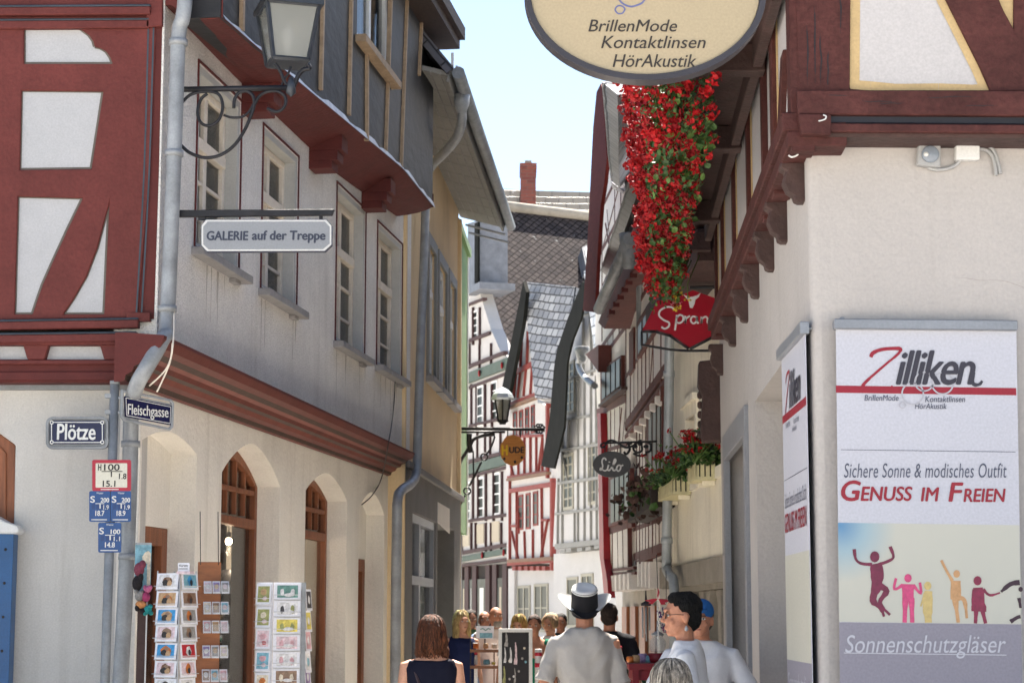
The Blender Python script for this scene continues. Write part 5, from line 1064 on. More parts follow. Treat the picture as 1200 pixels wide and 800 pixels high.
mb = MB(); zt2 = T1.p(774, 195)[1]; mb.prism(Fr(T1.w(0, zt2, .3), T1.ux, -T1.n * .8 + Vector((0, 0, 1))), [(ua - .5, 0), (.2, 0), (.2, 4.5), (ua - .5, 4.5)], -.15, 0, SL); mb.build('roof', th)
block(T1, ua, 0, zt2, 4.5, M['t_white'], 'rear_wall', th, 2.6)
# dry planter in front of its lower window
t = thing('dry_planter', 'dark window box of withered brown plants below the hanging Lilo sign', 'flower box', T1b.w(*T1b.p(757, 588), .2))
u0, z0 = T1b.p(745, 598, .2); u1, z1 = T1b.p(774, 570, .2); z0 = T1b.p(760, 588, .2)[1]
mb = MB(); mb.rect(T1b, u0, u1, z0 - .14, z0 + .05, .05, .3, M['soil']); mb.build('planter', t)
mb = MB(); dry = mat('withered leaf', S(86, 64, 58), .8, .3, 9)
for _ in range(420): leaf(mb, T1b.w(rs.uniform(u0 - .1, u1 + .1), z0 + rs.gauss(.08, .12), .2 + rs.gauss(0, .12)), rs.uniform(.02, .06), Vector((rs.gauss(0, 1), rs.gauss(0, 1), .5)), dry if rs.random() < .8 else M['leaf'], rs, 5)
mb.build('withered_plants', t)

# ---- tall gabled timber house T2
T2 = facadeR(736, 722, 27.0, 440)
tg = thing('gabled_timber_house', 'tall brown and white timbered gable house with a dark red bargeboard against the sky', 'house', T2.w(-2, 0))
G_ = [(697, 400), (700, 300), (706, 200), (712, 150), (740, 190), (746, 240), (746, 470), (736, 560), (735, 600), (735, 672), (716, 676), (705.5, 676), (702.5, 650), (701.5, 580), (700, 484)]
mb = MB(); mb.pp(T2, G_, -3, 0, M['t_white']); mb.build('gable_wall', tg)
L = [(702, 300, 733, 238, 5), (700, 362, 735, 296, 4), (702, 345, 735, 262, 3.5), (702, 250, 722, 208, 4), (703, 300, 714, 262, 2), (713, 265, 726, 215, 2), (705, 260, 705, 400, 4), (709, 262, 717, 310, 2.5), (711, 246, 716, 300, 2), (720, 215, 720, 300, 2.5), (727, 205, 727, 296, 2.5), (733, 200, 733, 460, 4)]
L += [(702, 410, 735, 364, 5), (700, 428, 733, 382, 5), (699, 484, 733, 466, 9)] + [(x, 412 - (x - 702) * 1.4, x, 428 - (x - 702) * 1.4, 2) for x in (706, 712, 718, 725)]
L += [(702, 530, 734, 520, 4), (701, 574, 736, 564, 5)]
L += [(x, y0, x, 574, 2.0) for x, y0 in ((704, 486), (710, 484), (715, 481), (720, 479), (726, 476))] + [(702, 486, 707, 530, 1.6), (728, 478, 722, 540, 1.6), (733, 476, 728, 530, 1.6)]
L += [(703, 625, 740, 612, 9), (713, 600, 713, 676, 1.8), (717, 622, 717, 668, 1.4), (723, 618, 724, 668, 1.4), (729, 616, 730, 668, 1.4), (735, 600, 736, 668, 2.4), (712, 668, 742, 665, 3), (712, 672, 744, 671, 3), (714, 560, 714, 622, 3), (735, 545, 735, 615, 3)]
timbers(T2, tg, L, 't_brown', .006)
mb = MB(); mb.pp(T2, [(703.5, 432), (728, 416), (728, 452), (703.5, 472)], .0, .06, M['t_brown'])
for k in range(4): x = 705 + 5.6 * k; mb.pp(T2, [(x, 434 - 3.7 * k), (x + 4.2, 431 - 3.7 * k), (x + 4.2, 465 - 4.4 * k), (x, 468 - 4.4 * k)], .05, .075, M['glass_far'])
mb.pp(T2, [(701, 474), (728, 453), (728, 456), (701, 477)], .0, .12, M['r_dark']); mb.build('window', tg)
mb = MB(); mb.pp(T2, [(713, 560), (738, 548), (738, 608), (713, 617)], .0, .06, M['t_brown'])
for k in range(4): x = 715.5 + 5.4 * k; mb.pp(T2, [(x, 562 - 2.6 * k), (x + 4, 560 - 2.6 * k), (x + 4, 611 - 2 * k), (x, 613 - 2 * k)], .05, .075, M['glass_far'])
mb.build('window', tg)
for k in range(6): u = T2.p(715 + 5 * k, 680)[0]; z = T2.p(715, 675)[1]; mb = MB(); mb.rect(T2, u - .16, u + .05, z - .22, z, -.3, .04, M['t_white']); mb.build('joist_end', tg)
mb = MB(); z = T2.p(715, 682)[1]; u0, u1 = T2.p(703, 720)[0], .6; mb.rect(T2, u0, u1, 0, z, -3, -.35, M['stone'])
for k in range(4): mb.rect(T2, u0 + .3 + k * 1.0, u0 + .85 + k * 1.0, .1, z - .35, -.36, -.3, M['wood_brown'])
mb.build('ground_wall', tg)
mb = MB(); mb.pp(T2, [(700, 484), (703.5, 484), (706.5, 600), (707.5, 655), (711.5, 680), (713, 700), (708, 700), (705.5, 672), (702.5, 650), (701.5, 580)], .0, .1, mat('bright red corner board', S(150, 28, 36, 1.1), .5, .1)); mb.build('red_corner_board', tg)
# roof: dark red verge boards and bright slates
mb = MB(); mb.pp(T2, [(699, 108), (704, 98), (706, 104), (709, 150), (711, 186), (708, 215), (704, 240), (700, 300), (697, 366), (683, 364), (688, 290), (692, 210), (695, 150)], .42, .47, mat('dark red verge boards', S(104, 42, 38, 1), .8, .12, 4, .2, 14, aniso=(1, 1, 6), spec=.08)); mb.build('verge_board', tg)
SLB = M['slate_bright'] = tilemat('sunlit slates', S(170, 174, 180, 1.2), S(140, 146, 154, 1.2), S(40, 42, 48), .3, .26, rough=.35, bump=.8)
e0, e1 = T2.w(*T2.p(706, 98, .4), .4), T2.w(*T2.p(740, 235, .4), .4)
rx = (e1 - e0); 
mb = MB(); b_ = T2.w(*T2.p(727, 98, -3.), -3.)
RT2 = Fr(T2.w(*T2.p(718, 215, .3), .3), T2.ux, Vector((0, 0, 1)) - T2.n * .8); mb.pp(RT2, [(705, 96), (730, 96), (731, 150), (731, 212), (716, 212), (712, 180), (709, 140)], -.15, 0, SLB); mb.pp(RT2, [(716, 213), (731, 212), (731, 226), (719, 226)], -.15, .06, SLB); mb.pp(T2, [(716, 203), (729, 202), (729, 206), (716, 207)], .2, .4, M['dormer']); mb.build('roof', tg)
mb = MB(); mb.pp(T2, [(731, 195), (738, 192), (739, 285), (735, 285)], .1, .25, M['dormer']); mb.pp(T2, [(735.5, 280), (747, 258), (752, 290), (708, 385), (701, 378)], .06, .42, M['t_brown'])
for k in range(7): x = 711 + 5 * k; mb.pp(T2, [(x, 372 - 8.6 * k), (x + 2.5, 368 - 8.6 * k), (x + 2.5, 362 - 8.6 * k), (x, 366 - 8.6 * k)], .42, .5, M['red_dark'])
mb.build('side_eave', tg)
mb = MB(); gq = lambda x, y, d: T2.w(*T2.p(x, y, d), d)
mb.tube([gq(738, 280, .62), gq(702, 362, .62)], .075, M['zinc_dark'], 10); mb.tube(spline([gq(738, 288, .6), gq(739, 300, .6), gq(743, 308, .5), gq(750, 314, .3), gq(752, 330, .2), gq(752, 420, .1)], 4), .07, M['zinc_dark'], 10)
mb.lathe(gq(736.5, 284, .62), [(.06, -.3), (.1, 0), (.11, .1)], M['zinc_dark'], 10); mb.build('gutter', tg)
mb = MB(); gq = lambda x, y, d=.2: T2.w(*T2.p(x, y, d), d)
mb.tube(spline([gq(683, 420), gq(678, 424), gq(680, 434), gq(687, 444), gq(697, 452)], 5), .05, M['zinc_dark'], 10); mb.lathe(gq(682, 418), [(.06, -.1), (.12, .1), (.12, .16)], M['zinc_dark'], 10); mb.pp(T2, [(686, 415), (701, 404), (701, 436), (693, 424)], -.3, .2, M['t_brown']); mb.build('gutter_spout', tg)

# ---- white and grey gable house W
W = facadeR(708, 722, 34.0, 0)
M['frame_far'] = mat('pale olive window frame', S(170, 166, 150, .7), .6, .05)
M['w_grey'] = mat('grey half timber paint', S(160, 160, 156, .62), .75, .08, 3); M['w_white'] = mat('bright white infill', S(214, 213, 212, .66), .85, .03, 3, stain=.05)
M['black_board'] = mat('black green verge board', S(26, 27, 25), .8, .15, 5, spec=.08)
wh = thing('white_gable_house', 'white house with pale grey timbers and a black bargeboard beside the tall brown gable', 'house', W.w(-2, 0))
mb = MB(); mb.pp(W, [(648, 640), (652, 560), (660, 450), (680, 372), (692, 330), (712, 330), (712, 632)], -.6, 0, M['w_white']); mb.build('gable_wall', wh)
L = [(660, 445, 710, 429, 3), (657, 492, 690, 487, 3), (655, 528, 710, 519, 3), (653, 566, 705, 559, 3.4), (650, 602, 705, 595, 3), (650, 640, 706, 634, 6), (668, 372, 705, 360, 3)]
L += [(x, 445, x, 640, 1.6) for x in (657.5, 676, 683.5, 691)] + [(665, 492, 664, 530, 1.4), (672, 600, 672, 640, 1.6), (653, 560, 652, 640, 2), (682, 372, 682, 445, 2), (690, 350, 692, 440, 2), (697, 440, 698, 640, 2), (658, 530, 665, 566, 1.4)]
timbers(W, wh, L, 'w_grey', .04)
for (x0, x1, y0, y1) in ((663, 674, 426, 486), (661, 672.5, 533, 598), (690, 700, 520, 592)): fwin(W, wh, x0, x1, y0, y1, 'frame_far', 'glass_far', 2, 5)
for (x, y) in ((656, 644), (663, 643), (676, 642), (686, 641), (696, 639)): mb = MB(); mb.pp(W, [(x, y), (x + 6, y - 1), (x + 6, y + 3), (x, y + 4)], -.2, .05, M['w_grey']); mb.build('joist_end', wh)
zz = W.p(680, 644)[1]; uL_, uR_ = W.p(640, 700)[0], W.p(712, 700)[0]
mb = MB(); mb.rect(W, uL_, uR_, 0, zz, -4, -.15, M['w_white']); mb.build('ground_wall', wh)
fwin(W.off(-.15), wh, 665, 678, 676, 735, 'frame_far', 'glass_far', 1, 2); fwin(W.off(-.15), wh, 682, 696, 672, 735, 'frame_far', 'glass_far', 2, 2)
mb = MB(); mb.pp(W, [(682, 330), (688, 331), (681, 372), (669, 402), (664.5, 425), (661, 500), (649, 549), (634, 546), (644, 490), (649, 432), (652, 412), (664, 376)], .28, .32, M['black_board']); mb.build('verge_board', wh)
SWB = M['slate_pale'] = tilemat('pale sunlit slates', S(176, 180, 186, 1.3), S(150, 156, 164, 1.3), S(70, 76, 82), .3, .17, rough=.5, bump=.8, spec=.2)
mb = MB(); mb.pp(W, [(684, 318), (702, 310), (706, 345), (700, 440), (688, 345)], -2.5, .25, SWB); mb.build('roof', wh)
# ---- red timbered house R
R_ = facadeR(648, 722, 38.5, -110)
rh = thing('red_gable_house', 'narrow red and white timbered gable house with a grey slate roof', 'house', R_.w(-1.5, 0))
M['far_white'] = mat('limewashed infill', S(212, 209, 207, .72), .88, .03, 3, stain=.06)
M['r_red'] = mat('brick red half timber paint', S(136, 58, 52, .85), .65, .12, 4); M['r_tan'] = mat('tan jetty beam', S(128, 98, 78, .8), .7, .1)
mb = MB(); mb.pp(R_, [(594, 660), (593, 560), (594, 490), (602, 440), (614, 368), (622, 400), (630, 470), (648, 480), (647, 660)], -.4, 0, M['far_white']); mb.build('gable_wall', rh)
L = [(596, 439, 625, 425, 6), (594, 475, 632, 460, 5), (594, 560, 640, 553, 5), (596, 575, 646, 567, 5), (594, 660, 648, 656, 5), (610, 400, 608, 430, 1.6), (617, 388, 616, 426, 2), (603, 437, 600, 466, 1.5), (608, 435, 605, 466, 1.5), (615, 431, 612, 464, 1.5), (622, 428, 620, 462, 1.5), (640, 470, 640, 560, 6), (645, 560, 645, 668, 6), (596, 560, 596, 660, 3), (606, 600, 606, 625, 2)]
L += [(593, 512, 634, 510, 3)] + [(x, 512, x, 557, 1.3) for x in (598, 606, 613, 620, 627, 634)] + [(596, 540, 600, 557, 1.3), (634, 515, 629, 555, 1.3), (598, 622, 606, 655, 1.4), (640, 610, 632, 655, 1.4), (604, 575, 604, 655, 1.6), (633, 570, 634, 655, 1.6), (613, 622, 614, 655, 1.4), (623, 620, 623, 655, 1.4), (598, 616, 605, 616, 3), (634, 609, 641, 609, 3)]
timbers(R_, rh, L, 'r_red', .05)
for q_ in ((593, 562, 640, 554, 3), (593, 478, 630, 464, 3), (594, 657, 646, 654, 4)): MB().beam(R_, *q_, 0, .1, M['r_tan']).build('jetty_beam', rh)
for k in range(6): mb = MB(); mb.pp(R_, [(600 + 7 * k, 663), (604 + 7 * k, 663), (604 + 7 * k, 668), (600 + 7 * k, 668)], -.2, .08, M['r_red']); mb.build('joist_end', rh)
for (x0, x1, y0, y1) in ((602, 606.5, 483, 512), (609, 613.5, 481, 512), (616, 620.5, 478, 510), (623, 627, 475, 508), (608, 613.5, 580, 621), (617, 622, 578, 620), (625.5, 631, 576, 616)): fwin(R_, rh, x0, x1, y0, y1, 'r_red', 'glass_far', 1, 3)
zz = R_.p(620, 664)[1]; mb = MB(); mb.rect(R_, R_.p(600, 700)[0], R_.p(648, 700)[0], 0, zz, -3, -.12, M['w_white']); mb.rect(R_, R_.p(593, 700)[0], R_.p(600, 700)[0] - .002, 0, zz, -3, -.05, M['far_white']); mb.build('ground_wall', rh)
fwin(R_.off(-.12), rh, 607, 622, 686, 740, 'frame_far', 'glass_far', 2, 2); fwin(R_.off(-.12), rh, 626.5, 643, 684, 740, 'frame_far', 'glass_far', 2, 2)
mb = MB(); mb.pp(R_, [(613, 330), (616.5, 342), (613, 375), (606, 412), (598, 452), (589, 492), (581, 490), (590, 445), (602, 385)], .22, .3, M['black_board']); mb.build('verge_board', rh)
SRG = M['slate_grey'] = tilemat('grey scalloped slates', S(168, 168, 168), S(116, 118, 122), S(30, 34, 40), .26, .17, rot=.0, rough=.5, bump=1.0, ms=.02, spec=.2)  # wide contrast of tones puts white sun glints into the slate colour
rq = at(613, 331, 40.2); rq2 = at(674, 337, 37.8); rd = (rq2 - rq).normalized(); dn = at(640, 468, 37.2) - rq2
RF = Fr(rq, rd, -(dn - rd * dn.dot(rd)))
mb = MB(); mb.pp(RF, [(613, 330), (674, 336), (662, 400), (652, 467), (627, 466), (622, 420), (617, 370)], -.25, 0, SRG); mb.build('roof', rh)
mb = MB(); mb.pp(R_, [(630, 466), (655, 466), (655, 472), (630, 472)], -.6, .2, M['dormer']); mb.build('gutter', rh)
# ---- brown and green timbered house B, with the big slate roof
B_ = facadeR(596, 722, 42.5, -210)
bb = thing('green_banded_house', 'timbered house with green carved bands and a great dark slate roof at the lane end', 'house', B_.w(-2, 0))
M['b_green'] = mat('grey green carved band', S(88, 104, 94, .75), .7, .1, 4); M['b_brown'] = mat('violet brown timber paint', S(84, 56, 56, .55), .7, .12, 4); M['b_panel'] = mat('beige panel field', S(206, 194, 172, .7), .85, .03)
mb = MB(); mb.pp(B_, [(530, 660), (530, 330), (561, 318), (563, 345), (575, 385), (588, 415), (598, 420), (598, 655)], -.3, 0, M['far_white']); mb.build('gable_wall', bb)
L = [(530, 351, 561, 337, 4), (530, 364, 566, 350, 3), (536, 404, 573, 390, 4), (536, 434, 590, 413, 4), (536, 459, 596, 436, 3), (536, 502, 596, 488, 3), (536, 544, 598, 528, 4), (536, 561, 598, 546, 3), (536, 612, 598, 602, 3.4), (536, 648, 598, 637, 4), (536, 663, 598, 654, 3)]
L += [(x, 360, x, 404, 2.5) for x in (553, 561)] + [(x, 402, x, 432, 1.4) for x in (549, 560.5, 574)] + [(x, 450, x, 502, 2.4) for x in (551, 557, 567, 575)] + [(x, 505, x, 540, 1.4) for x in (558, 567, 573, 585)] + [(x, 552, x, 610, 2.6) for x in (553, 559, 568, 577, 587)] + [(x, 612, x, 646, 2) for x in (540, 551, 556, 568, 574, 586)]
timbers(B_, bb, L, 'b_brown', .05)
mb = MB()
for (x0, y0, x1, y1, w_) in ((537, 447, 594, 425, 12), (537, 553, 596, 537, 11), (539, 655, 594, 645, 6)): mb.beam(B_, x0, y0, x1, y1, w_, 0, .07, M['b_green'])
for x, y in ((561.5, 437), (588, 428), (537.5, 654), (565, 650), (590, 647)): mb.ell(B_.w(*B_.p(x, y, .1), .1), (.03, .07, .08), M['petal2'], seg=8, rings=5)
mb.build('carved_band', bb)
mb = MB()
for x0, x1, y0, y1 in ((542, 549.5, 618, 640), (558.5, 566.5, 614, 637), (576, 584.5, 611, 635)): mb.pp(B_, [(x0, y0), (x1, y0 - 1), (x1, y1 - 1), (x0, y1)], 0, .02, M['b_panel'])
mb.build('panel_field', bb)
for (x0, x1, y0, y1) in ((555, 560, 365, 400), (559.5, 566.5, 453, 500), (577, 583, 447, 494), (546, 552, 565, 610), (561, 567.5, 559, 608), (579.5, 586.5, 554, 604)): fwin(B_, bb, x0, x1, y0, y1, 'frame_white', 'glass_far', 1, 4)
zz = B_.p(565, 662)[1]; mb = MB(); u0, u1 = B_.p(530, 700)[0], B_.p(598, 700)[0]; mb.rect(B_, u0, u1, 0, zz, -1, -.06, M['dark_in'])
for x in (538, 546.5, 555.5, 571, 579, 591): u = B_.p(x, 700)[0]; mb.rect(B_, u - .14, u + .14, 0, zz, -.06, 0, M['b_brown'])
mb.build('shop_front', bb)
for (x0, x1) in ((540, 545), (548, 554), (558, 569), (581, 590)): mb = MB(); u0, u1 = B_.p(x0, 700)[0], B_.p(x1, 700)[0]; mb.rect(B_, u0, u1, .4, zz - .3, -.05, -.02, M['glass_far']); mb.rect(B_, u0 + .2, u1 - .2, zz - 1.1, zz - .5, -.02, -.015, M['white'] if x0 in (548, 558) else M['b_panel']); mb.build('shop_window', bb)
SD = M['slate_dark'] = tilemat('old diamond slates', S(80, 73, 72), S(60, 56, 57), S(18, 16, 17), .15, .15, rot=PI / 4, rough=.85, bump=1.0, spots=.3, ms=.013, offs=0.0, spec=.04)
q = at(562, 240, 49); hv = Vector((1.0, .38, 0)).normalized(); hp = Vector((-hv.y, hv.x, 0))
RB = Fr(q, hv, hp * .62 + Vector((0, 0, 1)) * .78)
mb = MB(); mb.pp(RB, [(561, 240), (602, 243), (712, 258), (712, 460), (600, 460), (597, 440), (588, 415), (575, 388), (566, 352), (561, 335)], -.3, 0, SD); mb.build('roof', bb)
mb = MB(); mb.tube([RB.w(*RB.p(561, 240), .05), RB.w(*RB.p(712, 258), .05)], .14, M['stone'], 8); mb.build('roof_ridge', bb)
mb = MB(); mb.pp(B_, [(548, 262), (561, 258), (561, 335), (548, 342)], -.6, .1, M['dormer']); mb.pp(B_, [(556, 262), (560, 260), (560, 330), (556, 332)], .1, .15, M['black_board']); mb.pp(B_, [(546, 338), (562, 330), (562, 338), (546, 346)], -.6, .25, M['dormer']); mb.build('dormer', bb)
mb = MB(); mb.pp(B_, [(684, 288), (690, 282), (694, 308), (688, 310)], -2, -1.5, M['dormer']); 
# roof window and the further ridge with its chimney
q2 = at(585, 222, 56)
rg = thing('far_roof_house', 'further house whose weathered ridge and brick chimney rise behind the great slate roof', 'house', (q2.x, 57, 0))
FB = front(56); mb = MB(); mb.pp(FB, [(583, 221), (705, 228), (705, 320), (575, 320)], -3, 0, M['stone'] ); mb.build('wall', rg)
mb = MB(); RF2 = Fr(at(583, 222, 55.6), (1, .05, 0), (0, .5, .8)); mb.pp(RF2, [(580, 222), (705, 228), (705, 262), (580, 256)], -.2, 0, tilemat('weathered tiles', S(112, 105, 94), S(88, 82, 74), S(50, 46, 42), .4, .25, spots=.5)); mb.build('roof', rg)
u0, v0 = FB.p(604, 262); mb = MB(); mb.rect(FB, u0 - 6, u0 + 9, 0, v0 - 3, -5, 0, M['stone']); mb.build('lower_wall', rg)
brick = tilemat('chimney brick', S(112, 60, 52), S(92, 46, 42), S(96, 76, 70), .3, .1, rough=.85, ms=.01)
mb = MB(); mb.pp(FB, [(610, 196), (628, 196), (628, 262), (610, 262)], .3, 1.5, brick); mb.pp(FB, [(609, 191), (629, 191), (629, 197), (609, 197)], .25, 1.55, brick); mb.pp(FB, [(615, 188), (623, 188), (623, 192), (615, 192)], .5, 1.3, M['stone']); mb.build('chimney', rg)
t = tag(MB().pp(RB, [(683, 288), (690, 292), (694, 312), (687, 308)], 0, .3, M['dormer']).build('roof_window', bb), '', '') if False else None
mb = MB(); mb.pp(RB, [(682, 290), (690, 286), (696, 312), (687, 314)], 0, .35, M['dormer']); mb.pp(RB, [(685, 291), (690, 289), (693, 306), (688, 308)], .35, .37, M['white']); mb.build('skylight', bb)

# ================= hanging signs and lamps down the lane =================
SPF = front(17.2)
t = thing('shield_sign', 'crimson shield sign with white Spran lettering and a white steer head below the geraniums', 'hanging sign', SPF.w(*SPF.p(808, 375), 0))
M['sign_crimson'] = mat('crimson enamel', S(150, 14, 36, 1.0), .3, .06, 2)
sh = [(770, 352), (783, 351.5), (800, 349), (818, 343), (832, 339), (846, 343), (864, 349), (880, 352), (888, 386), (870, 388), (846, 396), (830, 407.5), (808, 402), (786, 391), (768, 387), (752.5, 387), (760, 372)]
sh = [(x - 10 if x > 832 else x, y) for x, y in sh]; sh = [(770, 352), (785, 350.5), (800, 345), (812, 340), (826, 345), (842, 350.5), (857, 352), (866, 372), (874, 386), (858, 387), (838, 392), (808, 407.5), (786, 392), (768, 387), (752.5, 387), (761, 371)]
mb = MB(); mb.pp(SPF, sh, -.025, .025, M['sign_crimson'])
mb.pp(SPF, [(807, 352), (804, 349), (800.5, 345), (804, 346.5), (808, 348), (812, 347.5), (817, 346), (821, 343), (819, 348), (815, 351), (814, 356), (811.5, 361), (808.5, 360.5), (807.5, 356)], .02, .028, M['white'])
z4 = lambda pts: [(600 + x / 4, 200 + y / 4) for x, y in pts]
for pts in ([(760, 652), (748, 640), (722, 640), (694, 656), (690, 680), (712, 700), (736, 712), (734, 730), (716, 740), (700, 732)], [(772, 676), (770, 700), (764, 748)], [(770, 692), (786, 676), (802, 684), (800, 704), (784, 714), (770, 708)], [(812, 680), (812, 716), (816, 694), (834, 680)], [(866, 686), (846, 684), (838, 702), (850, 716), (864, 706), (868, 686), (868, 706), (874, 716)], [(888, 684), (888, 716), (892, 694), (908, 684), (916, 694), (916, 710), (922, 716)]): mb.stroke(SPF, z4(pts), 2.1, M['white'], d=.0255, n=5)
mb.text(SPF, 'BRATHAUS & STUBE'[:9], 798, 382.5, 832, 385.5, mat('pale rose print', S(190, 96, 110), .5), d=.0256) if False else None
mb.build('sign_face', t)
mb = MB()
for i, (a, b) in enumerate(zip([(752.5, 387), (768, 387), (786, 392), (808, 407.5), (838, 392), (858, 387)], [(768, 387), (786, 392), (808, 407.5), (838, 392), (858, 387), (874, 386)])): mb.tube([SPF.w(*SPF.p(*a), 0), SPF.w(*SPF.p(*b), 0)], .026, M['iron'], 6)
mb.tube(spline([SPF.w(*SPF.p(x, y), 0) for x, y in ((752, 404), (770, 407), (790, 410), (812, 411), (850, 410), (874, 406))], 4), .012, M['iron'], 6)
for x in (752, 874): mb.tube([SPF.w(*SPF.p(x, 388), 0), SPF.w(*SPF.p(x, 405), 0)], .01, M['iron'], 6)
mb.tube([SPF.w(*SPF.p(874, 336), 0), SPF.w(*SPF.p(874, 410), 0)], .02, M['iron'], 6); mb.tube([SPF.w(*SPF.p(874, 336), 0), SPF.w(*SPF.p(808, 337), 0)], .016, M['iron'], 6); mb.build('sign_frame', t)
# Lilo
LF = front(20.6)
t = thing('oval_slate_sign', 'dark oval slate sign reading Lilo in white script under an ornate iron bracket', 'hanging sign', LF.w(*LF.p(717, 543), 0))
mb = MB(); mb.prism(LF, [LF.p(717 + 22.3 * math.cos(a), 544 + 15.2 * math.sin(a)) for a in [2 * PI * i / 40 for i in range(40)]], -.02, .02, mat('charcoal sign board', S(66, 66, 68, 1.1), .5, .06))
z7 = lambda pts: [(670 + x / 6.667, 500 + y / 6.667) for x, y in pts]
for pts in ([(268, 262), (262, 246), (246, 246), (236, 270), (242, 306), (232, 332), (222, 334), (226, 322), (244, 336), (262, 342), (276, 332)], [(288, 296), (280, 330), (290, 340), (302, 330)], [(304, 328), (336, 282), (344, 258), (334, 254), (322, 300), (322, 334), (336, 340), (348, 328)], [(378, 298), (360, 302), (350, 326), (360, 344), (376, 336), (384, 308), (376, 300), (390, 304), (402, 296)]): mb.stroke(LF, z7(pts), 1.7, M['white'], d=.021, n=5)
mb.stroke(LF, z7([(294, 270), (294, 278)]), 2, M['white'], d=.021, n=2); mb.build('sign_board', t)
mb = MB(); lq = lambda x, y: LF.w(*LF.p(x, y), 0)
mb.tube([lq(706, 519), lq(770, 517)], .012, M['iron'], 6)
for pts in ([(706, 519), (704, 522), (706, 524), (709, 522), (712, 517), (718, 516), (724, 519), (730, 523)], [(724, 519), (733, 524), (742, 522), (748, 517), (752, 516)], [(745, 518), (742, 525), (746, 530), (752, 528), (752, 522)], [(754, 517), (762, 520), (762, 528), (756, 530)], [(735, 517), (738, 526), (734, 532), (731, 529)], [(742, 531), (750, 534), (758, 532)]): mb.tube(spline([lq(x, y) for x, y in pts], 5), .013, M['iron'], 6)
for x, y in ((738, 519), (744, 523), (750, 520), (757, 523)): mb.ell(lq(x, y), (.03, .012, .02), M['iron'], seg=8, rings=5)
for x in (709, 727): mb.tube([lq(x, 519), lq(x, 532)], .006, M['iron'], 5)
mb.build('scroll_bracket', t)
# lamp bracket on the green house with the round wooden sign
HF = front(28.7); hq = lambda x, y, dy=0: at(x, y, 28.7 + dy); hfq = lambda pts, r, n=5: mb.tube(spline([hq(x, y) for x, y in pts], n), r, M['iron'], 6)
t = thing('lane_lantern', 'black hexagonal lantern with a bright top standing on a wall bracket at the green house', 'lantern', hq(535.5, 505))
mb = MB(); mb.tube([hq(534.8, 498), hq(533.5, 640)], .03, M['iron'], 6); mb.tube([hq(535, 502), hq(638, 503)], .026, M['iron'], 6); mb.tube([hq(535, 506), hq(592, 506)], .018, M['iron'], 6)
hfq([(537, 552), (540, 540), (546, 530), (551, 522), (556, 514), (568, 510), (580, 509)], .025); hfq([(550, 508), (550, 520), (552, 530)], .04); hfq([(580, 511), (575, 525), (569, 533)], .014); hfq([(564, 541), (556, 558), (550, 569)], .016); hfq([(545, 580), (540, 590), (535, 598)], .016); hfq([(554.5, 528), (555, 560)], .012)
for c_ in ((567.5, 535), (547.5, 575)): mb.tube([hq(c_[0] + 4 * math.cos(a), c_[1] + 4 * math.sin(a)) for a in [2 * PI * i / 14 for i in range(15)]], .012, M['iron'], 6)
for k in range(8):
    a = k * PI / 4; mb.tube(spline([hq(632, 502), hq(632 + 5 * math.cos(a), 502 + 5 * math.sin(a)), hq(632 + 7 * math.cos(a + .7), 502 + 6 * math.sin(a + .7))], 3), .014, M['iron'], 5)
mb.build('wall_bracket', t)
c = hq(589, 497, 0); m_ = 28.7 / 2300
mb = MB(); mb.lathe(c, [(.05, 0), (.05, .02), (.1, .05), (.0, .06)], M['iron'], 12); mb.build('lamp_foot', t)
mb = MB(); r0, r1, h = 6 * m_, 10.5 * m_, 26 * m_
V6 = lambda r, z: [c + Vector((r * math.cos(PI / 6 + k * PI / 3), r * math.sin(PI / 6 + k * PI / 3), z)) for k in range(6)]
a, b = V6(r0, .05), V6(r1, h + .05)
for i in range(6): mb.tube([a[i], b[i]], .012, M['iron'], 4); mb.tube([a[i], a[(i + 1) % 6]], .014, M['iron'], 4); mb.tube([b[i], b[(i + 1) % 6]], .018, M['iron'], 4)
mb.build('lantern_frame', t); mb = MB(); a, b = V6(r0 * .95, .06), V6(r1 * .95, h + .04); mb.add(a + b, [(i, (i + 1) % 6, 6 + (i + 1) % 6, 6 + i) for i in range(6)], M['lamp_glass']); mb.build('glass', t)
mb = MB(); mb.lathe(c, [(r1 * 1.25, h + .03), (r1 * 1.3, h + .06), (r1 * 1.1, h + .12), (r1 * .6, h + .19), (0, h + .22)], mat('pale zinc lantern cap', S(190, 200, 204, 1.2), .3, .05, metal=.3), 6, smooth=False); mb.lathe(c, [(.03, .05), (.03, .14), (.05, .2), (0, .24)], M['white'], 8); mb.build('lantern_cap', t)
t = thing('round_wooden_sign', 'round orange wooden disc sign HUDE hanging from the lantern bracket', 'hanging sign', hq(601, 527))
OD = front(28.66); wd_m = mat('orange stained wood disc', S(186, 124, 60, 1.0), .6, .14, 5, .2, 30, aniso=(1, 6, 6))
mb = MB(); rs2 = random.Random(5); mb.prism(OD, [OD.p(601 + 15 * math.cos(a) * (1 + rs2.uniform(-.03, .03)), 527.5 + 18 * math.sin(a) * (1 + rs2.uniform(-.03, .03))) for a in [2 * PI * i / 36 for i in range(36)]], -.03, .03, wd_m)
mb.text(OD, 'H', 588.5, 521.5, 594.5, 533, mat('yellow paint', S(214, 176, 30), .5), d=.031, bold=.1); mb.text(OD, 'UDE', 597, 523.5, 614, 530.5, M['black'], d=.031, bold=.1)
for x, y in ((591, 537.5), (603.5, 541), (611.5, 536)): mb.prism(OD, [OD.p(x + 1.6 * math.cos(a), y + 1.8 * math.sin(a)) for a in [2 * PI * i / 9 for i in range(9)]], .02, .0315, M['black'])
mb.build('disc', t); mb = MB()
for x in (595, 610): mb.tube([hq(x, 504), hq(x, 512)], .01, M['iron'], 5)
mb.build('hook', t)

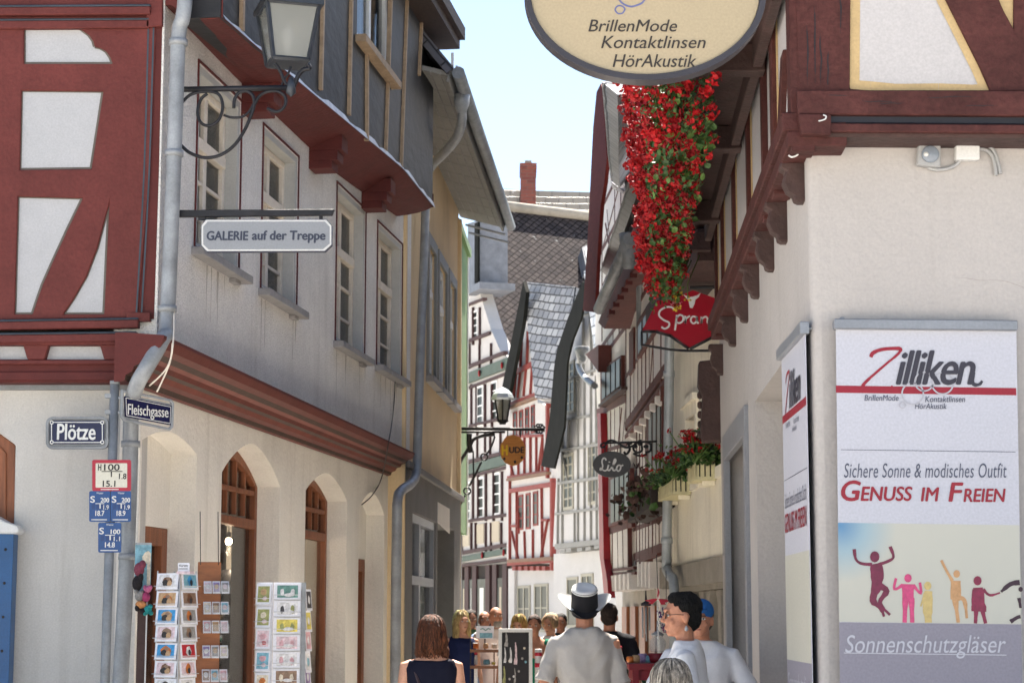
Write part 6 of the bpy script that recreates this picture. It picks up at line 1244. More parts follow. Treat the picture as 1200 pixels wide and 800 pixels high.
# ================= racks of cards in front of the arcade =================
M['wire'] = mat('white wire', S(214, 214, 214, .85), .4, .05); M['card'] = mat('white card', S(216, 216, 222, .95), .5, .03)
pal = {k: mat(k + ' print', S(*v, .95), .5, .25, 30) for k, v in {'brown': (112, 72, 46), 'tan': (186, 150, 110), 'orange': (196, 112, 50), 'black': (40, 34, 32), 'sky blue': (52, 142, 196), 'pale blue': (120, 170, 186), 'red': (178, 36, 46), 'grey': (150, 146, 142), 'olive': (150, 152, 96), 'pink': (206, 160, 164), 'rose': (214, 190, 194), 'teal': (96, 140, 130), 'yellow': (214, 196, 96), 'cream': (214, 202, 180), 'lilac': (150, 130, 170), 'dark': (60, 56, 60), 'sepia': (140, 112, 92), 'white': (216, 214, 214)}.items()}
def card(F, u, v, w, h, field, blobs, label, group, rs, tilt=.0, name='postcard'):
    """one printed card standing in its rack: u,v lower middle, picture field and a few printed shapes"""
    mb = MB(); G = Fr(F.w(u, v, 0), F.ux, F.uz + F.n * -tilt)
    mb.rect(G, -w / 2, w / 2, 0, h, -.002, .001, M['card']); 
    if field: mb.rect(G, -w / 2 + w * .1, w / 2 - w * .1, h * .12, h * .9, .0005, .0016, pal[field])
    for i, (bx, by, rx, ry, cn) in enumerate(blobs): mb.prism(G, [(w * bx + w * rx * math.cos(a) * (1 + rs.uniform(-.2, .2)), h * by + h * ry * math.sin(a) * (1 + rs.uniform(-.2, .2))) for a in [2 * PI * k / 11 for k in range(11)]], .001, .0022 + .0004 * i, pal[cn])
    o = mb.build(name, base=F.w(u, v, 0)); tag(o, label, 'postcard' if name == 'postcard' else 'card packet', group); return o
ORD = ['top', 'second', 'third', 'fourth', 'fifth', 'sixth', 'seventh']
# white wire postcard stand
rc = at(206, 730, 12.45); rbase = Vector((rc.x, rc.y, 0)); a_ = math.radians(27)
RA = Fr(rbase + Vector((-math.sin(a_), -math.cos(a_), 0)) * .085, (math.cos(a_), -math.sin(a_), 0)); RAs = Fr(rbase + Vector((math.cos(a_), -math.sin(a_), 0)) * .09, (math.sin(a_), math.cos(a_), 0))
t = thing('postcard_stand', 'slim white wire postcard stand with a small header card, nearest to the drainpipe', 'card rack', rbase)
mb = MB(); zt_ = RA.p(204, 672)[1]
for fx in (-.085, .085):
    mb.tube([RA.w(fx, .12, .0), RA.w(fx, zt_ + .02, 0)], .004, M['wire'], 6); mb.tube([RA.w(fx, .12, -.17), RA.w(fx, zt_ + .02, -.17)], .004, M['wire'], 6)
rows = [RA.p(204, y)[1] for y in (690, 711, 731, 751, 772, 793)]; dz = (rows[0] - rows[-1]) / 5; rows += [rows[-1] - dz * k for k in range(1, 6)]
for z in rows:
    for d in (.012, .03): mb.tube([RA.w(-.09, z + (.02 if d > .02 else -.003), d), RA.w(.09, z + (.02 if d > .02 else -.003), d)], .0022, M['wire'], 5)
    for d in (.012, .03): mb.tube([RAs.w(-.09, z + (.02 if d > .02 else -.003), d), RAs.w(.09, z + (.02 if d > .02 else -.003), d)], .0022, M['wire'], 5)
mb.build('wire_frame', t)
mb = MB(); mb.lathe(rbase, [(.2, 0), (.2, .02), (.05, .05), (.016, .08), (.016, zt_)], M['zinc'], 16); mb.build('pole', t)
mb = MB(); hc = [(208.5, 659), (222, 659), (222, 669), (208.5, 669)]; mb.pp(RA, hc, -.002, .002, M['card']); mb.text(RA, 'Karten', 210.5, 661, 220, 663.5, M['black'], d=.0022, bold=.05); mb.stroke(RA, [(209.5, 666), (220, 666)], .8, M['black'], d=.0022, n=1); mb.pp(RA, [(207, 669), (223, 669), (223, 672), (207, 672)], -.02, .02, pal['rose']); mb.build('header_card', t)
rs = random.Random(8); gp = 'postcards in the slim wire stand'
spec = [('white', 'brown', 'a brown posy on white', 'pale blue'), ('tan', 'orange', 'an orange and black group on tan', 'sepia'), ('sky blue', 'tan', 'a tan head on bright blue', 'grey'), ('rose', 'sepia', 'a dark brown pair on pale rose', 'grey'), ('sky blue', 'orange', 'an orange and tan head on bright blue', 'red'), ('rose', 'brown', 'two red brown shapes on pale grey', 'rose'), ('white', 'black', 'a black shape on white', 'white')]
lab2 = ['pale blue', 'dark sepia', 'grey with an orange shape', 'grey with a dark shape', 'bright red rimmed', 'rose with a rust shape', 'white']
for i, (f, b, d, f2) in enumerate(spec):
    z = rows[i] if i < len(rows) else rows[-1]
    bl = [(.02, .5, .24, .3, b), (-.08, .4, .14, .2, 'black' if b != 'black' else 'brown'), (.12, .36, .12, .18, 'tan'), (.04, .66, .1, .1, 'sepia')]
    card(RA, 0, z, .165, .1, f, bl, 'wide postcard with %s, %s row of wire stand' % (d, ORD[i]), gp, rs, .12).location += RA.n * .018
    card(RAs, 0, z, .165, .1, f2, [(0, .5, .16, .32, ('sky blue', 'brown', 'orange', 'sepia', 'white', 'orange', 'grey')[i]), (.05, .4, .08, .2, 'dark')], 'narrow looking %s postcard, right side, %s row of the wire stand' % (lab2[i], ORD[i]), gp, rs, .12).location += RAs.n * .018
# wooden rack of little packets hanging on the pillar
wc = Fr(at(247, 700, 12.95), (.97, .25, 0)); wc.o.z = 0
t = thing('wooden_packet_rack', 'tall brown wooden rack with clear pockets hung on two cords between the two card stands', 'card rack', wc.w(0, .2, 0))
mb = MB(); wl, wr = wc.p(231, 720)[0], wc.p(258, 720)[0]; wt = wc.p(243, 658)[1]; mb.rect(wc, wl, wr, .35, wt, -.025, 0, mat('warm brown rack wood', S(146, 88, 52, .95), .5, .15, 3, .1, 20, aniso=(1, 8, 8))); mb.build('back_board', t, bevel=.003)
mb = MB()
for x in (235, 256): mb.tube([wc.w(wc.p(x, 660)[0], wt - .02, .0), wc.w(wc.p(x, 600)[0], wt + .33, -.03)], .003, M['black'], 5)
mb.build('cord', t)
acr = glassmat('clear acrylic', (.5, .5, .5), .16, .1)
rws = [wc.p(243, y)[1] for y in (695, 719, 741, 770, 798)]
for i, z in enumerate(rws):
    mb = MB(); u0, u1 = wl + .03, wr + .05; h = .055
    mb.rect(wc, u0, u1, z, z + h, .1, .103, acr); mb.rect(wc, u0, u1, z - .003, z, 0, .103, acr); mb.rect(wc, u0, u0 + .003, z, z + h, 0, .1, acr); mb.rect(wc, u1 - .003, u1, z, z + h, 0, .1, acr); mb.build('clear_pocket', t)
    for k in range(3):
        u = u0 + (u1 - u0) * (k + .5) / 3
        cn = ('rose', 'lilac', 'grey', 'cream', 'sepia', 'pale blue', 'pink', 'tan')[(i * 3 + k) % 8]
        card(wc, u, z, .05, .09, cn, [(0, .55, .3, .22, ('white', 'tan', 'rose')[k])], '%s packet, %s in the %s pocket of the wooden rack' % ({'cream': 'cream coloured', 'tan': 'tan coloured'}.get(cn, cn), ('left one', 'middle one', 'right one')[k], ORD[i]), 'card packets in the wooden rack', rs, .55, 'card_packet').location += wc.n * .09
# pale revolving stand of greeting cards
gc = at(330, 740, 13.1); gb = Vector((gc.x, gc.y, 0)); 
GA = Fr(gb + Vector((.02, -.13, 0)), (1, .12, 0)); GL = Fr(gb + Vector((-.135, -.12, 0)), (.93, -.36, 0)); GR = Fr(gb + Vector((.16, -.02, 0)), (.22, .97, 0))
t = thing('greeting_card_stand', 'pale revolving stand of greeting cards in front of the second lattice arch', 'card rack', gb)
mb = MB(); zt_ = GA.p(335, 682)[1]
mb.lathe(gb, [(.24, 0), (.24, .02), (.06, .06), (.02, .1), (.02, zt_)], M['zinc'], 16); mb.build('pole', t)
mb = MB(); ug0, ug1 = GA.p(320, 740)[0], GA.p(352.5, 740)[0]; ul0, ul1 = GL.p(300, 740)[0], GL.p(318.5, 740)[0]
mb.rect(GA, ug1, ug1 + .03, .2, zt_, -.12, .004, M['zinc_dark']); mb.rect(GA, ug0, ug1, .2, zt_, -.012, -.006, M['card']); mb.rect(GL, ul0, ul1, .2, zt_, -.012, -.006, M['card']); mb.build('panel', t)
ga_ = [GA.p(336, y)[1] for y in (702, 722, 742, 762, 782)]; da = (ga_[0] - ga_[-1]) / 4; ga_ += [ga_[-1] - da * k for k in range(1, 7)]
gl_ = [GL.p(309, y)[1] for y in (708, 735, 760, 786)]; dl = (gl_[0] - gl_[-1]) / 3; gl_ += [gl_[-1] - dl * k for k in range(1, 5)]
mb = MB()
for z in ga_: mb.tube([GA.w(ug0, z, .03), GA.w(ug1, z, .03)], .002, M['wire'], 5); mb.tube([GA.w(ug0, z + .03, .034), GA.w(ug1, z + .03, .034)], .002, M['wire'], 5)
for z in gl_: mb.tube([GL.w(ul0, z, .03), GL.w(ul1, z, .03)], .002, M['wire'], 5); mb.tube([GL.w(ul0, z + .04, .034), GL.w(ul1, z + .04, .034)], .002, M['wire'], 5)
mb.build('wire_holder', t)
gp = 'greeting cards in the pale revolving stand'
for i, (f, b, d) in enumerate((('teal', 'white', 'green with a white slope'), ('white', 'dark', 'white with two dark figures'), ('yellow', 'olive', 'yellow with olive shapes'), ('rose', 'pink', 'pale rose, faintly patterned'), ('white', 'pink', 'white with pink blossoms'), ('sepia', 'cream', 'brown with a cream label'))):
    z = ga_[i] if i < len(ga_) else ga_[-1]; card(GA, (ug0 + ug1) / 2, z, (ug1 - ug0) * .94, abs(da) * .93, f, [(-.2, .45, .08, .25, b), (.2, .45, .08, .25, b if b != 'dark' else 'olive'), (.05, .3, .2, .12, 'white')], 'wide greeting card, %s, %s row of the pale stand' % (d, ORD[i]), gp, rs, .1).location += GA.n * .018
for i, (f, b, d) in enumerate((('olive', 'tan', 'olive with tan figures'), ('olive', 'cream', 'plain olive with a cream spot'), ('rose', 'pink', 'rose with a red bar'), ('pale blue', 'pink', 'blue with a pink balloon'), ('cream', 'orange', 'cream with an orange shape'))):
    z = gl_[i]; card(GL, (ul0 + ul1) / 2, z, (ul1 - ul0) * .92, abs(dl) * .93, f, [(0, .62, .22, .16, b), (.1, .3, .16, .1, 'rose' if f != 'rose' else 'red')], 'upright card, %s, %s row at left of pale stand' % (d, ORD[i]), gp, rs, .1).location += GL.n * .018
for i, (f, d) in enumerate((('dark', 'dark'), ('yellow', 'yellow'), ('pink', 'pink'), ('white', 'white'), ('lilac', 'violet'))):
    z = GA.p(360, (715, 740, 763, 788, 806)[i])[1]; card(GR, .02, z, .11, .14, f, [(0, .5, .2, .2, 'white' if f != 'white' else 'pale blue')], '%s greeting card sticking out edge on at the right side of the pale stand' % d, gp, rs, -.25 + .35).location += GR.n * .02
# post with a printed board and plush toys
tp = at(167, 720, 12.75); tb = Vector((tp.x, tp.y, 0)); TF = Fr(tb, (1, .15, 0))
t = thing('toy_post', 'narrow dark post with a pale blue printed board on top beside the grey drainpipe', 'display post', tb)
mb = MB(); u = lambda x: TF.p(x, 720)[0]; v = lambda y: TF.p(167, y)[1]
mb.rect(TF, u(161), u(171), 0, v(690), -.03, 0, M['r_dark']); mb.rect(TF, u(171), u(172.5), 0, v(690), -.03, .002, M['wire']); mb.build('post', t)
mb = MB(); mb.rect(TF, u(156.5), u(175.5), v(692), v(636), -.015, .004, pal['pale blue']); mb.rect(TF, u(156.5), u(175.5), v(638), v(635.5), -.02, .008, M['zinc']); mb.prism(TF, [(u(x), v(y)) for x, y in ((165, 652), (168, 647), (172, 645), (175, 648), (175, 690), (171, 690), (171, 660), (166, 660))], .003, .006, pal['cream']); mb.build('printed_board', t)
def plush(pxs, label):
    mb = MB(); b0 = None
    for x, y, rx, rz, cn in pxs: p = TF.w(*TF.p(x, y, .05), .05); b0 = b0 or p; mb.ell(p, (rx * .0056, .03, rz * .0056), cn, seg=12, rings=8)
    tag(mb.build('plush_toy', base=b0), label, 'plush toy', 'plush toys hanging on the post')
fur = {k: mat(k + ' plush', S(*c_, .95), .95, .2, 30, .6, 90) for k, c_ in {'plum': (132, 66, 82), 'black': (38, 34, 36), 'pink': (206, 112, 150), 'magenta': (178, 70, 112), 'grey': (150, 146, 142), 'orange': (214, 146, 92), 'teal': (40, 150, 150)}.items()}
plush([(163, 667, 6, 8, fur['plum']), (167, 661, 4, 5, fur['plum']), (161, 683, 6, 9, fur['black']), (165, 676, 3, 6, fur['black'])], 'plum and black plush toy, highest on the dark post')
plush([(173, 690, 4.5, 4, fur['pink']), (171, 699, 5, 6, fur['magenta']), (176, 688, 2.5, 3, fur['pink']), (170, 688, 2, 3, fur['pink'])], 'pink plush toy hanging at the right of the dark post')
plush([(163, 698, 5, 6, fur['grey']), (160, 693, 2.5, 3, fur['grey']), (166, 694, 2.5, 3, fur['grey'])], 'grey plush toy between the black and the orange ones')
plush([(165, 708, 6.5, 4.5, fur['orange']), (161, 712, 3, 4, fur['black']), (168, 716, 4, 4, fur['black'])], 'orange and black plush toy low on the dark post')
plush([(173, 714, 5, 5, fur['teal']), (176, 710, 3, 2.5, fur['teal']), (170, 718, 2.5, 3, fur['teal']), (177, 718, 2.5, 2.5, fur['teal'])], 'teal plush toy hanging lowest at the right')

# ================= things standing in the lane =================
AB = front(18.2); ab0 = AB.p(603, 800)[0]
t = thing('chalk_board', 'white framed black pavement board with chalk bottle drawings', 'pavement sign', AB.w(ab0, 0, 0))
wd2 = mat('white painted wood', S(206, 206, 204, .95), .5, .05); bd = mat('black chalkboard', S(34, 32, 36), .7, .2, 3)
x0, x1, zt_ = AB.p(584, 770)[0], AB.p(624, 770)[0], AB.p(600, 736)[1]; fw = .033
mb = MB(); mb.prism(AB, [(x0, .05), (x1, .05), (x1, zt_), (x0, zt_)], -.03, .01, wd2, [[(x0 + fw, .12), (x1 - fw, .12), (x1 - fw, zt_ - fw), (x0 + fw, zt_ - fw)]]); mb.build('frame', t, bevel=.003)
mb = MB(); mb.rect(AB, x0 + fw, x1 - fw, .12, zt_ - fw, -.015, -.005, bd)
for x, y0, y1, c_, w_ in ((593, 741, 757, 'grey', 2.5), (591.5, 758, 776, 'white', 1.6), (598, 758, 776, 'white', 2), (604, 752, 778, 'rose', 2.2), (590.5, 780, 800, 'olive', 2), (603, 782, 800, 'grey', 1.2)): mb.stroke(AB, [(x, y0), (x + .8, (y0 + y1) / 2), (x, y1)], [w_ * .5, w_, w_ * 1.7], pal[c_], d=-.0045, n=4)
for x, y, c_ in ((614.5, 759, 'cream'), (592, 774, 'cream'), (597, 774, 'cream'), (612, 771, 'grey'), (616, 775, 'pale blue'), (602, 792, 'white'), (608, 786, 'grey'), (597, 795, 'grey')): mb.prism(AB, [AB.p(x + 1.4 * math.cos(a), y + 1.6 * math.sin(a), -.005) for a in [2 * PI * k / 8 for k in range(8)]], -.005, -.0038, pal[c_])
mb.build('board', t)
mb = MB(); mb.prism(Fr(AB.w(0, 0, -.5), AB.ux, AB.n * .42 + Vector((0, 0, 1.2))), [(x0, .03), (x0 + .04, .03), (x0 + .04, 1.25), (x0, 1.25)], -.02, .0, wd2); mb.prism(Fr(AB.w(0, 0, -.5), AB.ux, AB.n * .42 + Vector((0, 0, 1.2))), [(x1 - .04, .03), (x1, .03), (x1, 1.25), (x1 - .04, 1.25)], -.02, .0, wd2); mb.build('rear_strut', t)
bp_ = at(631, 770, 19.3); mb = MB(); zt_ = 1.62 - 37 / 2300 * 19.3
mb.lathe((bp_.x, bp_.y, 0), [(.035, 0), (.035, zt_ - .01), (.03, zt_), (0, zt_)], M['wire'], 14)
for y0, y1 in ((763, 767), (775, 780)): z1, z0 = 1.62 - (y0 - 722) / 2300 * 19.3, 1.62 - (y1 - 722) / 2300 * 19.3; mb.lathe((bp_.x, bp_.y, 0), [(.0355, z0), (.037, z0 + .002), (.037, z1 - .002), (.0355, z1)], M['plate_red'], 14)
tag(mb.build('bollard', base=(bp_.x, bp_.y, 0)), 'thin white bollard with two red bands right of the chalk board', 'bollard')
# little sales stand with goods
ST = front(20.3); sx0, sx1 = ST.p(551, 770)[0], ST.p(584, 770)[0]; sv = lambda y: ST.p(568, y)[1]
t = thing('sales_stand', 'brown two tier sales stand on a white post left of the chalk board', 'stand', ST.w((sx0 + sx1) / 2, 0, 0)); swd = mat('stand wood', S(112, 74, 52), .6, .2, 5)
mb = MB()
for y in (762, 781): mb.rect(ST, sx0, sx1, sv(y + 2), sv(y), -.3, .0, swd); mb.rect(ST, sx0, sx1, sv(y), sv(y - 1.5), -.01, .0, swd)
mb.build('shelf', t); mb = MB(); mb.rect(ST, ST.p(555.5, 770)[0], ST.p(559.5, 770)[0], 0, sv(783), -.15, -.1, M['wire']); mb.rect(ST, ST.p(578, 770)[0], ST.p(579.5, 770)[0], 0, sv(761), -.28, -.25, swd); mb.rect(ST, ST.p(550, 770)[0], ST.p(551.5, 770)[0], 0, sv(748), -.28, -.25, M['iron']); mb.build('post', t)
SGN = ST.off(-.1); mb = MB(); mb.pp(SGN, [(558, 733), (579, 733), (578, 748), (558, 747.5)], -.005, .005, M['card']); mb.pp(SGN, [(562, 741), (577, 741), (577, 747), (562, 747)], .004, .006, pal['pale blue']); mb.stroke(SGN, [(563, 737), (566, 736), (569, 738), (572, 736), (575, 737)], 1.2, pal['teal'], d=.0065); mb.rect(SGN, SGN.p(567.5, 740)[0], SGN.p(569, 740)[0], sv(762), sv(747), -.01, -.004, M['iron'])
tag(mb.build('counter_sign', base=SGN.w(*SGN.p(568, 748), 0)), 'small white and blue sign standing on the sales stand', 'sign')
for i, (x, y, w_, h_, cn, lb) in enumerate(((557, 760, 5, 6, 'orange', 'orange box on the upper tier of the sales stand, left'), (569, 760, 6, 6, 'tan', 'tan bowl of goods in the middle of the upper tier'), (579, 760, 5, 5, 'cream', 'cream carton at the right end of the upper tier'), (557.5, 779, 4, 11, 'white', 'white jar with a red lid on the lower tier'), (570, 779, 8, 6, 'pale blue', 'pale blue tin on the lower tier of the sales stand'), (578, 779, 4, 3, 'yellow', 'small yellow box on the lower tier'))):
    m2 = 20.3 / 2300; c_ = ST.w(ST.p(x, y)[0], sv(y) + .004, -.12); mb = MB()
    if i in (1, 3, 4): mb.lathe(c_, [(w_ * m2 * .42, 0), (w_ * m2 * .5, h_ * m2 * .2), (w_ * m2 * .5, h_ * m2 * .75), (w_ * m2 * .4, h_ * m2 * .8), (w_ * m2 * .42, h_ * m2)], pal[cn], 12); 
    else: mb.box(c_ + Vector((0, 0, h_ * m2 / 2)), w_ * m2, w_ * m2 * .8, h_ * m2, pal[cn], .3); mb.box(c_ + Vector((0, 0, h_ * m2 * 1.03)), w_ * m2 * 1.06, w_ * m2 * .86, h_ * m2 * .1, pal['white'], .3)
    if i == 3: mb.lathe(c_ + Vector((0, 0, h_ * m2)), [(w_ * m2 * .5, 0), (w_ * m2 * .5, .03), (0, .035)], M['plate_red'], 12)
    tag(mb.build('goods_box' if i not in (1, 3, 4) else 'goods_jar', base=c_, bevel=.004), lb, 'goods')
# red table with goods and the glass lantern
RT = front(15.6); rx0, rx1 = RT.p(737, 780)[0], RT.p(790, 780)[0]; rz = RT.p(750, 777)[1]; redt = mat('dark red painted wood', S(120, 22, 36, .95), .5, .12, 4)
t = thing('red_table', 'dark red table of small goods behind the man in the pale shirt', 'table', RT.w((rx0 + rx1) / 2, 0, -.3))
mb = MB(); mb.rect(RT, rx0, rx1, rz - .05, rz, -.6, 0, redt); mb.rect(RT, rx0 + .03, rx1 - .03, rz - .13, rz - .05, -.57, -.03, redt); mb.build('tabletop', t, bevel=.005)
for u, d in ((rx0 + .03, -.06), (rx1 - .08, -.06), (rx0 + .03, -.58), (rx1 - .08, -.58)): mb = MB(); mb.rect(RT, u, u + .05, 0, rz - .05, d - .0, d + .05, redt); mb.build('leg', t)
TC = lambda x, y, d=-.2: RT.w(RT.p(x, y)[0], rz + .003, d)
for i, (x, cn, r, h, lb) in enumerate(((741, 'orange', .035, .05, 'little orange bowl at the left edge of the red table'), (748, 'tan', .04, .06, 'small tan jar on the red table, second from the left'), (755, 'lilac', .04, .07, 'lilac jar on the red table'), (761, 'pale blue', .035, .055, 'pale blue cup on the red table'))):
    mb = MB(); mb.lathe(TC(x, 777), [(r * .7, 0), (r, h * .3), (r, h * .8), (r * .8, h), (r * .6, h)], pal[cn], 12); tag(mb.build('table_jar', base=TC(x, 777)), lb, 'jar')
t = thing('glass_lantern', 'clear glass lantern in a red pot on the red table below the red paper star', 'lantern', TC(773, 777))
mb = MB(); mb.lathe(TC(773, 777), [(.06, 0), (.075, .02), (.08, .07), (.07, .075)], redt, 16); mb.build('pot', t)
mb = MB(); mb.lathe(TC(773, 777), [(.055, .08), (.065, .12), (.065, .17), (.04, .2), (.045, .21), (.05, .215)], glassmat('bottle glass', S(190, 196, 196), .35, .05), 16); mb.build('glass', t); mb = MB(); mb.lathe(TC(773, 777), [(.05, .213), (.05, .225), (.008, .25), (.006, .33)], M['zinc'], 12); mb.build('lid', t)
# red paper star / windmill hanging above it
sc_ = at(771, 703, 15.5); t = thing('paper_star', 'red paper windmill star hanging above the glass lantern', 'decoration', sc_)
mb = MB(); F5 = front(15.5)
for k, (x, y) in enumerate(((771, 688), (786, 704), (780, 708), (759, 707), (755, 703))): mb.prism(F5, [F5.p(771, 701), F5.p((771 + x) / 2 + 2, (703 + y) / 2 - 2), F5.p(x, y), F5.p((771 + x) / 2 - 1, (703 + y) / 2 + 2.5)], -.006 + .013 * k, .004 + .013 * k, mat('red foil paper', S(176, 24, 52), .4, .1) if k == 0 else bpy.data.materials['red foil paper'])
mb.build('star', t); mb = MB(); mb.tube([sc_ + Vector((0, 0, .02)), sc_ + Vector((0, .1, .36))], .003, M['black'], 5); mb.tube([sc_, sc_ - Vector((0, 0, .3))], .004, M['wire'], 5)
for k in range(6): mb.ell(sc_ - Vector((0, 0, .06 + .045 * k)), (.008, .008, .012), M['wire'], seg=8, rings=5)
mb.build('bead_string', t)
pf = at(781, 724, 15.9); t = thing('violet_paper_flowers', 'violet and pink paper flowers hanging right of the red star', 'decoration', pf)
for cn, n_ in (('violet', 26), ('pink', 14)):
    mb = MB(); mm = mat(cn + ' crepe', S(*((84, 52, 120) if cn == 'violet' else (176, 60, 120)), .9), .7, .2)
    for k in range(n_): head(mb, pf + Vector((rs.gauss(0, .025), rs.gauss(0, .025), rs.uniform(-.11, .1))), .025, mm, rs, 7)
    mb.build('petal', t)
mb = MB(); mb.tube([pf + Vector((0, 0, .12)), pf + Vector((0, 0, .38))], .003, M['black'], 5); mb.build('string', t)
wcp = at(757, 708, 17.0); t = thing('wind_chime', 'dark metal wind chime hanging in front of the white pier', 'wind chime', wcp)
mb = MB(); mb.lathe(wcp, [(.045, -.01), (.045, .01), (.01, .03), (.004, .12)], M['iron'], 12); mb.build('top_plate', t)
for k in range(4): a = k * PI / 2; p = wcp + Vector((.03 * math.cos(a), .03 * math.sin(a), -.02)); mb = MB(); mb.tube([p, p - Vector((0, 0, .2 + .03 * k))], .007, M['zinc_dark'], 6); mb.build('chime_tube', t)
# potted palm
pp_ = at(738, 735, 20.0); pb_ = Vector((pp_.x, pp_.y, 0)); t = thing('potted_palm', 'green potted palm by the brown shop doors behind the man with the red rucksack', 'potted plant', pb_)
mb = MB(); mb.lathe(pb_, [(.14, 0), (.2, .35), (.21, .37), (.18, .37)], swd, 14); mb.build('pot', t)
mb = MB(); mb2 = MB(); palm = mat('palm leaf', S(50, 84, 48), .5, .25, 8); mb2.tube([pb_ + Vector((0, 0, .3)), pb_ + Vector((.02, 0, 1.1))], [.03, .02], swd, 7); mb2.build('stem', t)
for k in range(22):
    a = rs.uniform(0, 2 * PI); L_ = rs.uniform(.3, .55); e = rs.uniform(.1, .6); q = [pb_ + Vector((.02 + L_ * s_ * math.cos(a), L_ * s_ * math.sin(a), 1.05 + e * s_ - .75 * L_ * s_ * s_ * 1.4 + rs.uniform(0, .01))) for s_ in (0, .33, .66, 1)]
    sd_ = Vector((-math.sin(a), math.cos(a), 0)) * .02
    mb.add([q[0] - sd_ * .3, q[0] + sd_ * .3, q[1] - sd_, q[1] + sd_, q[2] - sd_ * .9, q[2] + sd_ * .9, q[3]], [(0, 1, 3, 2), (2, 3, 5, 4), (4, 5, 6)], palm)
mb.build('frond', t)

# ================= people =================
M['skin'] = mat('sunned skin', S(204, 152, 126, .95), .55, .08, 8, .05, 60); M['skin2'] = mat('tanned skin', S(180, 124, 98, .95), .55, .1, 8, .05, 60)
M['lips'] = mat('lips', S(158, 96, 84, .9), .6); M['eye_white'] = mat('eye white', S(220, 216, 210, .9), .3, .01); M['iris'] = mat('dark iris', S(48, 36, 30), .2)
def cloth(name, col, var=.03): return mat(name, S(*col, .92), .9, var, 12, .12, 160, grain=.02, spec=.15)
def hairm(name, col): return mat(name, S(*col, .9), .6 if sum(col) > 90 else .8, .4, 9, .7, 26, aniso=(9, 9, 1.2), spec=.25)
def skinmesh(mb, name, m, parent, voxel, smooth=3, wr=0.0, wf=9.0, zs=.35):
    """one continuous surface grown over overlapping shapes (voxel remesh), with soft cloth folds"""
    me = bpy.data.meshes.new('tmp'); me.from_pydata(mb.v, [], mb.f); bm = bmesh.new(); bm.from_mesh(me); bmesh.ops.recalc_face_normals(bm, faces=bm.faces); bm.to_mesh(me); bm.free()
    ob = bpy.data.objects.new('tmp', me); COL.objects.link(ob); r = ob.modifiers.new('r', 'REMESH'); r.mode = 'VOXEL'; r.voxel_size = voxel; r.adaptivity = 0
    s_ = ob.modifiers.new('s', 'SMOOTH'); s_.iterations = smooth; s_.factor = .5
    nm = bpy.data.meshes.new_from_object(ob.evaluated_get(bpy.context.evaluated_depsgraph_get())); bpy.data.objects.remove(ob); bpy.data.meshes.remove(me)
    if wr:
        nm.update(); co = [(v.co.copy(), v.normal.copy()) for v in nm.vertices]
        for v, (c_, n_) in zip(nm.vertices, co): q_ = Vector((c_.x * wf, c_.y * wf, c_.z * wf * zs + c_.x * 3)); e_ = Vector((c_.x * wf * .8 + 7, c_.y * wf * .8, c_.z * wf * .9 - abs(c_.x) * 6)); v.co = c_ + n_ * wr * (noise.noise(q_) + .9 * (.35 - abs(noise.noise(e_)) * 1.6))
    nm.polygons.foreach_set('use_smooth', [True] * len(nm.polygons)); nm.materials.clear(); nm.materials.append(m); nm.name = name
    o = bpy.data.objects.new(name, nm); COL.objects.link(o); o.parent = parent; return o
def hand(mb, w, dr, side, sc_=1.0):
    """a hand with four fingers of different lengths and a thumb; w wrist, dr direction of the fingers"""
    d = Vector(dr).normalized(); x = Vector((0, 1, 0)); x = (x - d * x.dot(d)).normalized(); n = d.cross(x)
    mb.tube([w, w + d * .03 * sc_, w + d * .085 * sc_], [.024 * sc_, .036 * sc_, .036 * sc_], None, 10, flat=.5)
    for k, L_ in enumerate((.07, .08, .075, .06)):
        b = w + d * .08 * sc_ + x * (.026 - .0175 * k) * sc_; mb.tube([b - d * .02, b + d * L_ * .5 * sc_, b + d * L_ * .95 * sc_ + n * side * .02 * sc_], [.0095 * sc_, .009 * sc_, .0075 * sc_], None, 7)
    b = w + d * .03 * sc_ + x * .03 * sc_; mb.tube([b, b + x * .022 * sc_ + d * .03 * sc_, b + x * .028 * sc_ + d * .065 * sc_], [.013 * sc_, .011 * sc_, .008 * sc_], None, 7)
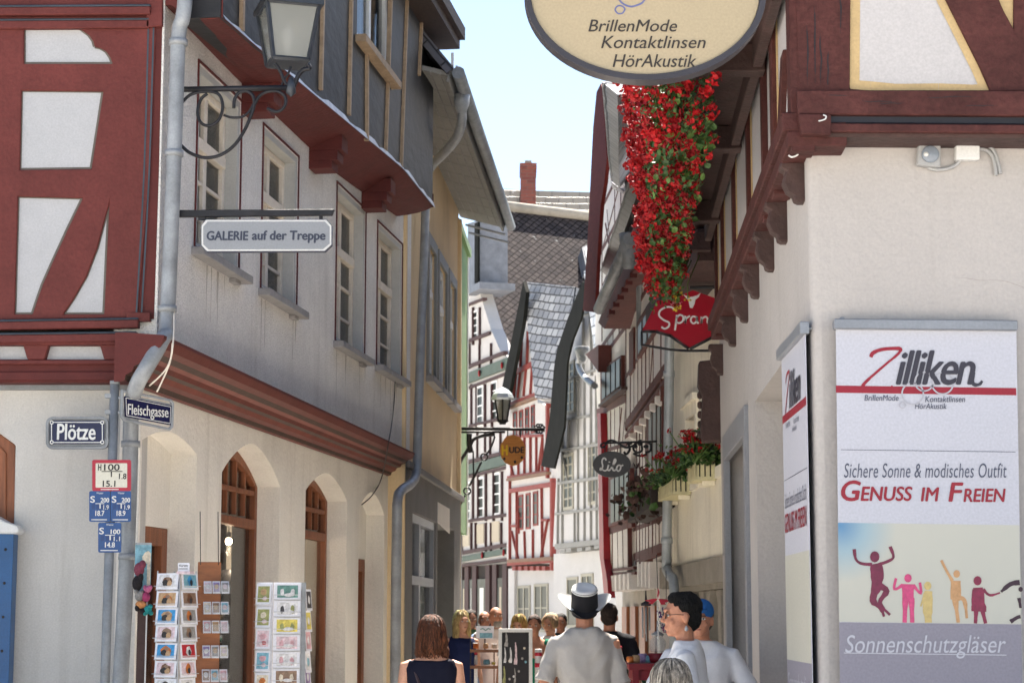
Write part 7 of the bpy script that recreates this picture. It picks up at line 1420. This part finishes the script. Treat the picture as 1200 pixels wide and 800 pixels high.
def person(label, px, Y, ytop, face=0.0, female=False, top=('plain', (210, 210, 210)), sleeve=.6, bottom=('trousers', (60, 66, 90)), hair=('short', (60, 44, 36)), skin='skin', arms=None, seated=False, lean=(0, 0), head_turn=0.0, head_tilt=0.0, vox=.017, wr=.008, hat_h=.0, build=1.0, group='people in the lane', walk=.06, detail=False):
    p0 = at(px, HZ, Y); ztop = CAMZ + (HZ - ytop) / FPX * Y * 1.0 - hat_h
    H = ztop if not seated else ztop + .42
    s = H / 1.75
    root = thing('person', label, 'person', (p0.x, Y, 0), group); root.rotation_euler = (0, 0, math.radians(face))
    V = lambda x, y, z: Vector((x * s, y * s, z * s - (.42 if seated else 0) * 1.0))
    sw, hw = (.175 if female else .2) * build, (.165 if female else .16) * build
    lx, ly = lean                                            # the chest leans over the hips
    L = lambda z: Vector((lx, ly, 0)) * max(0, (z - .95)) / .6 * s
    T = lambda x, y, z: V(x, y, z) + L(z)
    hc = T(0, .012, 1.635)
    Rh = Matrix.Rotation(math.radians(head_turn), 3, 'Z') @ Matrix.Rotation(math.radians(head_tilt), 3, 'X')
    hp = lambda x, y, z: hc + Rh @ (Vector((x, y, z)) * s)
    if arms is None: arms = [[(sg * sw, 0, 1.42), (sg * (sw + .05), -.03, 1.12), (sg * (sw + .07), .06, .88)] for sg in (-1, 1)]
    rings = [(0, 0, .80, hw * .86, .1), (0, -.01, .88, hw * 1.04, .125), (0, -.005, .95, hw, .118), (0, .0, 1.06, hw * .86, .1), (0, .005, 1.16, hw * .9, .102), (0, .01, 1.27, sw * .88, .118 if female else .115), (0, .0, 1.395, sw * .97, .1), (0, -.01, 1.455, sw * .8, .075), (0, -.01, 1.505, sw * .38, .058)]
    def torso(mb, k, z0=0.0, z1=9): mb.torso([(lambda c: (c.x, c.y, c.z, (rx + k) * s, (ry + k) * s))(T(x, y, z)) for x, y, z, rx, ry in rings if z0 <= z <= z1])
    class B(MB):
        def mi(s_, m): return 0
    b = B(); b.torso = lambda rg, m=None, seg=20: MB.torso(b, rg, None, seg); torso(b, 0)
    b.tube([T(0, -.012, 1.42), T(0, -.004, 1.5), hp(0, -.012, -.06)], [.062 * s * (.88 if female else 1), .054 * s * (.86 if female else 1), .056 * s], None, 12)
    b.ell(hp(0, -.008, .028), (.074 * s, .093 * s, .088 * s), None, Rh); b.ell(hp(0, .022, -.045), (.058 * s, .068 * s, .07 * s), None, Rh); b.ell(hp(0, .062, -.088), (.03 * s, .024 * s, .022 * s), None, Rh)
    b.tube([hp(0, .082, .02), hp(0, .1, -.012), hp(0, .108, -.03)], [.009 * s, .012 * s, .015 * s], None, 8); b.ell(hp(0, .082, .035), (.05 * s, .014 * s, .011 * s), None, Rh)
    for sg in (-1, 1): b.ell(hp(sg * .074, -.012, -.012), (.011 * s, .019 * s, .032 * s), None, Rh); b.ell(hp(sg * .038, .06, -.03), (.02 * s, .018 * s, .018 * s), None, Rh)
    if detail: b.ell(hp(0, .086, -.062), (.022 * s, .012 * s, .011 * s), None, Rh)
    AP = [[T(*q) for q in a] for a in arms]
    for sg, a in zip((-1, 1), AP):
        m1 = a[0].lerp(a[1], .5); m2 = a[1].lerp(a[2], .4)
        b.tube([a[0] - Vector((sg * .03 * s, 0, 0)), a[0], m1, a[1], m2, a[2]], [q * s * build * (.88 if female else 1) for q in (.05, .054, .046, .038, .038, .026)], None, 10); hand(b, a[2], a[2] - a[1], -sg, s * .95)
    if seated: legs = [[V(sg * .09, 0, .88), V(sg * .11, .44, .9), V(sg * .11, .42, .5), V(sg * .11, .42, .5)] for sg in (-1, 1)]
    else: legs = [[V(sg * .092, 0, .88), V(sg * .1, sg * walk * .5 + .01, .49), V(sg * .1, sg * walk * 1.2 - .02, .085), V(sg * .1, sg * walk * 1.2 - .02, .085)] for sg in (-1, 1)]
    for sg, q in zip((-1, 1), legs):
        q[2].z = .085 * s; b.tube([q[0], q[0].lerp(q[1], .5), q[1], q[1].lerp(q[2], .35), q[2]], [r * s for r in (.088, .076, .056, .056, .038)], None, 10)
        b.tube([q[2] + Vector((0, -.045 * s, -.045 * s)), q[2] + Vector((0, .06 * s, -.045 * s)), q[2] + Vector((0, .17 * s, -.062 * s))], [.036 * s, .038 * s, .022 * s], None, 8, flat=.75)
    skinmesh(b, 'body', M[skin], root, vox * .8, 3)
    # clothes
    kind, colr = top; c = B(); c.torso = lambda rg, m=None, seg=20: MB.torso(c, rg, None, seg)
    tm = cloth(kind + ' cloth', colr)
    loose = .02 if kind != 'fitted' else .011
    if kind == 'dress':
        torso(c, .014, .8, 1.38); lo = [(0, 0, .42, .2, .17), (0, 0, .62, .19, .15), (0, 0, .82, .175, .135)]; c.torso([(x * s, y * s, z * s, rx * s, ry * s) for x, y, z, rx, ry in lo])
    else: torso(c, loose, .8 if kind != 'fitted' else .88, 1.47 if kind == 'tank' else 1.52)
    if kind == 'tank':
        for sg in (-1, 1): c.tube([T(sg * .115, .0, 1.34), T(sg * .11, -.02, 1.41), T(sg * .085, -.02, 1.46)], [.06 * s, .05 * s, .035 * s], None, 10)
    if sleeve > 0:
        for sg, a in zip((-1, 1), AP):
            e = a[0].lerp(a[1], min(1, sleeve)); w_ = .068 if kind != 'fitted' else .066
            pts, rad = [a[0] - Vector((sg * .07 * s, 0, -.01 * s)), a[0] - Vector((sg * .012 * s, 0, -.004 * s)), a[0].lerp(a[1], sleeve * .5 if sleeve < 1 else .5), e], [.06, w_, w_ * .97, w_ * (1.02 if kind == 'loose' else .88)]
            if sleeve > 1: pts += [a[1].lerp(a[2], sleeve - 1)]; rad += [.042]
            c.tube(pts, [r * s * build for r in rad], None, 12)
    skinmesh(c, 'dress' if kind == 'dress' else 'shirt', tm, root, vox, 2, wr)
    kind, colr = bottom
    if kind != 'none':
        c = B(); c.torso = lambda rg, m=None, seg=20: MB.torso(c, rg, None, seg); torso(c, .013, .8, .96)
        cut = 1.0 if kind == 'trousers' else .55
        for q in legs:
            q2 = q[2] if kind == 'trousers' else q[1].lerp(q[2], .12); c.tube([q[0], q[0].lerp(q[1], .5), q[1], q[1].lerp(q2, .5), q2 + Vector((0, 0, .0))], [r * s for r in (.103, .094, .078, .074, .066)], None, 12)
        skinmesh(c, 'trousers' if kind == 'trousers' else 'shorts', cloth('trouser cloth', colr), root, vox, 2, wr)
    c = B()
    for q in legs: c.tube([q[2] + Vector((0, -.05 * s, -.048 * s)), q[2] + Vector((0, .06 * s, -.046 * s)), q[2] + Vector((0, .18 * s, -.06 * s))], [.042 * s, .044 * s, .026 * s], None, 8, flat=.8)
    skinmesh(c, 'shoe', cloth('shoe leather', (52, 44, 40)), root, vox, 1)
    # hair
    kind, colr = hair
    if kind != 'none':
        c = B(); hm = hairm(kind + ' hair', colr); E_ = lambda x, y, z, a, b_, d: c.ell(hp(x, y, z), (a * s, b_ * s, d * s), None, Rh)
        if kind == 'short': E_(0, -.022, .045, .084, .094, .086); E_(0, -.05, -.01, .076, .06, .07)
        elif kind == 'fringe': E_(0, -.03, .052, .085, .094, .084); E_(0, -.06, -.005, .077, .055, .08); E_(0, .012, .098, .062, .06, .036); E_(-.02, .045, .092, .03, .03, .022); E_(.03, .03, .1, .035, .035, .022)
        elif kind == 'thin': E_(0, -.035, .018, .08, .078, .06)
        elif kind == 'bob':
            E_(0, -.02, .042, .102, .108, .094); E_(0, -.05, -.06, .108, .075, .095); E_(-.086, .0, -.07, .034, .06, .1); E_(.086, .0, -.07, .034, .06, .1); E_(.098, -.03, -.125, .034, .05, .055); E_(-.09, -.03, -.12, .036, .05, .05)
        elif kind == 'long':
            E_(0, -.02, .045, .09, .1, .09); E_(-.078, .0, -.09, .036, .055, .15); E_(.078, .0, -.09, .036, .055, .15); E_(0, -.06, -.1, .085, .045, .16)
        elif kind == 'curly': E_(0, -.03, .05, .1, .1, .09); E_(-.07, 0, .02, .04, .06, .07); E_(.07, 0, .02, .04, .06, .07)
        if kind in ('bob', 'long'):                            # locks combed from the crown over the hair body
            prof = [(.012, .142), (.05, .134), (.085, .105), (.104, .055), (.11, -.0), (.114, -.06), (.114, -.11), (.1, -.165)] if kind == 'bob' else [(.012, .14), (.05, .132), (.08, .1), (.095, .05), (.1, -.02), (.105, -.1), (.104, -.18), (.09, -.25)]
            lm = [hairm(kind + ' lock %d' % i_, tuple(max(0, min(255, v_ * f_)) for v_ in colr)) for i_, f_ in enumerate((.72, 1.0, 1.32))]; st_ = MB(); r4 = random.Random(int(px))
            for _ in range(260 if vox < .015 else 90):
                a_0 = r4.uniform(0, 2 * PI); 
                if math.sin(a_0) > .35: 
                    if r4.random() < .75: continue
                end = r4.randint(6, 8) if math.sin(a_0) < .3 else 4
                st_.tube(spline([hp(rr_ * .97 * math.cos(a_0 + .12 * j_ * r4.uniform(-.4, .4)) * 1.0, -.022 + rr_ * 1.0 * math.sin(a_0) * (1.0 if math.sin(a_0) > 0 else .9), zz_ + r4.uniform(-.006, .006)) for j_, (rr_, zz_) in enumerate(prof[:end])], 2), [.0018 * s] + [.0042 * s] * (2 * (end - 1) - 1) + [.0012 * s], lm[r4.randint(0, 2)], 5)
            so_ = st_.build('hair_locks'); so_.parent = root
        skinmesh(c, 'hair', hm, root, vox * .75, 2, .006 if kind != 'bob' else .007, 34, .16)
    if abs((face % 360) - 180) < 100 or detail:               # eyes and mouth for those who face us
        for sg in (-1, 1):
            c = MB(); c.ell(hp(sg * .032, .079, .006), (.014 * s, .008 * s, .0075 * s), M['eye_white'], Rh, 10, 7); c.ell(hp(sg * .032, .0855, .006), (.006 * s, .003 * s, .0062 * s), M['iris'], Rh, 8, 6); c.ell(hp(sg * .033, .084, .024), (.02 * s, .006 * s, .0035 * s), M['iris'], Rh, 8, 5); o = c.build('eye'); o.parent = root
        c = MB(); c.ell(hp(0, .089 if detail else .084, -.062), (.02 * s, .006 * s, .005 * s), M['lips'], Rh, 10, 6); o = c.build('mouth'); o.parent = root
    return root, s, T, hp, Rh, AP
def part(mb, name, root, **k):
    o = mb.build(name, **k); o.parent = root; return o

# woman with a brown bob, from behind
r_, s, T, hp, Rh, AP = person('woman with a brown bob in a black sleeveless top, back turned, red bag strap', 506, 13.2, 725, 2, True, ('tank', (24, 26, 42)), 0, ('trousers', (52, 52, 60)), ('bob', (92, 54, 36)), 'skin', vox=.011, wr=.005, build=1.04)
mb = MB(); sp = spline([T(-.135, .05, 1.36), T(-.13, -.0, 1.45), T(-.125, -.07, 1.41), T(-.09, -.125, 1.3), T(-.02, -.135, 1.12), T(.08, -.13, .98)], 6)
mb.tube(sp[:14], .017, mat('red leather strap', S(140, 36, 50), .5), 8, flat=.4); mb.tube(sp[13:], .011, mat('dark strap', S(62, 48, 52), .5), 8, flat=.4); part(mb, 'bag_strap', r_)
# man with a hat, from behind
r_, s, T, hp, Rh, AP = person('man in a pale grey short sleeved shirt and a flared white hat, back turned', 685, 12.8, 684, 0, False, ('loose', (166, 162, 158)), .88, ('trousers', (94, 92, 86)), ('none', (120, 112, 104)), 'skin2', arms=[[(-.178, 0, 1.41), (-.265, -.03, 1.14), (-.285, .05, .9)], [(.172, 0, 1.41), (.235, -.02, 1.12), (.25, .05, .88)]], vox=.011, wr=.013, hat_h=.03, build=.94, head_tilt=8)
hb_ = hp(0, -.012, .04); Rt = Rh @ Matrix.Rotation(math.radians(16), 3, 'X'); q = lambda x, y, z: hb_ + Rt @ (Vector((x, y, z)) * s)
hw_ = cloth('white straw', (216, 216, 214)); hb2 = cloth('black hat cloth', (34, 34, 38))
mb = MB(); n = 28
def ringv(rx, ry, z): return [q(rx * math.cos(2 * PI * k / n), ry * math.sin(2 * PI * k / n), z) for k in range(n)]
R3 = [ringv(.08, .096, -.085), ringv(.086, .104, -.04), ringv(.083, .098, .03), ringv(.08, .093, .078)]; vs = [p for r in R3 for p in r]
mb.add(vs, [(i * n + k, i * n + (k + 1) % n, (i + 1) * n + (k + 1) % n, (i + 1) * n + k) for i in range(3) for k in range(n)], hb2, True); part(mb, 'hat_crown', r_)
mb = MB(); R4 = [ringv(.0805, .0935, .077), ringv(.078, .09, .086), ringv(.062, .074, .09), ringv(.035, .04, .08)]; vs = [p for r in R4 for p in r] + [q(0, 0, .078)]
mb.add(vs, [(i * n + k, i * n + (k + 1) % n, (i + 1) * n + (k + 1) % n, (i + 1) * n + k) for i in range(3) for k in range(n)] + [(3 * n + k, 3 * n + (k + 1) % n, 4 * n) for k in range(n)], hw_, True); mb.tube([q(.08 * math.cos(2 * PI * k / n), .093 * math.sin(2 * PI * k / n), .07) for k in range(n + 1)], .004, hw_, 6); part(mb, 'hat_top', r_)
mb = MB(); ri, ro = [], []
for k in range(n):
    a = 2 * PI * k / n; c_ = math.cos(a); up_ = abs(c_) ** 1.6
    ri.append(q(.086 * c_, .104 * math.sin(a), -.035)); ro.append(q((.086 + .082 * (.35 + .65 * up_)) * c_, (.104 + .055) * math.sin(a), -.055 + .09 * up_))
mid = [i_.lerp(o_, .55) - Rt @ Vector((0, 0, .02 * s)) for i_, o_ in zip(ri, ro)]
for k in range(n):
    a = 2 * PI * (k + .5) / n; back = math.sin(a) < -.55 and abs(math.cos(a)) < .75
    mb.add([ri[k], ri[(k + 1) % n], mid[(k + 1) % n], mid[k], ro[k], ro[(k + 1) % n]], [(0, 1, 2, 3), (3, 2, 5, 4)], hb2 if back else hw_, True)
part(mb, 'hat_brim', r_)
mb = MB(); mb.torso([(c.x, c.y, c.z, .066 * s, .062 * s) for c in (T(0, -.01, 1.43), T(0, -.008, 1.47), T(0, -.004, 1.505))], cloth('shirt collar', (186, 182, 178))); part(mb, 'collar', r_)
# woman with glasses
r_, s, T, hp, Rh, AP = person('woman with short black hair and glasses in a white T-shirt, facing left', 808, 10.8, 697, 82, True, ('fitted', (222, 222, 224)), .75, ('trousers', (168, 158, 146)), ('fringe', (14, 13, 14)), 'skin2', arms=[[(-.17, 0, 1.4), (-.2, -.06, 1.13), (-.19, .1, .95)], [(.17, 0, 1.4), (.2, .0, 1.13), (.18, .2, .98)]], vox=.0085, wr=.011, head_turn=14, head_tilt=-2, detail=True, lean=(0, .03), build=.88)
mb = MB(); gm = mat('dark spectacle frame', S(44, 32, 34), .3)
for sg in (-1, 1): mb.tube([hp(sg * .035 + .024 * math.cos(a), .094 - .006 * abs(math.cos(a)), .004 + .016 * math.sin(a)) for a in [2 * PI * k / 16 for k in range(17)]], .0022, gm, 6); mb.tube([hp(sg * .058, .09, .008), hp(sg * .074, .04, .01), hp(sg * .078, -.015, .004)], .0022, gm, 6)
mb.tube([hp(-.012, .1, .006), hp(.012, .1, .006)], .002, gm, 6); part(mb, 'glasses', r_)
for sg in (-1, 1): mb = MB(); mb.lathe(hp(sg * .08, -.012, -.05), [(.001, 0), (.009, -.012), (.011, -.026), (.0, -.034)], M['zinc'], 10); part(mb, 'earring', r_)
# man with a blue cap behind her
r_, s, T, hp, Rh, AP = person('man in a blue cap and white shirt with folded arms behind the woman with glasses', 821, 12.4, 703, 176, False, ('loose', (206, 208, 214)), .85, ('trousers', (70, 74, 84)), ('short', (90, 80, 72)), 'skin2', arms=[[(-.2, 0, 1.4), (-.31, .04, 1.17), (-.1, .2, 1.14)], [(.2, 0, 1.4), (.31, .04, 1.17), (.1, .18, 1.18)]], vox=.012, hat_h=.01, head_turn=-12)
capm = cloth('blue cap cloth', (40, 96, 160)); c = MB(); c.mi = lambda m: 0; c.ell(hp(0, -.012, .055), (.086 * s, .104 * s, .082 * s), None, Rh); c.tube([hp(-.05, .07, .062), hp(0, .13, .055), hp(.05, .07, .062)], [.02, .03, .02], None, 8, flat=.35); skinmesh(c, 'cap', capm, r_, .01, 2)
mb = MB(); mb.tube(spline([T(.1, .1, 1.1), T(.1, .13, 1.3), T(.085, .05, 1.45), T(.08, -.05, 1.45)], 5), .008, M['black'], 6); mb.lathe(AP[1][2] - (AP[1][2] - AP[1][1]).normalized() * .03, [(.034, -.012), (.036, 0), (.034, .012)], M['iron'], 12, (AP[1][2] - AP[1][1])); part(mb, 'strap', r_)
# seated grey-haired woman in front, on a chair
r_, s, T, hp, Rh, AP = person('seated person with smooth grey bobbed hair at the lower edge, back turned', 784, 10.2, 777, 25, True, ('plain', (150, 146, 140)), .6, ('trousers', (96, 92, 88)), ('bob', (168, 158, 146)), 'skin', seated=True, vox=.012)
ch = thing('cafe_chair', 'brown wooden cafe chair under the seated grey haired person', 'chair', (r_.location.x, r_.location.y, 0)); ch.rotation_euler = (0, 0, math.radians(25))
zs_ = .80 * s - .42 - .012
def cpart(mb, name): o = mb.build(name); o.parent = ch
mb = MB(); mb.box((0, .12, zs_ - .02), .42, .42, .035, swd); cpart(mb, 'seat')
for x in (-.18, .18):
    for y in (-.06, .3): mb = MB(); mb.tube([(x, y, 0), (x, y, zs_ - .03)], .016, swd, 8); cpart(mb, 'leg')
mb = MB()
for x in (-.18, .18): mb.tube([(x, -.07, zs_ - .03), (x, -.2, zs_ + .38)], .014, swd, 8)
mb.box((0, -.19, zs_ + .33), .4, .025, .1, swd); cpart(mb, 'backrest')
# the crowd further down the lane
LOUT = [[(-.2, 0, 1.4), (-.26, .02, 1.14), (-.14, .2, 1.02)], [(.2, 0, 1.4), (.26, .02, 1.14), (.14, .2, 1.02)]]
crowd = [
 ('blonde woman in a navy sleeveless top and beige trousers, walking this way', 541, 22.0, 717, 195, True, ('tank', (34, 42, 78)), 0, ('trousers', (190, 176, 156)), ('long', (206, 176, 120)), 'skin', None),
 ('dark haired man in a green shirt between the blonde woman and the sales stand', 552, 25.5, 715, 185, False, ('plain', (84, 118, 84)), .7, ('trousers', (44, 46, 58)), ('short', (54, 40, 36)), 'skin2', None),
 ('man in a light blue shirt bending forward behind the sales stand', 568, 24.0, 716, 170, False, ('plain', (136, 160, 196)), .8, ('trousers', (66, 66, 76)), ('thin', (90, 76, 68)), 'skin2', LOUT),
 ('bald bearded man in a pale striped shirt behind the sales stand', 581, 22.5, 711, 190, False, ('loose', (204, 192, 184)), .8, ('trousers', (130, 112, 92)), ('none', (0, 0, 0)), 'skin2', None),
 ('woman with long golden hair above the chalk board', 608, 22.0, 722, 180, True, ('fitted', (214, 212, 210)), .5, ('trousers', (70, 74, 96)), ('long', (200, 158, 96)), 'skin', None),
 ('dark haired woman in a green dress right of the chalk board', 626, 21.5, 721, 178, True, ('dress', (26, 112, 90)), .5, ('none', (0, 0, 0)), ('short', (74, 48, 42)), 'skin2', None),
 ('short haired blond woman in a white top left of the man with the hat', 645, 22.0, 720, 150, True, ('fitted', (216, 216, 222)), .6, ('trousers', (92, 96, 116)), ('curly', (196, 164, 128)), 'skin', None),
 ('dark haired man mostly hidden by the shoulder of the man with the hat', 657, 24.0, 719, 180, False, ('plain', (48, 66, 72)), .7, ('trousers', (56, 56, 64)), ('short', (38, 34, 36)), 'skin2', None),
]
for lb, px, Y, yt, fc, fem, tp_, sl, bt, hr, sk, ar in crowd:
    R0, s, T, hp, Rh, AP = person(lb, px, Y, yt, fc, fem, tp_, sl, bt, hr, sk, ar, vox=.018, head_turn=rs.uniform(-25, 25), head_tilt=rs.uniform(-12, 6), build=rs.uniform(.9, 1.08))
    if lb.startswith('bald'): c = MB(); c.mi = lambda m: 0; c.ell(hp(0, .06, -.085), (.055 * s, .04 * s, .045 * s), None, Rh); skinmesh(c, 'beard', hairm('grey beard', (160, 154, 148)), R0, .012, 2, .004, 40)
r_, s, T, hp, Rh, AP = person('man with dark hair and a red rucksack walking away by the brown doors', 714, 18.0, 708, -8, False, ('plain', (30, 30, 36)), .7, ('trousers', (84, 96, 116)), ('short', (44, 32, 28)), 'skin2', vox=.014)
c = MB(); c.mi = lambda m: 0; c.torso([(0, -.17 * s, z * s, .13 * s, .075 * s) for z in (1.0, 1.1, 1.25, 1.38)], None); c.ell(Vector((0, -.25 * s, 1.1 * s)), (.1 * s, .05 * s, .1 * s), None); skinmesh(c, 'rucksack', cloth('red rucksack cloth', (150, 30, 48)), r_, .014, 3)
